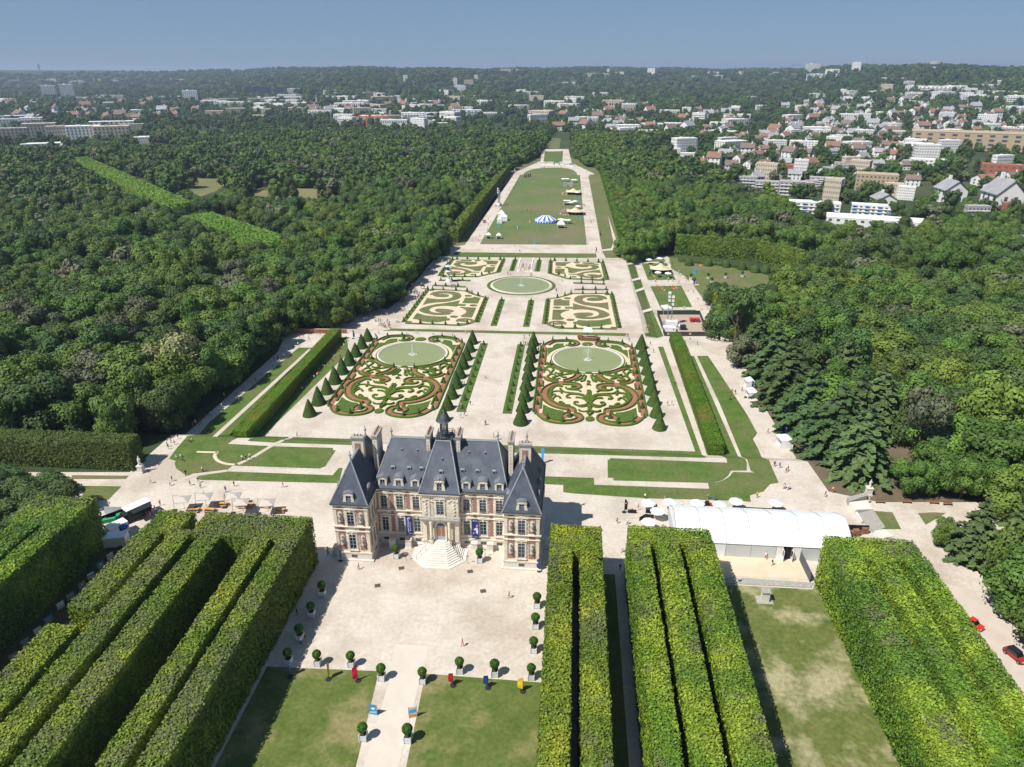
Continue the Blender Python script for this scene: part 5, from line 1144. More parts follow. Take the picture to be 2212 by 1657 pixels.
def block_proto(wall, roof, cols, floors, style='slab'):
    t = thing('apartment_block', 'x', 'building', (0,0,0)); m = MB(); m.box(-.5,.5,-.5,.5,-.3,.97,wall); m.box(-.505,.505,-.505,.505,.955,1.0,wall); m.obj('wall', t)
    r = MB(); r.box(-.48,.48,-.48,.48,.97,.985,roof); r.box(-.2,-.08,-.1,.15,.985,1.06,wall); r.box(.2,.3,-.1,.12,.985,1.05,WGR); r.obj('roof', t)
    w = MB()
    for f in range(floors):
        z0 = (f+.36)/floors*.95; z1 = (f+.76)/floors*.95
        for c in range(cols):
            x0 = -.5+(c+.3)/cols; x1 = -.5+(c+.7)/cols
            w.box(x0, x1, -.512, -.5, z0, z1, WIN); w.box(x0, x1, .5, .512, z0, z1, WIN)
        for c in range(4):
            y0 = -.5+(c+.3)/4; y1 = -.5+(c+.7)/4; w.box(-.507, -.5, y0, y1, z0, z1, WIN); w.box(.5, .507, y0, y1, z0, z1, WIN)
    w.obj('window_rows', t, kind='stuff')
    if style == 'balcony':
        b = MB()
        for f in range(floors): b.box(-.47, .47, -.58, -.5, (f+.02)/floors*.95, (f+.22)/floors*.95, WW)
        b.obj('balcony_rows', t, kind='stuff')
    if style == 'awning':
        b = MB()
        for f in range(floors):
            b.box(-.47, .47, -.55, -.5, (f+.02)/floors*.95, (f+.18)/floors*.95, WW)
            for c in range(0, cols, 2): b.box(-.5+(c+.1)/cols, -.5+(c+.9)/cols, -.57, -.51, (f+.66)/floors*.95, (f+.88)/floors*.95, AWN)
        b.obj('balcony_rows', t, kind='stuff')
    return t
def house_proto(wall, roof, name='house'):
    t = thing(name, 'x', 'house'); w0 = MB(); w0.box(-5,5,-4,4,-3,5,wall); w0.add([(s,y,z) for s in (-5,5) for y, z in ((-4,5),(4,5),(0,7.95))], [(0,2,1),(3,4,5)], wall); w0.obj('wall', t); r = MB()
    r.add([(-5.4,-4.5,4.8),(5.4,-4.5,4.8),(5.4,4.5,4.8),(-5.4,4.5,4.8),(-5.4,0,8.2),(5.4,0,8.2)], [(0,1,5,4),(2,3,4,5)], roof); r.add([(-5.4,-4.5,4.65),(5.4,-4.5,4.65),(5.4,4.5,4.65),(-5.4,4.5,4.65),(-5.4,0,8.05),(5.4,0,8.05)], [(4,5,1,0),(5,4,3,2)], roof); r = r.obj('roof', t)
    MB().box(2.5,3.4,-.6,.4,7,9.4,WW).obj('chimney', r); w = MB()
    for x in (-3.4,0,3.0):
        for z in (.8,3.0): w.box(x-.5,x+.5,-4.06,-4,z,z+1.3,WIN); w.box(x-.5,x+.5,4,4.06,z,z+1.3,WIN)
    for y in (-1.6,1.4):
        for z in (.8,3.0): w.box(-5.06,-5,y-.5,y+.5,z,z+1.3,WIN); w.box(5,5.06,y-.5,y+.5,z,z+1.3,WIN)
    w.obj('window_rows', t, kind='stuff'); return t
BP = {}
def place(key, x, y, z, rz, sc, label, group=None):
    mk_, fn, kids = BP[key]
    if mk_ is None: o = fn(); BP[key][0] = o; o.location = (x, y, z); o.rotation_euler = (0,0,rz); o.scale = sc; o['label'] = label; 
    else: o = copy_tree(mk_, (x, y, z), rz, label, sc)
    if group: o['group'] = group
    elif 'group' in o: del o['group']
    return o
for k, f in {'white':lambda: block_proto(WW, RF, 9, 5), 'balc':lambda: block_proto(WW, RF, 8, 5, 'balcony'), 'beige':lambda: block_proto(WB, RF, 9, 4), 'tower':lambda: block_proto(WW, RF, 7, 12), 'btower':lambda: block_proto(WB, RF, 7, 12),
  'glass':lambda: block_proto(WG, RG, 12, 6, 'slab'), 'aw':lambda: block_proto(WW, RF, 8, 4, 'awning'), 'low':lambda: block_proto(WW, RF, 12, 2), 'ochre':lambda: block_proto(WY, RB, 10, 4), 'terr':lambda: block_proto(WGR, RF, 6, 4, 'balcony'), 'redb':lambda: block_proto(WR, RR, 7, 3),
  'hr':lambda: house_proto(WW, RR), 'hb':lambda: house_proto(WW, RB), 'hg':lambda: house_proto(WW, RG), 'hy':lambda: house_proto(WB, RB)}.items(): BP[k] = [None, f, 0]
ADJ = {'white':'white flat roofed block','balc':'white block with balconies','beige':'beige flat roofed block','tower':'tall white residential tower','btower':'tall beige residential tower','glass':'dark glazed office block','aw':'white block with blue awnings','low':'long low white building','ochre':'ochre brick block with brown roof','terr':'grey terraced block with balconies','redb':'red brick building with orange roof'}
def bpx(c, x, y, w, h, key, label, rz=None, dep=.45, hmax=90):
    p = at(c, x, y); D = (Vector(p)-Vector(CAM)).length; s = CR[c][2]/K*D/FPX; ww = w*s*(.72 if key in ('tower','btower','glass') else .92); hh = min(hmax, max(4, h*s*.93))
    a = math.atan2(p.x-20, p.y); rz = (-a*.8) if rz is None else rz
    return place(key, p.x, p.y+ww*dep*.5, p.z, rz, (ww, ww*dep, hh), label)
LA = 'in the town beyond the left wood'; 
TB = [('a',312,292,88,68,'tower','left one of two pale towers far left'),('a',428,287,88,70,'tower','right one of two pale towers far left'),('a',1212,322,105,72,'tower','tall white slab tower with blue gable beyond the left wood'),
 ('a',1592,270,75,48,'glass','first dark glazed office block from the left under the wooded hill'),('a',1690,272,80,50,'glass','second dark glazed office block from the left under the wooded hill'),('a',1787,273,80,50,'glass','third dark glazed office block from the left under the wooded hill'),('a',1870,264,75,34,'white','pale block right of the dark glazed office blocks'),('a',1998,248,50,28,'glass','small dark block on the wooded hill slope'),
 ('a',545,374,120,20,'low','low white building in front of the beige towers'),('a',640,382,100,26,'white','white block right of the low white building'),('a',520,304,170,18,'low','long low building right of the beige towers'),('a',440,306,110,20,'low','white building at the foot of the beige towers'),
 ('a',940,386,200,22,'low','long flat blue grey sheds left of the white slab tower'),('a',1390,328,130,30,'white','white block right of the white slab tower'),('a',1480,350,190,36,'balc','long white balcony block right of the slab tower'),('a',1640,332,110,40,'beige','pale block below the dark office blocks'),('a',1760,322,150,36,'white','long white block below the dark office blocks'),('a',1870,312,100,34,'balc','white stepped block near the church spire'),('a',2040,414,140,46,'balc','white apartment block beside the small spire'),('a',2150,374,120,34,'white','white block right of the small spire'),
 ('a',45,556,180,62,'beige','beige campus block at the far left edge'),('a',235,530,160,66,'beige','beige campus block second from the left edge'),('a',370,560,120,78,'beige','brownish campus block with square windows'),('a',520,560,172,80,'white','white campus block with rows of square windows'),('a',700,560,185,80,'beige','cream campus block with large windows'),('a',45,478,130,46,'white','white stepped building at the left edge'),('a',190,478,110,52,'balc','white terraced building near the left edge'),('a',95,436,200,30,'low','long low grey building near the left edge'),('a',700,486,230,42,'white','white block behind the cream campus block'),('a',840,492,130,34,'beige','pale block behind the campus'),('a',300,606,290,26,'low','long low building with white roof before the campus'),('a',890,574,150,34,'low','white terraced building right of the campus'),('a',990,562,200,28,'low','long white terraced building right of the campus'),('a',1595,548,110,30,'low','white villa block in the trees'),('a',1690,498,110,16,'low','small white roof in the trees'),('a',1820,552,210,20,'low','long white low building in the trees'),('a',2068,497,70,18,'low','small white building above the left wood'),('a',400,408,120,28,'low','white hall before the beige towers'),
 ('b',545,192,36,46,'tower','white tower left of centre on the far slope'),('b',862,207,34,44,'tower','white tower on the central far slope'),('b',897,267,58,58,'tower','nearest white tower on the central slope'),('b',948,227,75,52,'btower','broad pale tower on the central slope'),('b',995,188,28,44,'tower','slim pale tower behind the broad one'),('b',1205,126,120,24,'beige','long pale block on the central skyline'),('b',1770,152,150,22,'beige','long block on the ridge right of centre'),('b',1838,136,20,34,'tower','single slim tower on the ridge right of centre'),
 ('b',590,445,150,62,'balc','large white balcony block beyond the left wood'),('b',745,408,140,28,'aw','white and blue block beyond the left wood'),('b',935,404,185,40,'aw','long white block with blue panels behind the trees'),('b',480,455,90,46,'white','white block left of the large balcony block'),('b',660,460,160,30,'low','white terraced building below the balcony block'),('b',770,455,110,28,'low','white sports hall with blue canopy'),('b',210,388,180,26,'balc','row of white blocks beyond the left wood'),('b',480,392,80,24,'white','white block at the left of the red roofed row'),('b',650,352,330,20,'redb','long red roofed terrace beyond the left wood'),('b',1490,362,64,22,'redb','bright red roofed building in the middle distance'),('b',1700,448,150,40,'balc','white stepped apartment block right of the axis'),('b',1862,432,90,30,'white','white block with roof terraces right of the axis'),('b',2060,538,60,46,'balc','white block behind the right wood'),('b',2130,518,60,28,'white','small white block behind the right wood'),('b',2020,452,120,28,'low','low white block right of the axis'),
 ('c',1940,560,545,84,'ochre','very long ochre brick building with brown roof at the right'),('c',185,576,95,26,'low','long white low block left of the plane tree row'),('c',290,605,112,30,'low','second long white low block left of the plane tree row'),('c',170,362,110,32,'balc','white stepped block on the slope'),('c',220,436,180,32,'white','long white block on the right slope'),('c',555,342,60,34,'balc','pale stepped block on the right slope'),('c',390,384,80,28,'white','white block in the houses'),('c',60,490,90,34,'white','white block at the wood edge'),
 ('c',612,782,115,68,'terr','first grey terraced block from the left beyond the right wood'),('c',732,808,130,66,'terr','second grey terraced block from the left beyond the right wood'),('c',880,820,140,76,'terr','third grey terraced block from the left beyond the right wood'),('c',985,794,70,56,'terr','fourth grey terraced block beyond the right wood'),('c',1080,765,180,44,'terr','long grey terraced block behind the others'),('c',1195,670,130,36,'terr','grey terraced block near the ochre villa'),('c',1370,796,205,88,'ochre','ochre brick villa with brown roof beyond the right wood'),('c',1458,836,88,78,'beige','plain pale grey box building by the ochre villa'),
 ('c',1005,948,270,84,'aw','white block with blue awnings, left of the two'),('c',1365,956,250,72,'aw','white block with blue awnings, right of the two'),('c',1370,1020,490,56,'low','long low white building before the blue awning blocks'),('c',2110,720,210,64,'redb','red brick building with orange roof at the right edge'),('c',850,690,110,44,'redb','red brick modern building beyond the right wood'),('c',2160,950,110,70,'redb','red brick building at the right edge behind the mansion'),
 ('c',1270,284,160,26,'balc','long cream block on the right hill'),('c',1420,252,160,18,'beige','long cream block higher on the right hill'),('c',1700,240,150,40,'balc','white stepped blocks on the right hill'),('c',1805,232,120,36,'balc','white block among the hill blocks'),('c',1850,264,110,30,'white','lower white block on the right hill'),('c',1925,274,100,30,'balc','white block with terraces on the right hill'),('c',2030,244,130,22,'white','long white block under the wooded ridge'),('c',2060,284,100,28,'balc','white block right on the hill'),('c',2180,302,90,46,'balc','white block at the right edge of the hill'),('c',2170,352,120,36,'balc','lower white block at the right edge'),('c',2150,448,130,22,'white','white block above the long ochre building'),('c',1580,302,140,22,'white','white block in the middle of the right slope'),('c',1200,388,90,34,'balc','white stepped block among red roofs'),('c',1290,386,70,34,'white','white block among red roofs'),('c',1392,374,60,30,'white','white cube shaped block among red roofs'),('c',1730,650,260,30,'low','long white hall in the right hand trees'),('c',1050,150,150,26,'aw','blue and white block on the far right ridge'),('c',1450,155,120,12,'low','long pale wall building on the far ridge')]
for q in TB: bpx(*q[:6], q[6], dep=.3 if q[3] > 2.5*q[4] else .5)
for c, x, y, w, h, lab in (('c',1775,855,118,95,'white gabled house, left one at the right edge'),('c',2062,915,140,140,'tall white gabled house, right one at the right edge'),('c',1395,880,105,60,'white gabled hall behind the blue awning blocks'),('a',390,660,95,50,'white gabled pavilion at the far end of the clipped avenue'),('c',2150,1185,130,110,'white mansion with slate roof at the right edge'),('c',2000,760,110,50,'red roofed house at the right edge'),('c',2080,800,120,50,'brown roofed house at the right edge'),('c',1440,470,70,40,'small house near the long ochre building'),('c',640,930,90,40,'brown roofed house behind the right wood')):
    p = at(c, x, y); D = (Vector(p)-Vector(CAM)).length; s = CR[c][2]/K*D/FPX; k = 'hg' if 'white' in lab else 'hr' if 'red' in lab else 'hb'
    place(k, p.x, p.y, p.z, pi/2 if 'gabled' in lab else .1, (w*s/10, w*s/(9.5 if 'gabled' in lab else 10), h*s/(7.5 if 'gabled' in lab else 8.0)), lab)
def rand_town(n, poly, kinds, wmin, wmax, lab, seed, house=False, dens=0):
    r_ = random.Random(seed); k = 0; tries = 0; xs = [p[0] for p in poly]; ys = [p[1] for p in poly]; used_ = []
    while k < n and tries < n*30:
        tries += 1; u = r_.uniform(min(xs), max(xs)); v = r_.uniform(min(ys), max(ys))
        if not inpoly(u, v, poly): continue
        p = at('F', u, v); 
        if any((p.x-q[0])**2+(p.y-q[1])**2 < q[2] for q in used_[-160:]): continue
        key = r_.choice(kinds); w = r_.uniform(wmin, wmax)
        if key[0] == 'h' and not house: place(key, p.x, p.y, p.z, r_.uniform(-.9, .9), (1, 1, 1), {'hb':'white house with brown tiled roof','hg':'white house with grey roof'}[key]+' '+lab, 'houses '+lab)
        elif house: place(key, p.x, p.y, p.z, r_.uniform(-.9, .9), (w/10, w/10*r_.uniform(.8, 1.2), w/11*r_.uniform(.9, 1.3)), {'hr':'white house with orange tiled roof','hb':'white house with brown tiled roof','hg':'white house with grey roof','hy':'beige house with brown roof'}[key]+' '+lab, 'houses '+lab)
        else: place(key, p.x, p.y, p.z, r_.uniform(-.6, .6), (w, w*r_.uniform(.3, .6), r_.uniform(8, 17) if 'tower' not in key else r_.uniform(30, 45)), ADJ[key]+' '+lab, 'blocks '+lab)
        used_.append((p.x, p.y, (w*.9)**2)); k += 1
rand_town(70, [(1560,345),(1560,310),(1700,285),(2000,300),(2000,255),(2212,260),(2212,290),(2010,330),(1990,345),(1700,330)], ['hr','hb','hg','hb','hg'], 9, 14, 'on the slope right of the gardens', 1, True)
rand_town(75, [(1600,290),(1700,230),(1900,210),(2212,235),(2212,265),(2000,290),(1900,300),(1700,300)], ['hb','hg','hy','hg','hr','hg'], 12, 18, 'on the far right slope', 2, True)
rand_town(40, [(1200,290),(1200,240),(1400,215),(1580,250),(1580,300),(1450,300)], ['hr','hb','hg'], 13, 20, 'beyond the end of the great lawn', 3, True)
rand_town(50, [(0,265),(0,225),(300,215),(700,225),(1050,235),(1000,250),(560,255),(330,262)], ['hr','hb','hg','hy'], 14, 22, 'far beyond the left wood', 4, True)
rand_town(24, [(1450,370),(1640,330),(1990,335),(1960,380),(1620,400)], ['hr','hb','hg'], 9, 13, 'beside the terraced blocks', 5, True)
rand_town(28, [(780,205),(900,180),(1060,175),(1330,190),(1345,230),(1000,250),(820,235)], ['white','balc','beige','white'], 28, 60, 'on the central far slope', 6)
rand_town(20, [(1700,215),(1800,190),(2212,180),(2212,225),(1900,215)], ['white','balc','beige'], 22, 45, 'on the hill at the right', 7)
rand_town(18, [(520,225),(560,205),(700,200),(900,215),(900,235),(600,240)], ['white','balc','beige','low'], 30, 60, 'under the wooded hill at the left', 8)
rand_town(10, [(0,235),(0,215),(420,210),(420,235)], ['white','low','beige'], 30, 60, 'on the far left plain', 9)
rand_town(12, [(20,190),(20,178),(400,172),(420,190)], ['white','beige'], 30, 60, 'on the hazy far left hillside', 10)
rand_town(14, [(1240,170),(1250,160),(1560,157),(1900,152),(1900,160),(1560,170)], ['white','balc','tower'], 30, 60, 'on the far right ridge', 11)
rand_town(24, [(1430,335),(1700,285),(2000,290),(2000,255),(2212,262),(2212,290),(1990,345),(1700,330)], ['white','balc','white','low'], 16, 34, 'among the houses on the right slope', 12)
rand_town(20, [(1350,330),(1200,280),(1200,235),(1560,215),(1800,205),(1700,285)], ['white','balc','low','white'], 18, 40, 'in the middle distance right of the axis', 13)
rand_town(18, [(700,285),(700,250),(1180,240),(1180,280)], ['white','balc','low','beige'], 22, 48, 'just beyond the left wood', 14)
rand_town(18, [(430,262),(430,225),(660,225),(1000,240),(700,262)], ['white','balc','low','beige'], 24, 60, 'in the plain beyond the left wood', 15)
rand_town(14, [(1980,520),(1640,430),(1560,370),(1990,360),(2212,350),(2212,500),(2100,500)], ['white','hb','hg','beige','terr'], 9, 18, 'close beyond the right wood', 16, False)
def rtower(c, x, y, w, h, nm, lab):
    p = at(c, x, y); D = (Vector(p)-Vector(CAM)).length; s = CR[c][2]/K*D/FPX; t = thing(nm, lab, 'tower', (p.x, p.y, p.z-3)); MB().lathe([(w*s*.4,0),(w*s*.36,h*s*.5),(w*s*.5,h*s*.7),(w*s*.5,h*s),(w*s*.3,h*s*1.05)], WGR, 14).obj('shaft', t)
rtower('c', 1697, 88, 52, 32, 'water_tower', 'round concrete water tower on the right horizon'); rtower('a', 251, 110, 12, 32, 'water_tower', 'thin tower on the left horizon')
def crane(c, x, y, h, w, lab, m):
    p = at(c, x, y); D = (Vector(p)-Vector(CAM)).length; s = CR[c][2]/K*D/FPX; t = thing('tower_crane', lab, 'crane', (p.x, p.y, p.z)); H = h*s; W = w*s; q = W*.018
    MB().box(-q,q,-q,q,0,H,m).obj('mast', t); j = MB(); j.box(-W*.3,W*.7,-q*.8,q*.8,H-q,H+q,m); j.tube((0,0,H+W*.1),(W*.6,0,H),q*.4,m,4); j.tube((0,0,H+W*.1),(-W*.28,0,H),q*.4,m,4); j.tube((0,0,H),(0,0,H+W*.1),q*.6,m,4); j.obj('jib', t); MB().box(-W*.3,-W*.22,-q*1.6,q*1.6,H-q*4,H-q,WGR).obj('counterweight', t)
crane('b', 300, 470, 55, 200, 'orange tower crane standing behind the left wood', flat('crane orange', (.55,.16,.05))); crane('b', 662, 470, 60, 90, 'thin pale tower crane by the sports hall', WW)
crane('c', 885, 96, 32, 60, 'blue tower crane on the right ridge', GREY); crane('c', 1612, 80, 36, 80, 'red and white tower crane on the right horizon', flat('crane red', (.5,.12,.1))); crane('c', 2040, 76, 28, 70, 'pale tower crane near the right edge of the horizon', GREY)
p = at('a', 2024, 350); t = thing('church_spire', 'small grey church spire among trees beyond the left wood', 'church', p); MB().box(-3,3,-3,3,0,14,WGR).obj('belfry', t); MB().lathe([(3.4,14),(.1,30)], RG, 4).obj('spire', t)
p = at('c', 1968, 545); t = thing('brick_chimney', 'pale square clock tower rising from the long ochre building', 'tower', (p.x, p.y-1, p.z)); MB().box(-1.6,1.6,-1.6,1.6,0,19,WW).obj('shaft', t); MB().box(-1.9,1.9,-1.9,1.9,19,19.8,WB).obj('cap', t)
# row of pale plane trees
for i in range(17):
    g = at('c', 175+i*44, 655+i*15.5, 3); tree('pale' if i > 20 else 'grey', g.x, g.y, 4.6, 9, 'pale grey green plane tree in the slanting street row on the right', 'row of plane trees on the right')
# ------------------------------------------------------------------ haze
HB = MB().box(-9500, 9500, -130, 14500, -16, 118, STONE).mesh('haze'); HB.materials.clear(); hm = bpy.data.materials.new('haze'); hm.use_nodes = True; hn = hm.node_tree.nodes; hn.remove(hn['Principled BSDF'])
pv = hn.new('ShaderNodeVolumePrincipled'); pv.inputs['Color'].default_value = (.62,.76,1,1); pv.inputs['Density'].default_value = 1.1e-4; pv.inputs['Anisotropy'].default_value = .2
hm.node_tree.links.new(pv.outputs[0], hn['Material Output'].inputs['Volume']); HB.materials.append(hm); mk('haze', HB, kind='stuff')
# ------------------------------------------------------------------ things in the gardens
def seg(k): return bpy.context.evaluated_depsgraph_get()
def skin_mesh(name, verts, edges, radii, sub=1):
    me = bpy.data.meshes.new(name); me.from_pydata(verts, edges, []); o = bpy.data.objects.new(name, me); S.collection.objects.link(o)
    s = o.modifiers.new('skin', 'SKIN'); s.use_smooth_shade = True
    for i, r in enumerate(radii): me.skin_vertices[0].data[i].radius = (r, r)
    me.skin_vertices[0].data[0].use_root = True
    ss = o.modifiers.new('sub', 'SUBSURF'); ss.levels = sub
    out = bpy.data.meshes.new_from_object(o.evaluated_get(seg(0))); bpy.data.objects.remove(o); out.name = name; return out
SKIN = flat('skin', (.50,.30,.21)); HAIRS = [flat('dark hair', (.03,.02,.015)), flat('brown hair', (.13,.07,.035)), flat('fair hair', (.40,.28,.13))]
CLOTH = {'white':flat('white shirt', (.75,.75,.74)), 'black':flat('black cloth', (.02,.02,.025)), 'red':flat('red shirt', (.50,.03,.03)), 'blue':flat('blue shirt', (.05,.12,.38)), 'grey':flat('grey cloth', (.25,.25,.27)), 'pink':flat('pink cloth', (.60,.22,.25)),
 'navy':flat('navy cloth', (.02,.03,.09)), 'beige':flat('beige cloth', (.45,.37,.27)), 'khaki':flat('khaki shorts', (.30,.25,.16)), 'denim':flat('denim', (.08,.12,.22)), 'yellow':flat('yellow shirt', (.70,.50,.05)), 'brown':flat('brown cloth', (.16,.08,.05)), 'light blue':flat('light blue shirt', (.30,.45,.65))}
H = 1.45
def person_mesh(pose, top, low, hair, short=False):
    st = pose == 'walking'; sit = pose == 'sitting'; k = H/1.75; zb = -.45 if sit else 0
    f = .26 if st else .03; kn = .06
    V = [(0,0,.95),(0,0,1.12),(0,0,1.32),(0,0,1.46),(0,-.02,1.54),(0,-.015,1.64),(0,0,1.72)]; R = [.145,.125,.155,.07,.055,.095,.05]; E = [(0,1),(1,2),(2,3),(3,4),(4,5),(5,6)]
    for s in (-1, 1):
        b = len(V); d = f*s
        if sit: V += [(s*.10,-.05,.92),(s*.12,-.42,.90),(s*.12,-.46,.50),(s*.12,-.58,.46)]
        else: V += [(s*.09,0,.88),(s*.10,-d*.5-kn*(1 if st else 0),.50),(s*.10,-d*.9+(.02 if st else 0),.08),(s*.10,-d*.9-.16,.04)]
        R += [.095,.062,.042,.036]; E += [(0,b),(b,b+1),(b+1,b+2),(b+2,b+3)]
        c = len(V); sw = -d*.9; V += [(s*.17,0,1.38),(s*.22,-sw*.35,1.14),(s*.23,-sw*.8-.06,.92),(s*.23,-sw*.9-.08,.82)]; R += [.062,.045,.034,.038]; E += [(2,c),(c,c+1),(c+1,c+2),(c+2,c+3)]
    V = [(x*k, y*k, (z+zb)*k) for x, y, z in V]; me = skin_mesh('person', V, E, [r*k for r in R], 1)
    ms = [SKIN, CLOTH[top], CLOTH[low], hair, flat('shoe', (.05,.045,.04))]
    for m in ms: me.materials.append(m)
    for p in me.polygons:
        x, y, z = p.center; z = z/k-zb; x /= k; y /= k; arm = abs(x) > .185
        if z > 1.66 or (z > 1.56 and y > .03): i = 3
        elif z > 1.48: i = 0
        elif arm and z < (1.2 if short else 1.0) or (arm and z < .9): i = 0
        elif z > .93: i = 1
        elif z > (.55 if short else .12): i = 2
        elif z > .11: i = 0 if short else 2
        else: i = 4
        if sit and z < .93 and y < -.3 and short and z < .6: i = 0
        p.material_index = i
    # nose so that the head has a front
    return me
PV = {}
COMBO = [('walking','white','khaki',1,1),('walking','black','black',0,0),('standing','blue','denim',0,1),('walking','red','black',1,1),('standing','white','denim',2,0),('walking','grey','navy',0,1),('standing','black','khaki',1,1),('walking','pink','pink',2,0),('walking','navy','beige',1,1),('standing','beige','white',0,0),('walking','brown','brown',0,1),('standing','red','denim',0,1),('walking','white','black',0,0),('walking','light blue','beige',2,1),('standing','yellow','black',1,1),('sitting','white','denim',1,1),('sitting','black','khaki',0,1),('sitting','red','black',2,0)]
for i, (pose, a, b, hr, sh) in enumerate(COMBO): PV[i] = person_mesh(pose, a, b, HAIRS[hr], bool(sh))
WALK = [i for i, c in enumerate(COMBO) if c[0] != 'sitting']; SITS = [15,16,17]
prr = random.Random(42); SEEN = {}
def person(c, x, y, where, i=None, rz=None, group=None, z=None, sit=False):
    p = at(c, x, y) if z is None else Vector((x, y, z)); i = (prr.choice(SITS) if sit else prr.choice(WALK+[0,1,4,6,12,12,5,1,9,0,8])) if i is None else i; q = COMBO[i]
    low = {'pink':'long skirt','white':'trousers','denim':'jeans','khaki':'shorts','black':'trousers' if not q[4] else 'shorts','navy':'shorts','beige':'shorts','brown':'shorts'}[q[2]]
    lab = '%s person in %s top and %s %s %s' % (q[0], q[1], '' if low == 'jeans' else q[2] if q[2] != q[1] else 'matching', low, where); lab = ' '.join(lab.split()); lab = ' '.join(lab.split()[:16])
    o = mk('person', PV[i], None, p, prr.random()*6.28 if rz is None else rz, lab, 'person', group or 'people '+where, scale=prr.uniform(.92, 1.06)); return o
def people(c, where, pts, **k):
    for x, y in pts: person(c, x, y, where, **k)
people('M', 'on the gravel court', [(585,400),(1245,888),(1542,582)]); people('M', 'in the hedge shade by the court', [(195,690),(248,860),(220,875),(268,440)])
people('M', 'at the rope barrier left of the castle', [(393,312)], i=1)
people('V', 'on the gravel left of the castle', [(532,155),(728,135),(708,178),(893,175),(970,150),(990,198),(1222,235),(1212,290),(1300,182),(1750,192),(1025,280),(618,360),(1128,380),(855,80),(1010,50)])
people('V', 'at the food truck counter', [(550,440),(580,430),(505,480),(530,470),(340,670),(572,410),(490,450)])
people('W', 'on the gravel behind the marquee', [(262,158),(425,180),(205,252),(565,236),(340,240),(355,245),(785,160),(835,175),(1190,148),(1415,75),(1450,82),(1755,140),(1817,105),(2115,190),(30,360),(115,370),(410,395)])
people('W', 'at the marquee door', [(1245,640),(1275,630),(1262,655),(1315,710),(1240,620)]); people('W', 'by the hedge beside the marquee', [(72,600),(1038,850),(968,960),(55,750)])
people('N', 'on the right hand path', [(103,330),(150,308),(330,600),(375,828),(410,838),(453,870),(467,860),(443,978),(471,985),(1025,1078)])
people('1', 'on the gravel between the embroidery parterres', [(1415,50),(1330,70),(1357,115),(1325,170),(1362,150),(1557,238),(1260,310),(1268,320),(1635,355),(1677,375),(1245,75)])
people('3', 'on the gravel round the right parterre', [(45,485),(47,872),(605,165),(365,155),(410,150),(362,208),(378,212),(392,210),(485,262),(1375,210),(1400,245),(1412,210),(1437,270),(1555,712),(1590,708),(1618,528),(1670,300),(1802,208),(1740,178),(1655,152),(1235,180),(1205,140),(1218,140),(1228,145)])
people('2', 'on the gravel beyond the left parterre', [(970,200),(1015,170),(980,205),(1345,170),(1455,160),(1475,170),(1655,180),(1890,205),(2040,165),(960,250),(905,325),(815,420),(745,515),(722,525),(560,460),(430,860),(45,1380),(2000,770),(2025,770)])
people('2', 'in the shade of the low yew hedge', [(105,825),(235,695),(250,690),(285,655),(300,645),(318,610),(370,565),(345,560),(400,520),(455,490),(485,445),(520,375),(550,350),(565,345),(600,310),(620,270),(640,250)], sit=True)
r2_ = random.Random(17)
def crowd(c, where, poly, n, g=None, **k):
    xs = [p[0] for p in poly]; ys = [p[1] for p in poly]; m = 0
    while m < n:
        x, y = r2_.uniform(min(xs), max(xs)), r2_.uniform(min(ys), max(ys))
        if inpoly(x, y, poly): person(c, x, y, where, **k); m += 1
crowd('q1', 'in the shaded crowd under the trees left of the pond', [(610,760),(850,760),(980,830),(930,890),(700,840)], 24); crowd('q1', 'in the shaded crowd under the trees left of the pond', [(520,900),(660,960),(640,1040),(500,960)], 8)
crowd('q1', 'in small groups on the shaded left path', [(440,1120),(650,1110),(640,1180),(470,1200)], 8); crowd('q1', 'in the queue at the corner of the left wood', [(100,1400),(320,1370),(330,1500),(120,1520)], 18); crowd('q1', 'in the queue at the corner of the left wood', [(10,1330),(200,1310),(180,1360),(10,1500)], 7)
crowd('q1', 'in the shade at the far end of the left path', [(1040,320),(1260,290),(1250,370),(1070,370)], 11); people('q1', 'on the left path by the turf parterres', [(1038,430),(1385,190),(1195,130),(1450,130),(480,1390),(515,1400),(455,1380),(290,1260),(260,1250),(760,990),(825,940),(870,940)])
crowd('S', 'walking in the shade on the left path', [(460,1240),(640,1170),(900,940),(980,880),(940,870),(600,1120)], 14); people('S', 'walking in the shade on the left path', [(1065,810),(1085,710),(1200,690),(1375,570),(1530,430),(1580,370),(1640,350),(1545,370),(1765,240),(1720,250),(1785,165),(1815,160),(1865,180),(1968,150),(2020,165),(1940,245)])
people('S', 'on the lawn left of the castle', [(1253,1295),(1288,1300),(1325,1280),(885,1400),(728,1435)]); people('S', 'resting on the shaded left lawn', [(640,1270),(685,1270),(700,1305),(760,1130),(790,1120)], sit=True)
people('q2', 'strolling round the large pond', [(297,95),(20,610),(40,615),(92,630),(548,650),(577,640),(1275,785),(1130,1005),(1150,1010),(1825,35),(2100,115),(2190,150),(1297,615)])
crowd('q3', 'strolling in the low right garden', [(300,30),(440,40),(560,260),(680,470),(660,590),(560,400),(440,260),(330,110)], 17); crowd('q3', 'strolling on the cross path of the low right garden', [(10,240),(430,240),(440,290),(20,280)], 11)
people('q3', 'strolling in the low right garden', [(100,485),(397,590),(495,610),(115,670),(150,665),(785,605),(700,625),(725,620),(755,780),(770,840),(815,740),(15,880),(45,860)])
people('q4', 'on the right path of the great lawn', [(455,170),(415,180),(495,335),(410,350),(430,380),(470,440),(545,570),(445,610),(510,780),(535,820),(580,820),(545,860)]); people('q5', 'on the left path of the great lawn', [(345,65),(305,225),(272,315),(185,505),(55,590),(38,630),(70,665),(40,700),(25,755),(305,260)])
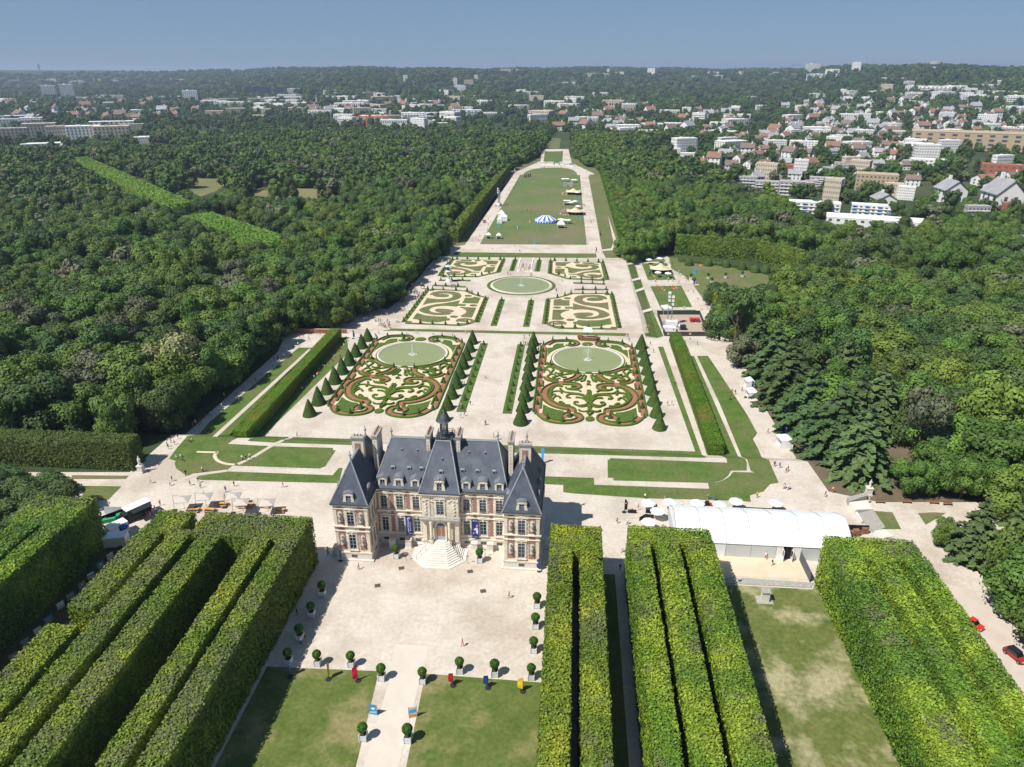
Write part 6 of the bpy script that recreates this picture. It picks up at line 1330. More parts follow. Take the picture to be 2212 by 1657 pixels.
people('5', 'on the great lawn', [(1035,662),(815,770),(1203,968),(890,735),(980,448),(825,598)]); people('5', 'on the gravel before the great lawn', [(490,950),(418,995),(375,1020),(478,1000),(605,1070),(810,1045),(857,1090),(1485,1030),(1468,1070),(1578,1000)])
# potted trees
def planter():
    t = thing('potted_tree', 'x', 'potted tree'); m = MB()
    m.box(-.42,.42,-.42,.42,.12,.95,mat('white planter paint', (.62,.65,.67), .6))
    for x in (-.42,.42):
        for y in (-.42,.42): m.box(x-.06,x+.06,y-.06,y+.06,0,1.08,MATS['white planter paint'])
    p = m.obj('planter_box', t); MB().box(-.38,.38,-.38,.38,.9,.97,flat('soil', (.06,.04,.03), .9)).obj('soil', p); MB().tube((0,0,.9),(0,0,1.7),.05,BARK).obj('trunk', t)
    d = sphere_dirs(900, 0); P = d*(.62*(.9+.14*rng.random(900)))[:, None]+np.array([0, 0, 2.05]); v, f = ico((0,0,2.05), .56, 1, 2)
    mk('leaf_ball', quad_cloud(P, d, .13, .4, rng.random(900), 'leaf_ball', [leafmat('bay leaf', (.035,.105,.010), (.06,.145,.015), 3, rnd=.15, leaf=.4)], (v, f)), t); return t
PT = planter(); n0 = 0
for (x, y), w in zip([(357,580),(288,712),(215,860),(143,1012),(327,1022),(540,1030),(733,1115),(993,1135),(1228,1070),(1450,1090),(1682,1110),(1697,940),(1708,788),(1718,655),(617,1495),(900,1508),(825,335),(1354,362)],
   ['in the hedge shade, nearest the castle wing','in the hedge shade, second from the castle','in the hedge shade beside two people','in the shade at the left lawn corner','at the lawn edge by the yellow flag','at the lawn edge behind the red flag','left of the path between the two lawns','right of the path between the two lawns','at the right lawn edge near the crimson flag','at the right lawn edge near the navy flag','at the right lawn corner near the yellow flag','beside the right hedge, nearest the lawn corner','beside the right hedge, middle of the three','beside the right hedge, nearest the castle','left of the avenue nearest the camera','right of the avenue nearest the camera','left of the castle steps','right of the castle steps']):
    g = at('M', x, y-16 if y > 400 else y-10); lab = 'round clipped tree in white box '+w
    if n0 == 0: PT.location = g; PT['label'] = lab; PT['group'] = 'potted trees round the court'; n0 = 1
    else: copy_tree(PT, g, random.uniform(-.1, .1), lab, random.uniform(.94, 1.04))
for x, y in ((915,468),(1120,462),(1325,455),(1525,440),(955,520),(1165,515)): copy_tree(PT, at('6', x, y), 0, 'round yellow green tree in white box by the round lawn', 1.0, 'potted trees by the round lawn')
# flags and boards
def flagpole(x, y, m, lab, h=2.9, rz=0, w=.62, c='M', txt=None):
    p = at(c, x, y); t = thing('feather_flag', lab, 'flag', p, rz); b = MB(); b.lathe([(.42,0),(.42,.1),(.1,.14)], DARK, 12); b.obj('base', t); MB().tube((0,0,.1),(0,0,h),.025,DARK).obj('pole', t)
    f = MB(); n = 10
    for i in range(n):
        z0, z1 = .5+(h-.5)*i/n, .5+(h-.5)*(i+1)/n; o0, o1 = .05*sin(i*.8), .05*sin((i+1)*.8); w0 = w*(1 if i < 8 else .85 if i == 8 else .6); w1 = w*(1 if i < 7 else .85 if i == 7 else .6 if i == 8 else .25)
        f.add([(.03,0,z0),(w0,o0,z0),(w1,o1,z1),(.03,0,z1),(.03,.02,z0),(w0,o0+.02,z0),(w1,o1+.02,z1),(.03,.02,z1)], [(0,1,2,3),(7,6,5,4),(1,5,6,2)], m)
    f = f.obj('flag_cloth', t)
    e = MB(); e.add([(w*.35+.12*cos(k*pi/3), -.06, h*.72+.12*sin(k*pi/3)) for k in range(6)], [tuple(range(6))], WHITE); e.obj('emblem', f); return t
flagpole(395, 1100, YELL, 'yellow feather flag seen edge on at the left lawn edge', rz=pi/2); flagpole(583, 1108, PINKR, 'bright red feather flag with white emblem at the left lawn edge', rz=pi+.4, w=.7); flagpole(150, 1085, BLUE, 'blue feather flag in the hedge shade on the left lawn', rz=pi/2)
flagpole(1187, 1140, CRIM, 'crimson feather flag with white emblem on the right lawn', 2.2, pi-.4, .75); flagpole(1410, 1155, NAVY, 'navy feather flag on the right lawn', 2.2, pi-.4, .75); flagpole(1630, 1178, YELL, 'yellow feather flag on the right lawn near the hedge', 2.4, pi-.3, .75)
flagpole(472, 342, BLUE, 'blue feather flag at the foot of the left castle wing', 2.0, 1.2, .5); flagpole(1735, 410, NAVY, 'dark printed feather flag at the corner of the right wing', 2.4, pi-.5, .6)
flagpole(72, 365, ORANGE, 'orange feather flag on the right hand path', 3.0, .3, .5, 'N')
for c, x, y, lab in (('N',203,270,'first dark blue feather flag behind the white stalls'),('N',215,300,'second dark blue feather flag behind the white stalls'),('N',423,600,'first dark feather flag behind the nearest white stall'),('N',443,615,'second dark feather flag behind the nearest white stall'),('W',90,268,'tall black feather flag left of the marquee terrace'),('2',710,220,'grey information flag by the far end of the yew hedge'),('6',425,425,'dark feather flag beside the beige stretch tent'),('6',950,525,'dark feather flag on the garden cross path'),('q2',2050,105,'red feather flag at the right end of the gravel before the great lawn'),('5',1598,950,'black feather flag on the right grass strip')): flagpole(x, y, CRIM if 'red' in lab else BLACK if 'black' in lab else NAVY, lab, 2.8, .2, .55, c)
def board(c, x, y, w, h, m, lab, rz=0, tilt=.12, name='display_board', pic=None, two=True):
    p = at(c, x, y); t = thing(name, lab, 'sign', p, rz); b = MB(); b.box(-w/2,w/2,-.04,.0,.05,h,m); b.obj('panel', t); f = MB()
    for s_ in (-1,1): f.box(s_*w/2-.03,s_*w/2+.03,-.06,.02,0,h+.03,GREY); f.tube((s_*w/2,.0,h*.8),(s_*w/2,.7,0),.03,GREY)
    f.obj('frame', t)
    if pic: pic(t, w, h)
    return t
def pic_blue(t, w, h):
    m = MB(); m.add([(-w*.3,-.045,h*.55),(w*.1,-.045,h*.5),(w*.35,-.045,h*.7),(-w*.1,-.045,h*.72)], [(0,1,2,3)], WHITE); m.add([(-w*.45,-.045,h*.12),(w*.45,-.045,h*.2),(w*.45,-.045,h*.38),(-w*.45,-.045,h*.30)], [(0,1,2,3)], flat('printed pale blue', (.25,.55,.75))); m.obj('picture', t)
def pic_sun(t, w, h):
    m = MB(); m.add([(-w*.4,-.045,h*.45),(w*.4,-.045,h*.45),(w*.4,-.045,h*.8),(-w*.4,-.045,h*.75)], [(0,1,2,3)], flat('printed sky', (.10,.42,.75))); m.add([(-w*.42,-.046,h*.08),(w*.42,-.046,h*.08),(w*.42,-.046,h*.30),(-w*.42,-.046,h*.36)], [(0,1,2,3)], flat('printed orange', (.70,.33,.06))); m.obj('picture', t)
board('M', 680, 1322, 1.0, 1.75, flat('poster blue', (.05,.28,.55)), 'blue poster board left of the avenue', -.1, pic=pic_blue); board('M', 932, 1342, 1.0, 1.9, WHITE, 'white poster board with blue and orange picture right of the avenue', .35, pic=pic_sun)
for i, (x, y) in enumerate([(985,705),(900,780),(815,880),(735,960),(635,1060),(545,1140),(440,1270),(345,1370),(235,1470),(130,1600)]): board('U', x, y, 1.1, 1.2, [WHITE, flat('picture blue', (.12,.25,.42)), WHITE, GREY, flat('picture pink', (.35,.25,.30))][i % 5], 'photo display board in the shaded walk between the left hedges, %s from the food trucks' % ['first','second','third','fourth','fifth','sixth','seventh','eighth','ninth','tenth'][i], 1.15, pic=pic_blue if i % 2 else pic_sun)
for c, x, y, lab in (('M',888,345,'small info lectern left of the castle steps'),('M',1280,362,'thin sign post right of the castle steps'),('M',1390,320,'tall thin sign post near the right wing')):
    p = at(c, x, y); t = thing('sign_post', lab, 'sign', p); MB().tube((0,0,0),(0,0,1.5),.03,DARK).obj('pole', t); MB().box(-.22,.22,-.03,.03,1.35,1.6,GREY).obj('panel', t)
for i, (x, y) in enumerate([(857,392),(1294,413),(705,503),(1377,538)]):
    p = at('M', x, y); mk('drain_grate', MB().box(-.45,.45,-.4,.4,0,.03,flat('rusty iron', (.10,.075,.06), .7)).mesh('drain_grate'), None, (p.x,p.y,.02), .3, 'rusty square drain grate in the court, %s' % ['left of the castle steps','right of the castle steps','farthest left','on the right side'][i], 'drain grate')
for i, (x, y) in enumerate([(335,1245),(612,1250)]):
    p = at('h4', x, y); t = thing('stone_pedestal', 'empty stone pedestal before the left facade, '+['nearer the wing, in shade','nearer the steps'][i], 'pedestal', p); MB().box(-.62,.62,-.5,.5,0,.35,STONEW,.1,.1).box(-.48,.48,-.38,.38,.35,1.5,STONEW).obj('base', t); MB().box(-.56,.56,-.46,.46,1.5,1.68,STONEW).obj('cap', t)
for i, (x, y) in enumerate([(355,1270),(620,1285)]):
    p = at('h5', x, y); t = thing('stone_pedestal', 'empty stone pedestal before the right facade, '+['nearer the steps','nearer the wing'][i], 'pedestal', p); MB().box(-.62,.62,-.5,.5,0,.35,STONEW,.1,.1).box(-.48,.48,-.38,.38,.35,1.5,STONEW).obj('base', t); MB().box(-.56,.56,-.46,.46,1.5,1.68,STONEW).obj('cap', t)
p = at('R', 1333, 695); t = thing('stone_pedestal', 'weathered stone pedestal on a slab on the right lawn', 'pedestal', p); MB().box(-1.3,1.2,-.9,.9,0,.12,STONEG).obj('slab', t); MB().box(-.55,.55,-.5,.5,.12,1.7,STONEW).box(-.66,.66,-.6,.6,1.7,1.92,STONEG).obj('base', t)
def statue(c, x, y, lab, h=1.5):
    p = at(c, x, y); t = thing('stone_statue', lab, 'statue', p); MB().box(-.62,.62,-.62,.62,0,.3,STONEW).box(-.5,.5,-.5,.5,.3,1.5,STONEW).box(-.6,.6,-.6,.6,1.5,1.7,STONEW).obj('pedestal', t)
    me = skin_mesh('figure', [(0,0,.0),(.02,0,.5),(-.04,0,.9),(.03,0,1.25),(.03,-.02,1.42),(.02,-.03,1.62),(.02,0,1.72),(.2,0,1.22),(.32,-.12,1.0),(.16,-.25,1.15),(-.16,0,1.22),(-.24,.05,.95),(-.2,-.1,.75)], [(0,1),(1,2),(2,3),(3,4),(4,5),(5,6),(3,7),(7,8),(8,9),(3,10),(10,11),(11,12)], [.26,.22,.17,.18,.07,.11,.06,.07,.05,.05,.07,.05,.05], 1); me.materials.append(STONEW); mk('figure', me, t, loc=(0,0,1.7), scale=h/1.5)
statue('S', 322, 1405, 'pale stone statue on a pedestal at the corner of the left wood', 1.9); statue('N', 1022, 1022, 'pale stone statue on a pedestal beside the cedars', 1.5); statue('5', 812, 362, 'white statue at the far left corner of the great lawn', 1.7); statue('5', 1470, 370, 'white statue at the far right corner of the great lawn', 1.7)
# parasols, tables
def parasol(c, x, y, lab, r=1.7, h=2.3, m=TENT, n=8, cant=False, g=None, dz=0):
    p = at(c, x, y, 0); p.y -= 0; t = thing('parasol', lab, 'parasol', p, .2, g); MB().tube((0,0,0),(0,0,h+.25),.03,GREY).obj('pole', t); b = MB(); n = 4 if cant else n
    b.lathe([(r,h-.12),(r,h),(r*.5,h+.3),(.04,h+.55)], m, n); b.obj('canopy', t)
    if cant: k = MB(); k.tube((0,0,h+.6),(-1.6,0,h+.9),.04,GREY); k.tube((-1.6,0,h+.9),(-1.9,0,0),.045,GREY); k.box(-2.3,-1.5,-.4,.4,0,.12,DARK); k.obj('arm', t)
SQ = mat('greige parasol cloth', (.52,.47,.42), .8)
for i, (x, y) in enumerate([(845,400),(1045,375),(1310,370),(1385,425),(1620,430)]): parasol('V', x, y, 'large square beige cantilever parasol left of the castle, %s from the left' % ['first','second','third','fourth','fifth'][i], 1.75, 2.4, SQ, cant=True)
for i, (x, y) in enumerate([(285,262),(463,255),(690,262),(872,275),(1010,248),(1338,262),(360,330),(290,420)]): parasol('W', x, y, 'round white parasol behind the marquee, %s' % ['first of the back row from the left','second of the back row from the left','third of the back row','fourth of the back row','fifth of the back row','last of the back row on the right','on the fenced deck','at the left end of the marquee'][i], 1.35, 1.9)
def beer_table(c, x, y, lab, g, m=ORANGE):
    p = at(c, x, y); t = thing('picnic_table', lab, 'table', p, random.uniform(-.15,.15), g); MB().box(-1.0,1.0,-.28,.28,.62,.67,m).obj('tabletop', t)
    for s_ in (-1,1): MB().box(-1.0,1.0,s_*.6-.12,s_*.6+.12,.36,.4,m).obj('bench', t)
    for s_ in (-1,1): MB().box(s_*.7-.03,s_*.7+.03,-.6,.6,0,.62,GREY).obj('leg', t)
for x, y in ((930,415),(1075,415),(1190,360),(1430,365),(1590,370),(1720,415),(1385,375)): beer_table('V', x, y, 'orange wooden beer table under the beige parasols', 'orange beer tables left of the castle')
def barrier(c, x0, y0, x1, y1, h, m, lab, name='barrier_fence', n=None, cat='fence'):
    a, b = at(c, x0, y0), at(c, x1, y1); L_ = (b-a).length; n = n or max(1, int(L_/2)); t = thing(name, lab, cat, a, math.atan2(b.y-a.y, b.x-a.x))
    for k in range(n): MB().box(L_*k/n+.04, L_*(k+1)/n-.04, -.025, .025, .05, h, m).obj('panel', t)
    for k in range(n+1): MB().tube((L_*k/n,0,0),(L_*k/n,0,h+.05),.035,DARK,5).obj('post', t)
    return t
barrier('W',985,250,1425,270,.8,BLACK,'black cloth barrier row behind the marquee'); barrier('W',120,275,190,278,.8,BLACK,'short black barrier at the left of the marquee terrace'); barrier('W',268,275,335,280,.8,BLACK,'short black barrier in front of the first parasol')
barrier('W',215,340,265,310,.8,BLACK,'black barrier at the left edge of the deck'); barrier('W',265,312,335,320,.8,BLACK,'black barrier along the deck'); barrier('W',1535,650,1630,850,1.9,flat('printed grey mesh', (.10,.11,.13), .7),'tall grey mesh fence at the right end of the marquee terrace')
barrier('W',1870,430,2110,440,1.6,BLACK,'tall black fence right of the marquee'); barrier('S',1720,122,2215,125,1.4,mat('rust wood boards', (.33,.14,.07), .8, (.24,.10,.06), 1.5),'rust brown board fence under the trees at the end of the left path', 'board_fence', 16)
barrier('V',-40,560,285,440,1.3,BLACK,'black fence screen beside the green containers'); barrier('V',110,432,290,435,1.5,flat('grey tarpaulin', (.42,.45,.48)),'grey tarpaulin fence behind the food truck')
for k in range(2):
    p = at('V', 150+k*45, 500-k*25); t = thing('green_container', 'green flat container by the food truck, '+['left','right'][k], 'container', p, .5); MB().box(-1.1,1.1,-.7,.7,0,.7,flat('green plastic', (.04,.32,.13))).obj('body', t); MB().box(-1.15,1.15,-.75,.75,.7,.78,MATS['green plastic']).obj('lid', t)
for x, y, w in ((1960,475,1.2),(2010,460,1.0),(2080,440,1.1)):
    p = at('W', x, y); t = thing('crate_stack', 'stack of brown wooden crates by the black fence', 'crates', p, .2, 'crate stacks right of the marquee')
    for k in range(3): MB().box(-w/2,w/2,-.4,.4,k*.42,k*.42+.38,WOOD).obj('crate', t)
# marquee
g0, g1_ = (38.6, 105.0), (67.3, 105.0); a0 = onY('W', 850, 635, 100.3); X0, X1, Y0, Y1, ZE, ZR = 39.4, 68.2, 100.4, 111.0, 2.75, 5.2
t = thing('marquee_tent', 'long white frame marquee between the clipped hedges', 'tent'); nb = 7; ww = (X1-X0)/nb
for k in range(nb):
    x0, x1 = X0+k*ww+.05, X0+(k+1)*ww-.05; m = MB(); yb = (Y0+Y1)/2
    pr_ = [(Y0-.15,ZE),(Y0+2.9,ZE+1.55),(yb,ZR),(Y1-2.9,ZE+1.55),(Y1+.15,ZE)]
    m.add([(x, y, z) for x in (x0, x1) for y, z in pr_]+[(x, y, z-.1) for x in (x0, x1) for y, z in pr_], [(i,5+i,6+i,1+i) for i in range(4)]+[(10+i,11+i,16+i,15+i) for i in range(4)]+[(0,10,15,5),(4,9,19,14)], TENT); m.obj('roof_panel', t)
for k in range(nb+1):
    x = X0+k*ww; m = MB(); yb = (Y0+Y1)/2; P = [(x,Y0,0),(x,Y0,ZE+.08),(x,Y0+2.9,ZE+1.62),(x,yb,ZR+.07),(x,Y1-2.9,ZE+1.62),(x,Y1,ZE+.08),(x,Y1,0)]
    for a, b in zip(P, P[1:]): m.tube(a, b, .07, flat('aluminium', (.38,.40,.42), .4), 5)
    m.obj('frame_rib', t)
GRYT = mat('translucent grey tarp', (.50,.52,.53), .6, (.56,.58,.59), .8)
for k in range(nb):
    x0, x1 = X0+k*ww+.06, X0+(k+1)*ww-.06
    if k == 4: MB().box(x0, x0+1.1, Y0-.03, Y0+.03, 0, ZE, WW).obj('side_panel', t); MB().box(x0+2.6, x1, Y0-.03, Y0+.03, 0, ZE, WW).obj('side_panel', t)
    else: MB().box(x0, x1, Y0-.03, Y0+.03, 0, ZE-.02, GRYT if k in (2,3,5) else TENT).obj('side_panel', t)
    MB().box(x0, x1, Y1-.03, Y1+.03, 0, ZE-.02, TENT).obj('side_panel', t)
for x in (X0, X1): m = MB(); m.box(x-.03, x+.03, Y0, Y1, 0, ZE, TENT if x > 50 else GRYT); m.add([(x, Y0, ZE),(x, Y0+2.9, ZE+1.5),(x,(Y0+Y1)/2,ZR-.1),(x, Y1-2.9, ZE+1.5),(x, Y1, ZE)], [(0,1,2,3,4)], TENT); m.obj('end_panel', t)
xd = X0+4*ww+1.85; m = MB(); m.box(xd-.7, xd+.7, Y0+.1, Y0+.2, 0, 2.2, BLACK); m.obj('doorway', t)
for s_ in (-1,1): m = MB(); m.box(xd+s_*.72-.03, xd+s_*.72+.03, Y0-.8, Y0, 0, 2.1, WHITE); m.box(xd+s_*.72-.04, xd+s_*.72+.04, Y0-.7, Y0-.1, .9, 2.0, GLASS); m.obj('door', t)
m = MB(); m.box(X0+6*ww+1.2, X0+6*ww+2.4, Y0-.06, Y0-.03, .2, 2.2, WHITE); w_ = m.obj('window', t); MB().box(X0+6*ww+1.3, X0+6*ww+2.3, Y0-.08, Y0-.06, .4, 2.1, GLASS).obj('pane', w_)
# vehicles
def wheels(t, pts, r):
    for x, y in pts: w = MB(); w.tube((x, y-.1, r), (x, y+.1, r), r, flat('tyre', (.02,.02,.02)), 14); w = w.obj('wheel', t); MB().tube((x, y-.12, r), (x, y+.12, r), r*.5, GREY, 10).obj('rim', w)
def van(c, x, y, rz, lab, body, cab, L_=4.6, W_=1.7, H_=2.3, awn=True, trailer=False, roof=WHITE):
    p = at(c, x, y); t = thing('food_truck' if not trailer else 'food_trailer', lab, 'van' if not trailer else 'trailer', p, rz); m = MB(); m.box(-L_/2, L_/2-1.1 if not trailer else L_/2, -W_/2, W_/2, .4, H_, body); m.obj('body', t)
    MB().box(-L_/2-.05, L_/2-(1.0 if not trailer else -.05), -W_/2-.05, W_/2+.05, H_, H_+.12, roof).obj('roof', t)
    if not trailer:
        m = MB(); m.prism([(L_/2-1.1,-W_/2),(L_/2,-W_/2),(L_/2,W_/2),(L_/2-1.1,W_/2)], .4, 1.05, cab); m.prism([(L_/2-1.1,-W_/2),(L_/2-.05,-W_/2),(L_/2-.05,W_/2),(L_/2-1.1,W_/2)], 1.05, 1.85, cab, [(L_/2-1.1,-W_/2+.1),(L_/2-.65,-W_/2+.1),(L_/2-.65,W_/2-.1),(L_/2-1.1,W_/2-.1)]); m.obj('cab', t)
        m = MB(); m.add([(L_/2-.04,-W_/2+.12,1.1),(L_/2-.04,W_/2-.12,1.1),(L_/2-.60,W_/2-.18,1.82),(L_/2-.60,-W_/2+.18,1.82)], [(0,1,2,3)], GLASS); m.obj('windscreen', t)
        for s_ in (-1,1): MB().box(L_/2, L_/2+.03, s_*.6-.15, s_*.6+.15, .6, .8, WHITE).obj('headlight', t)
    if awn: m = MB(); m.add([(-L_/2+.3,W_/2,H_-.1),(L_/2-1.6,W_/2,H_-.1),(L_/2-1.6,W_/2+1.2,H_-.25),(-L_/2+.3,W_/2+1.2,H_-.25),(-L_/2+.3,W_/2,H_-.04),(L_/2-1.6,W_/2,H_-.04),(L_/2-1.6,W_/2+1.2,H_-.19),(-L_/2+.3,W_/2+1.2,H_-.19)], [(0,3,2,1),(4,5,6,7),(2,3,7,6)], awn if awn is not True else DARK); m.obj('serving_hatch', t); MB().box(-L_/2+.3, L_/2-1.6, W_/2, W_/2+.02, 1.0, H_-.2, BLACK).obj('hatch_opening', t)
    wheels(t, [(-L_/2+1, -W_/2), (-L_/2+1, W_/2)]+([(L_/2-.7, -W_/2), (L_/2-.7, W_/2)] if not trailer else []), .34); return t
van('V', 395, 470, -2.15, 'white and black food truck with open hatch at the left', flat('dark green body', (.03,.05,.045)), BLACK, 5.4, 1.9, 2.5)
van('V', 235, 625, -2.15, 'white food stand with blue awning by the left hedge', WHITE, WHITE, 3.2, 1.8, 2.2, BLUE, True); van('V', 220, 730, -2.9, 'pale caravan trailer with wood panel by the left hedge', mat('caravan cream', (.62,.60,.52), .5), WHITE, 3.8, 1.9, 2.2, False, True)
def car(c, x, y, rz, lab, m, top, L_=3.0, rik=False, z=None):
    p = at(c, x, y); t = thing('parked_car' if not rik else 'rickshaw', lab, 'car' if not rik else 'rickshaw', p, rz); W_ = 1.35 if not rik else 1.1; H_ = .72
    b = MB(); b.prism([(-L_/2,-W_/2),(L_/2-.1,-W_/2),(L_/2,0),(L_/2-.1,W_/2),(-L_/2,W_/2)], .25, H_, m); b.obj('body', t); k = MB(); k.prism([(-L_/2+.3,-W_/2+.05),(L_/2-.8,-W_/2+.05),(L_/2-.8,W_/2-.05),(-L_/2+.3,W_/2-.05)], H_, 1.2, GLASS, [(-L_/2+.5,-W_/2+.15),(L_/2-1.15,-W_/2+.15),(L_/2-1.15,W_/2-.15),(-L_/2+.5,W_/2-.15)]); k.obj('windows', t)
    MB().box(-L_/2+.45, L_/2-1.1, -W_/2+.12, W_/2-.12, 1.2, 1.26, top).obj('roof', t); wheels(t, [(-L_/2+.5,-W_/2),(-L_/2+.5,W_/2)]+([(L_/2-.4,0)] if rik else [(L_/2-.5,-W_/2),(L_/2-.5,W_/2)]), .28)
    for s_ in (-1,1): MB().box(L_/2-.08, L_/2-.02, s_*.4-.1, s_*.4+.1, .5, .64, WHITE).obj('headlight', t)
car('T', 2045, 960, -1.2, 'dark red car with black roof on the right hand road', flat('dark red paint', (.33,.035,.03), .35), BLACK); car('T', 1785, 765, -1.0, 'bright red three wheeler on the right hand road', RED, RED, 2.4, True); car('W', 790, 228, 0, 'red rickshaw with black hood behind the marquee', RED, BLACK, 2.2, True); car('q4', 430, 600, 1.4, 'small white buggy on the right path of the great lawn', WHITE, WHITE, 2.4); car('q5', 352, 225, 1.2, 'small white buggy on the left path of the great lawn', WHITE, WHITE, 2.4)
# stalls along the right path
def stall(c, x, y, w, d, h, lab, rz=0, m=TENT, pk=.9, open_=False, nm='stall_tent', roof=None, g=None):
    p = at(c, x, y); t = thing(nm, lab, 'tent', p, rz, g); roof = roof or m
    r = MB(); r.prism([(-w/2-.05,-d/2-.05),(w/2+.05,-d/2-.05),(w/2+.05,d/2+.05),(-w/2-.05,d/2+.05)], h, h+.18, roof); r.prism([(-w/2-.05,-d/2-.05),(w/2+.05,-d/2-.05),(w/2+.05,d/2+.05),(-w/2-.05,d/2+.05)], h+.18, h+.18+pk, roof, [(-w*.04,-d*.04),(w*.04,-d*.04),(w*.04,d*.04),(-w*.04,d*.04)]); r.obj('canopy', t)
    for x_ in (-w/2, w/2):
        for y_ in (-d/2, d/2): MB().box(x_-.05,x_+.05,y_-.05,y_+.05,0,h,WHITE).obj('leg', t)
    if not open_:
        for a in ((-w/2+.05,w/2-.05,-d/2-.02,-d/2+.02),(-w/2+.05,w/2-.05,d/2-.02,d/2+.02),(w/2-.02,w/2+.02,-d/2+.05,d/2-.05)): MB().box(*a, 0, h, m).obj('side_wall', t)
        MB().box(-w/2-.02,-w/2+.02,-d/2+.3,d/2-.3,0,.9,m).obj('counter', t)
    else: MB().box(-w*.35,w*.35,-.3,.3,0,.85,BLACK).obj('table', t)
stall('N', 213, 350, 2.3, 2.8, 1.8, 'white market stall with flags on the right path, middle one', .1); stall('N', 197, 275, 2.0, 2.2, 1.8, 'white market stall on the right path, farthest one', .1); stall('N', 440, 685, 2.7, 3.0, 1.9, 'white market stall on the right path, nearest one', .12)
stall('q5', 40, 865, 2.6, 2.6, 2.0, 'open white pavilion at the left of the great lawn, left of the near pair', 0, open_=True, pk=1.1); stall('q5', 172, 870, 2.6, 2.6, 2.0, 'open white pavilion at the left of the great lawn, right of the near pair', 0, open_=True, pk=1.1)
stall('q5', 235, 635, 4.4, 4, 2.4, 'white peaked pavilion on the great lawn, right of the left cluster', pk=1.6); stall('q5', 205, 600, 4, 4, 2.6, 'white peaked pavilion on the great lawn, back of the left cluster', pk=2.0); stall('q5', 183, 670, 2.8, 2.8, 2.4, 'small white pavilion on the great lawn, front of the left cluster', pk=1.2)
stall('5', 1238, 872, 4.4, 4.0, 2.2, 'white peaked gazebo beside the striped circus tent', 0, open_=True, pk=2.2); stall('6', 625, 865, 3.2, 3.6, 2.2, 'white tent beside the ride enclosure', .2, pk=.8); stall('q4', 182, 590, 4.6, 3.4, 2.8, 'white flat roofed stand on the great lawn', 0, open_=True, pk=.2)
def stretch(c, x, y, w, d, lab):
    p = at(c, x, y); t = thing('stretch_tent', lab, 'tent', p); n = 12; m = MB(); v = []
    for j in range(n+1):
        for i in range(n+1):
            a, b = i/n*2-1, j/n*2-1; k = max(abs(a), abs(b)); edge = .18*sin(abs(a)*pi)*(abs(b)**6)+.18*sin(abs(b)*pi)*(abs(a)**6)
            z = 1.9+2.4*max(0, 1-math.hypot(a, b)*1.05)**1.5+.5*((abs(a)*abs(b))**3); v.append((a*w/2*(1-edge*.4), b*d/2*(1-edge*.4), z))
    m.add(v+[(a, b, z-.06) for a, b, z in v], [(j*(n+1)+i, j*(n+1)+i+1, (j+1)*(n+1)+i+1, (j+1)*(n+1)+i) for j in range(n) for i in range(n)], CREAMT); m.obj('canopy', t)
    for a, b in ((-1,-1),(1,-1),(1,1),(-1,1),(0,-1),(0,1)): MB().tube((a*w*.46,b*d*.46,0),(a*w*.46,b*d*.46,2.1),.06,WOOD,5).obj('pole', t)
    MB().tube((0,0,0),(0,0,4.2),.08,WOOD,5).obj('mast', t)
    for i in range(4): MB().box(-w*.35+i*w*.2, -w*.35+i*w*.2+w*.12, -d*.3, d*.2, 0, .9, BLACK).obj('bar_counter', t)
stretch('6', 555, 385, 9.5, 7.5, 'beige stretch tent in the low right garden'); stretch('q4', 305, 725, 11.5, 10, 'beige stretch tent on the great lawn, nearer of the two'); stretch('q4', 275, 428, 11, 10, 'beige stretch tent on the great lawn, farther of the two')
for c, L3, lab, r in (('6', [(525,440),(645,450),(545,270),(420,285)], 'white parasol round the stretch tent in the right garden', 1.5), ('q4', [(345,655),(358,725),(225,435),(335,445),(130,240),(185,240),(270,255),(305,255),(90,855),(132,862),(195,865),(195,590),(240,595),(300,580)], 'white parasol on the great lawn', 2.0)):
    for x, y in L3: parasol(c, x, y, lab, r, 2.1, g=lab.replace('parasol', 'parasols'))
BB = [flat('orange cushion', (.62,.20,.09)), flat('yellow cushion', (.62,.45,.14)), flat('blue cushion', (.12,.20,.36)), flat('red cushion', (.48,.08,.06)), WHITE]
def beanbag(c, x, y, k, g):
    p = at(c, x, y); nm = ['orange','yellow','blue','red','white'][k]; t = mk('bean_bag', BBM[k], None, p, random.random()*6, nm+' bean bag '+g, 'bean bag', 'bean bags '+g, scale=.62 if c == 'q4' else .85)
BBM = []
for m in BB: q = MB(); q.lathe([(.30,0),(.48,.12),(.45,.32),(.22,.5),(.05,.55)], m, 9); q.box(-.35,.35,.15,.45,.1,.75,m,.1,.05); BBM.append(q.mesh('bean_bag'))
for i, (x, y) in enumerate([(520,548),(570,552),(600,555),(665,555),(705,548),(735,548),(500,570),(535,585),(580,580),(605,600),(620,600),(700,580),(720,585),(750,575),(745,590),(775,590)]): beanbag('6', x, y, i % 4, 'on the lawn of the low right garden')
for i, (x, y) in enumerate([(470,430),(520,450),(585,445),(490,440),(915,300),(990,305),(1010,300),(1030,308),(1050,305)]): beanbag('6', x, y, (i*3) % 4, 'near the stretch tent and the round lawn')
for i in range(34): beanbag('q4', random.uniform(105, 190), random.uniform(380, 455), i % 5, 'by the farther stretch tent on the great lawn')
for i in range(44): beanbag('q4', random.uniform(75, 215), random.uniform(655, 750), i % 5, 'by the nearer stretch tent on the great lawn')
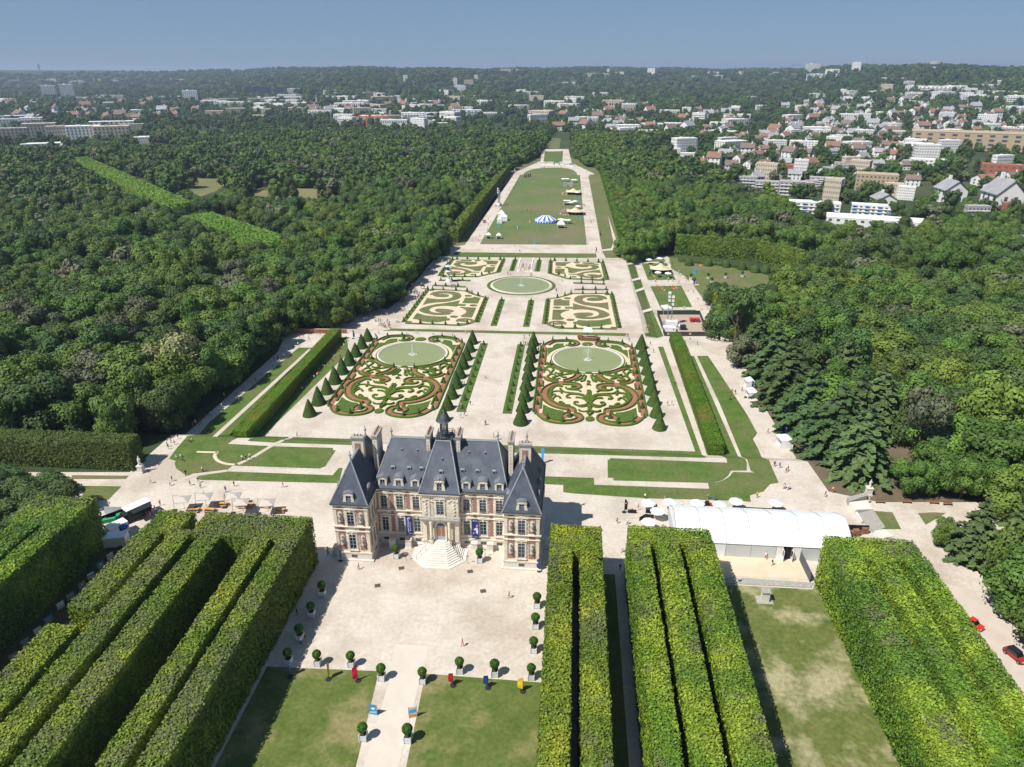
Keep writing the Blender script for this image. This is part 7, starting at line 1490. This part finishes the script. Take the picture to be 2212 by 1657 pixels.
# blue totems
for c, x, y, lab in (('5',1363,372,'blue pyramid totem at the far right of the great lawn'),('5',868,462,'blue pyramid totem at the far left of the great lawn'),('q4',355,535,'blue pyramid totem between the stretch tents'),('q4',385,812,'blue pyramid totem at the right lawn edge'),('5',667,862,'blue pyramid totem by the white pavilions'),('5',994,1020,'blue pyramid totem at the near edge of the great lawn'),('6',960,390,'blue pyramid totem on the round lawn')):
    p = at(c, x, y); t = thing('blue_totem', lab, 'totem', p, scale=.66); MB().box(-1,1,-.9,.9,0,.35,CYAN).obj('base', t); MB().box(-.45,.45,-.35,.35,.35,4.2,CYAN,.22,.15).obj('column', t)
p = at('h3', 1240, 720); t = thing('blue_totem', 'slim bright blue sign totem beyond the right wing of the castle', 'totem', p); MB().box(-.25,.25,-.15,.15,0,2.6,flat('bright blue', (.05,.35,.75))).obj('column', t); MB().tube((0,-.1,3.0),(0,.1,3.0),.45,MATS['bright blue'],16).obj('disc', t)
# circus tent
flat('circus blue', (.02,.12,.55)); p = at('5', 1098, 822); t = thing('circus_tent', 'blue and white striped circus tent on the great lawn', 'tent', p, scale=.76); n = 24; RX, RY = 8.6, 5.6
for k in range(n):
    a, b = 2*pi*k/n, 2*pi*(k+1)/n; m = MB(); cm = BLUE if k % 2 else TENT; cm = flat('circus blue', (.02,.12,.55)) if k % 2 else TENT
    r = lambda u, s, z, o=0: (RX*s*cos(u)+o*(.35*RX if cos(u) > 0 else -.35*RX), RY*s*sin(u), z); rx = lambda u: .35
    m.add([r(a,1,2.3),r(b,1,2.3),(3.0*cos(b),.5*sin(b),5.4),(3.0*cos(a),.5*sin(a),5.4)], [(0,1,2,3)], cm); m.obj('roof_panel', t)
    m = MB(); m.add([r(a,1,0),r(b,1,0),r(b,1,2.3),r(a,1,2.3)], [(0,1,2,3)], TENT); w_ = m.obj('wall_panel', t); m = MB(); m.add([r(a,1.006,.1),r(b,1.006,.1),r((a+b)/2,1.01,2.0)], [(0,1,2)], MATS['circus blue'] if cm is TENT else MATS['circus blue']); m.obj('pennant', w_)
    q = MB(); q.tube(r(a,1,2.3), r(a,1.35,0), .03, DARK, 4); q.obj('guy_rope', t)
q = MB(); q.add([(3.0*cos(2*pi*i/24),.5*sin(2*pi*i/24),5.42) for i in range(24)], [tuple(range(24))], TENT); q.obj('roof_ridge', t)
for x in (-2.8,2.8): MB().tube((x,0,0),(x,0,6.6),.08,GREY,6).obj('mast', t)
# castle arch scaffold, black panels, masts
p = at('q4', 200, 318); t = thing('arch_structure', 'grey painted castle gate arch on the great lawn', 'arch', p)
for a, b in ((-3.6,-1.9),(1.9,3.6)): MB().box(a,b,-.8,.8,0,3.6,WGR).obj('tower', t)
MB().box(-1.9,-.8,-.5,.5,0,3.0,WGR).obj('wall', t); MB().box(.8,1.9,-.5,.5,0,3.0,WGR).obj('wall', t); MB().box(-.8,.8,-.5,.5,2.0,3.0,WGR).obj('wall', t)
for i, (x, y) in enumerate([(905,410),(923,408),(940,406),(957,402)]): p = at('5', x, y); t = thing('black_panel', 'black standing panel at the far left of the great lawn, %s in the row' % ['first','second','third','fourth'][i], 'panel', p); MB().box(-.45,.45,-.1,.1,0,2.6,BLACK).obj('board', t); MB().box(-.6,.6,-.4,.4,0,.1,DARK).obj('base', t)
for i, (x, y, k) in enumerate([(925,730,2),(940,728,1),(955,730,0),(935,835,0),(945,835,4),(820,892,2),(832,892,4),(845,892,2)]):
    p = at('5', x, y); mm = BB[k]; t = thing('small_flag', 'thin upright coloured flag standing on the great lawn', 'flag', p, .2, 'thin coloured flags on the great lawn'); MB().tube((0,0,0),(0,0,2.3),.03,GREY,4).obj('pole', t); MB().box(0,.45,-.02,.02,.8,2.3,mm).obj('cloth', t)
def mast_ride(c, x, y, H_, lab, n=2, s=1.0, rz=0):
    p = at(c, x, y); t = thing('mast_ride', lab, 'ride', p, rz); MB().box(-2.6*s,2.6*s,-2.0*s,2.0*s,0,.5,GREY).obj('platform', t); MB().box(-1.6*s,1.4*s,-1.2*s,1.0*s,.5,1.8,WHITE).obj('truck_body', t)
    for k in range(n):
        xk = -1.2*s+k*1.0*s; hk_ = H_*(1-.12*k); m = MB()
        for a, b in ((-.18,-.18),(.18,-.18),(.18,.18),(-.18,.18)): m.tube((xk+a,b,.5),(xk+a*.6,b*.6,hk_),.05,GREY,4)
        z = .8
        while z < hk_-.6: m.tube((xk-.18,-.18,z),(xk+.18,-.18,z+.5),.03,GREY,4); m.tube((xk+.18,.18,z),(xk-.18,.18,z+.5),.03,GREY,4); z += .6
        m.obj('mast', t)
        for q in range(3): MB().box(xk-.5+.1*q,xk+.4,-.4,.4,hk_-.2-q*1.3,hk_+.6-q*1.3,WHITE).obj('loudspeaker', t)
    return t
mast_ride('5', 668, 668, 11, 'tall lattice masts with loudspeakers at the left of the great lawn', 3, 1.0, 1.1); mast_ride('6', 690, 1010, 11.5, 'tall truck mounted masts with white boxes in the fenced enclosure', 2, 1.3)
p = at('5', 525, 825); t = thing('transparent_pod', 'small red and grey booth beside the left path', 'booth', p, .9); MB().box(-1.3,1.3,-.8,.8,0,1.5,GRYT).obj('body', t); MB().box(-1.35,1.35,-.85,.85,1.5,1.62,RED).obj('roof', t)
for a, b, lab in (((520,885),(1020,885),'dark mesh fence along the far side of the ride enclosure'),((1020,885),(1110,1130),'mesh fence on the right side of the ride enclosure'),((605,1140),(1110,1140),'dark banner fence along the near side of the ride enclosure'),((520,890),(605,1140),'dark mesh fence on the left side of the ride enclosure')):
    t = barrier('6', a[0], a[1], b[0], b[1], 1.6, flat('dark mesh', (.045,.05,.06)), lab)
    if 'near' in lab:
        for k in (1.2, 5.0, 8.6): MB().tube((k,-.05,.9),(k,-.04,.9),.42,flat('printed badge', (.45,.35,.30)),12).obj('badge', t)
grass('enclosure_floor', pp('6', [(525,890),(1020,888),(1105,1135),(605,1140)]), mat('enclosure sand', (.42,.33,.25), .9), .05)
p = at('6', 770, 1080); t = thing('white_container', 'white site container in the ride enclosure', 'container', (p.x-3.2, p.y, p.z)); MB().box(-2.2,2.2,-1,1,0,1.6,WHITE).obj('body', t); MB().box(1.2,1.6,-1.02,-1,.6,1.1,GLASS).obj('window', t)
p = at('6', 820, 1060); t = thing('flatbed_truck', 'dark cabbed truck in the ride enclosure', 'truck', p, .1); MB().box(-.9,.9,-1.2,.6,.4,1.7,flat('truck navy', (.02,.03,.08))).obj('cab', t); MB().box(-.8,.8,-1.23,-1.2,1.1,1.6,GLASS).obj('windscreen', t); MB().box(-.9,.9,.6,3.6,.5,.8,WHITE).obj('bed', t); wheels(t, [(-.9,-.8),(.9,-.8),(-.9,2.8),(.9,2.8)], .4)
p = at('6', 960, 970); t = thing('red_telehandler', 'bright red four wheeled work machine in the ride enclosure', 'machine', p, .1); MB().box(-1.7,-.3,-.8,.8,.5,1.5,RED).obj('body', t); MB().box(.2,1.7,-.8,.8,.5,1.4,RED).obj('engine_cover', t); MB().box(-.3,.2,-.5,.5,.7,1.2,DARK).obj('joint', t); wheels(t, [(-1.1,-.9),(1.1,-.9),(-1.1,.9),(1.1,.9)], .5)
# silver column on stilts, horses, balustrade, garden stairs
p = at('p4', 340, 930); t = thing('silver_column', 'grey white column with two discs standing left of the round pond', 'sculpture', p); m = MB(); m.lathe([(1.7,0),(1.2,.9),(.5,1.6),(.45,4.2)], GRYT, 16); m.obj('shaft', t); MB().lathe([(.5,4.2),(1.5,4.5),(1.5,4.7),(.6,5.0)], GRYT, 20).obj('lower_disc', t); MB().lathe([(.6,5.0),(.6,6.3)], mat('dark bluish steel', (.08,.10,.16), .3), 12).obj('drum', t); MB().lathe([(.6,6.3),(1.5,6.7),(1.5,6.8),(.3,7.2)], GRYT, 20).obj('upper_disc', t)
board('p3', 1232, 118, 1.8, 1.3, BLACK, 'black boxed sign at the foot of the silver column', 0, pic=pic_sun)
HMAT = flat('horse brown', (.07,.04,.025)); 
for x, y, sx, lab in ((745,712,1,'brown horse with rider facing right, left one of the pair'),(985,712,-1,'brown horse with rider facing left, right one of the pair')):
    p = at('q1', x, y); t = thing('horse', lab, 'horse', p, 0)
    me = skin_mesh('body', [(-.75,0,1.5),(-.2,0,1.45),(.5,0,1.5),(.85,0,1.75),(1.15,0,2.2),(1.3,0,2.3),(1.6,0,2.05),(-1.0,0,1.4),(-1.15,0,.9)]+[(a, s, z) for a, s in ((.55,.2),(.55,-.2),(-.75,.2),(-.75,-.2)) for z in (1.1,.6,.05)]+[(1.28,.07,2.45),(1.28,-.07,2.45)],
      [(0,1),(1,2),(2,3),(3,4),(4,5),(5,6),(0,7),(7,8),(2,9),(9,10),(10,11),(2,12),(12,13),(13,14),(0,15),(15,16),(16,17),(0,18),(18,19),(19,20),(5,21),(5,22)], [.36,.38,.36,.25,.16,.15,.09,.08,.05]+[.15,.08,.07]*4+[.03,.03], 1)
    me.materials.append(HMAT); b = mk('body', me, t); b.scale = (sx,1,1)
    r = mk('person', PV[15+(sx > 0)], None, (p.x+sx*.05, p.y, p.z+1.75+.02), -pi/2 if sx < 0 else pi/2, 'rider sitting on the %s brown horse' % ('left' if sx > 0 else 'right'), 'person')
a, b = at('q1', 590, 715), at('q1', 825, 395); L_ = (b-a).length; t = thing('balustrade_wall', 'pale stone parapet wall at the left of the round pond', 'wall', a, math.atan2(b.y-a.y, b.x-a.x)); MB().box(0,L_,-.35,.35,0,.85,STONEW).obj('parapet', t); MB().box(-.1,L_+.1,-.45,.45,.85,1.0,STONEG).obj('coping', t)
for i, (a, b, c_, d_) in enumerate([((163,285),(255,262),(258,283),(165,300)),((220,470),(318,446),(328,470),(228,492)),((262,598),(358,564),(370,590),(268,622)),((343,842),(452,808),(470,838),(355,868))]):
    P = [at('6', *q) for q in (a, b, c_, d_)]; t = thing('garden_stairs', 'pale flight of steps down the grass bank, %s from the far end' % ['first','second','third','fourth'][i], 'stairs')
    for k in range(9):
        u0, u1 = k/9, (k+1)/9; q = [P[3].lerp(P[2], u0), P[3].lerp(P[2], u1), P[0].lerp(P[1], u1), P[0].lerp(P[1], u0)]; z = max(v.z for v in q); MB().prism([(v.x, v.y) for v in q], z-.6, z+.08, STONEW if k % 2 else GRAVEL3).obj('step', t)
P = pp('N', [(885,1105),(1010,1065),(1055,1128),(930,1158)]); t = thing('stone_stairs', 'broad stone stairs with low parapet at the right of the terrace', 'stairs')
for k in range(7):
    lx = lambda a, b, u: (a[0]+(b[0]-a[0])*u, a[1]+(b[1]-a[1])*u)
    q = [lx(P[0],P[1],k/7), lx(P[0],P[1],(k+1)/7), lx(P[3],P[2],(k+1)/7), lx(P[3],P[2],k/7)]; MB().prism(q[::-1], .0, .95-.12*k, STONEW).obj('step', t)
m = MB(); q = pp('N', [(870,1075),(1000,1038),(1012,1060),(885,1102)]); m.prism(q[::-1], 0, 1.1, STONEG); m.obj('parapet', t); q = pp('N', [(890,1110),(930,1160),(975,1225),(985,1222),(945,1155),(905,1105)]); MB().prism(q[::-1], 0, .5, STONEW).obj('side_wall', t)
t = thing('stone_stairs', 'lower stone stairs with pale landing behind the right hedge', 'stairs'); q = pp('N', [(945,1160),(1055,1130),(1140,1255),(1060,1290)]); MB().prism(q[::-1], 0, .25, STONEG).obj('landing', t)
P = pp('N', [(1060,1290),(1130,1265),(1200,1315),(1130,1335)])
for k in range(6):
    q = [lx(P[0],P[1],k/6), lx(P[0],P[1],(k+1)/6), lx(P[3],P[2],(k+1)/6), lx(P[3],P[2],k/6)]; MB().prism(q[::-1], 0, .5-.06*k, STONEW).obj('step', t)
for i, (x, y) in enumerate([(1105,1080),(1290,1080),(1478,1085),(1572,1095)]): p = at('N', x, y); t = thing('park_bench', 'wooden park bench under the clipped limes, %s from the left' % ['first','second','third','fourth'][i], 'bench', p); MB().box(-.8,.8,-.2,.2,.36,.42,WOOD).obj('seat', t); MB().box(-.8,.8,.2,.24,.42,.75,WOOD).obj('backrest', t); [MB().box(x_-.04,x_+.04,-.2,.2,0,.36,DARK).obj('leg', t) for x_ in (-.7,.7)]
# white arch frames on the axis and the wooden ship
for k in range(7):
    for s_ in (-1,1):
        y = 303+k*2.5; t = thing('white_sculpture', 'white chess piece sculpture on the central path beyond the pond', 'sculpture', (s_*2.9+.2, y, zt(0,y)), 0, 'white sculptures on the central path'); MB().lathe([(.5,0),(.25,.3),(.2,1.6),(.4,1.8),(.15,2.4)], WHITE, 8).obj('body', t); MB().box(-.6,.6,-.08,.08,0,.15,WHITE).obj('base', t)
crowd('q2', 'among the white frames on the central path', [(330,400),(560,400),(570,520),(310,520)], 10)
p = at('3', 900, 182); t = thing('wooden_ship', 'brown wooden play ship with white sail by the right parterre', 'ship', (p.x, p.y+1.5, p.z)); m = MB()
P = [(-3.6,0),(-3.0,-1.0),(2.4,-1.1),(3.8,0),(2.4,1.1),(-3.0,1.0)]; m.prism([(x*.85,y*.8) for x, y in P], 0, 1.1, WOOD, P); m.obj('hull', t); MB().box(-3.4,-1.9,-.8,.8,1.1,1.8,WOOD).obj('stern', t); MB().box(2.0,2.9,-.6,.6,1.1,1.5,WOOD).obj('bow', t); MB().tube((-.4,0,1),(-.4,0,5.2),.08,WOOD,6).obj('mast', t); m = MB(); m.tube((-1.7,.2,4.6),(.9,-.2,4.3),.05,WOOD,5); m.obj('yard', t); m = MB(); m.add([(-1.7,.2,4.55),(.9,-.2,4.3),(1.1,-.9,2.9),(-1.6,-.5,2.9)], [(0,1,2,3)], TENT); m.obj('sail', t)
# rope barrier, far stands
a, b = at('V', 2010, 800), at('V', 2165, 775); t = thing('rope_barrier', 'chain barrier between the left hedge and the castle', 'barrier', a); d_ = b-a; m = MB(); pv_ = None
for k in range(9): q = d_*k/8+Vector((0,0,.8-.25*sin(pi*k/8))); m.tube(pv_, q, .03, DARK, 4) if pv_ is not None else None; pv_ = q
m.obj('chain', t); MB().tube((0,0,0),(0,0,.9),.05,DARK).obj('post', t); MB().tube(d_,d_+Vector((0,0,.9)),.05,DARK).obj('post', t)
for i, (x, y, k) in enumerate([(1075,288,0),(1110,288,1),(1150,290,0),(1200,290,2),(1245,290,0),(1300,300,0),(1335,305,3)]):
    p = at('5', x, y); t = thing('food_stand', ['white','cream','green','blue'][k]+' food stand at the far end of the great lawn', 'stand', p, 0, 'food stands at the far end of the great lawn'); mm = [WHITE, CREAMT, flat('stand green', (.03,.20,.12)), BLUE][k]; MB().box(-2,2,-1.2,1.2,0,2.2,WHITE).obj('body', t); MB().box(-2.2,2.2,-1.6,1.3,2.2,2.5,mm).obj('roof', t)
crowd('q4', 'at the stalls on the great lawn', [(225,730),(400,700),(400,745),(230,752)], 6); crowd('q4', 'at the stalls on the great lawn', [(150,865),(310,865),(310,885),(150,885)], 5)
crowd('5', 'at the tables by the far end of the great lawn', [(1040,312),(1260,312),(1250,325),(1050,325)], 9)
for x, y in ((1060,320),(1090,322),(1120,323),(1150,323),(1180,322),(1210,321),(1240,320)): beer_table('5', x, y, 'long table at the far end of the great lawn', 'tables at the far end of the great lawn', GREY)
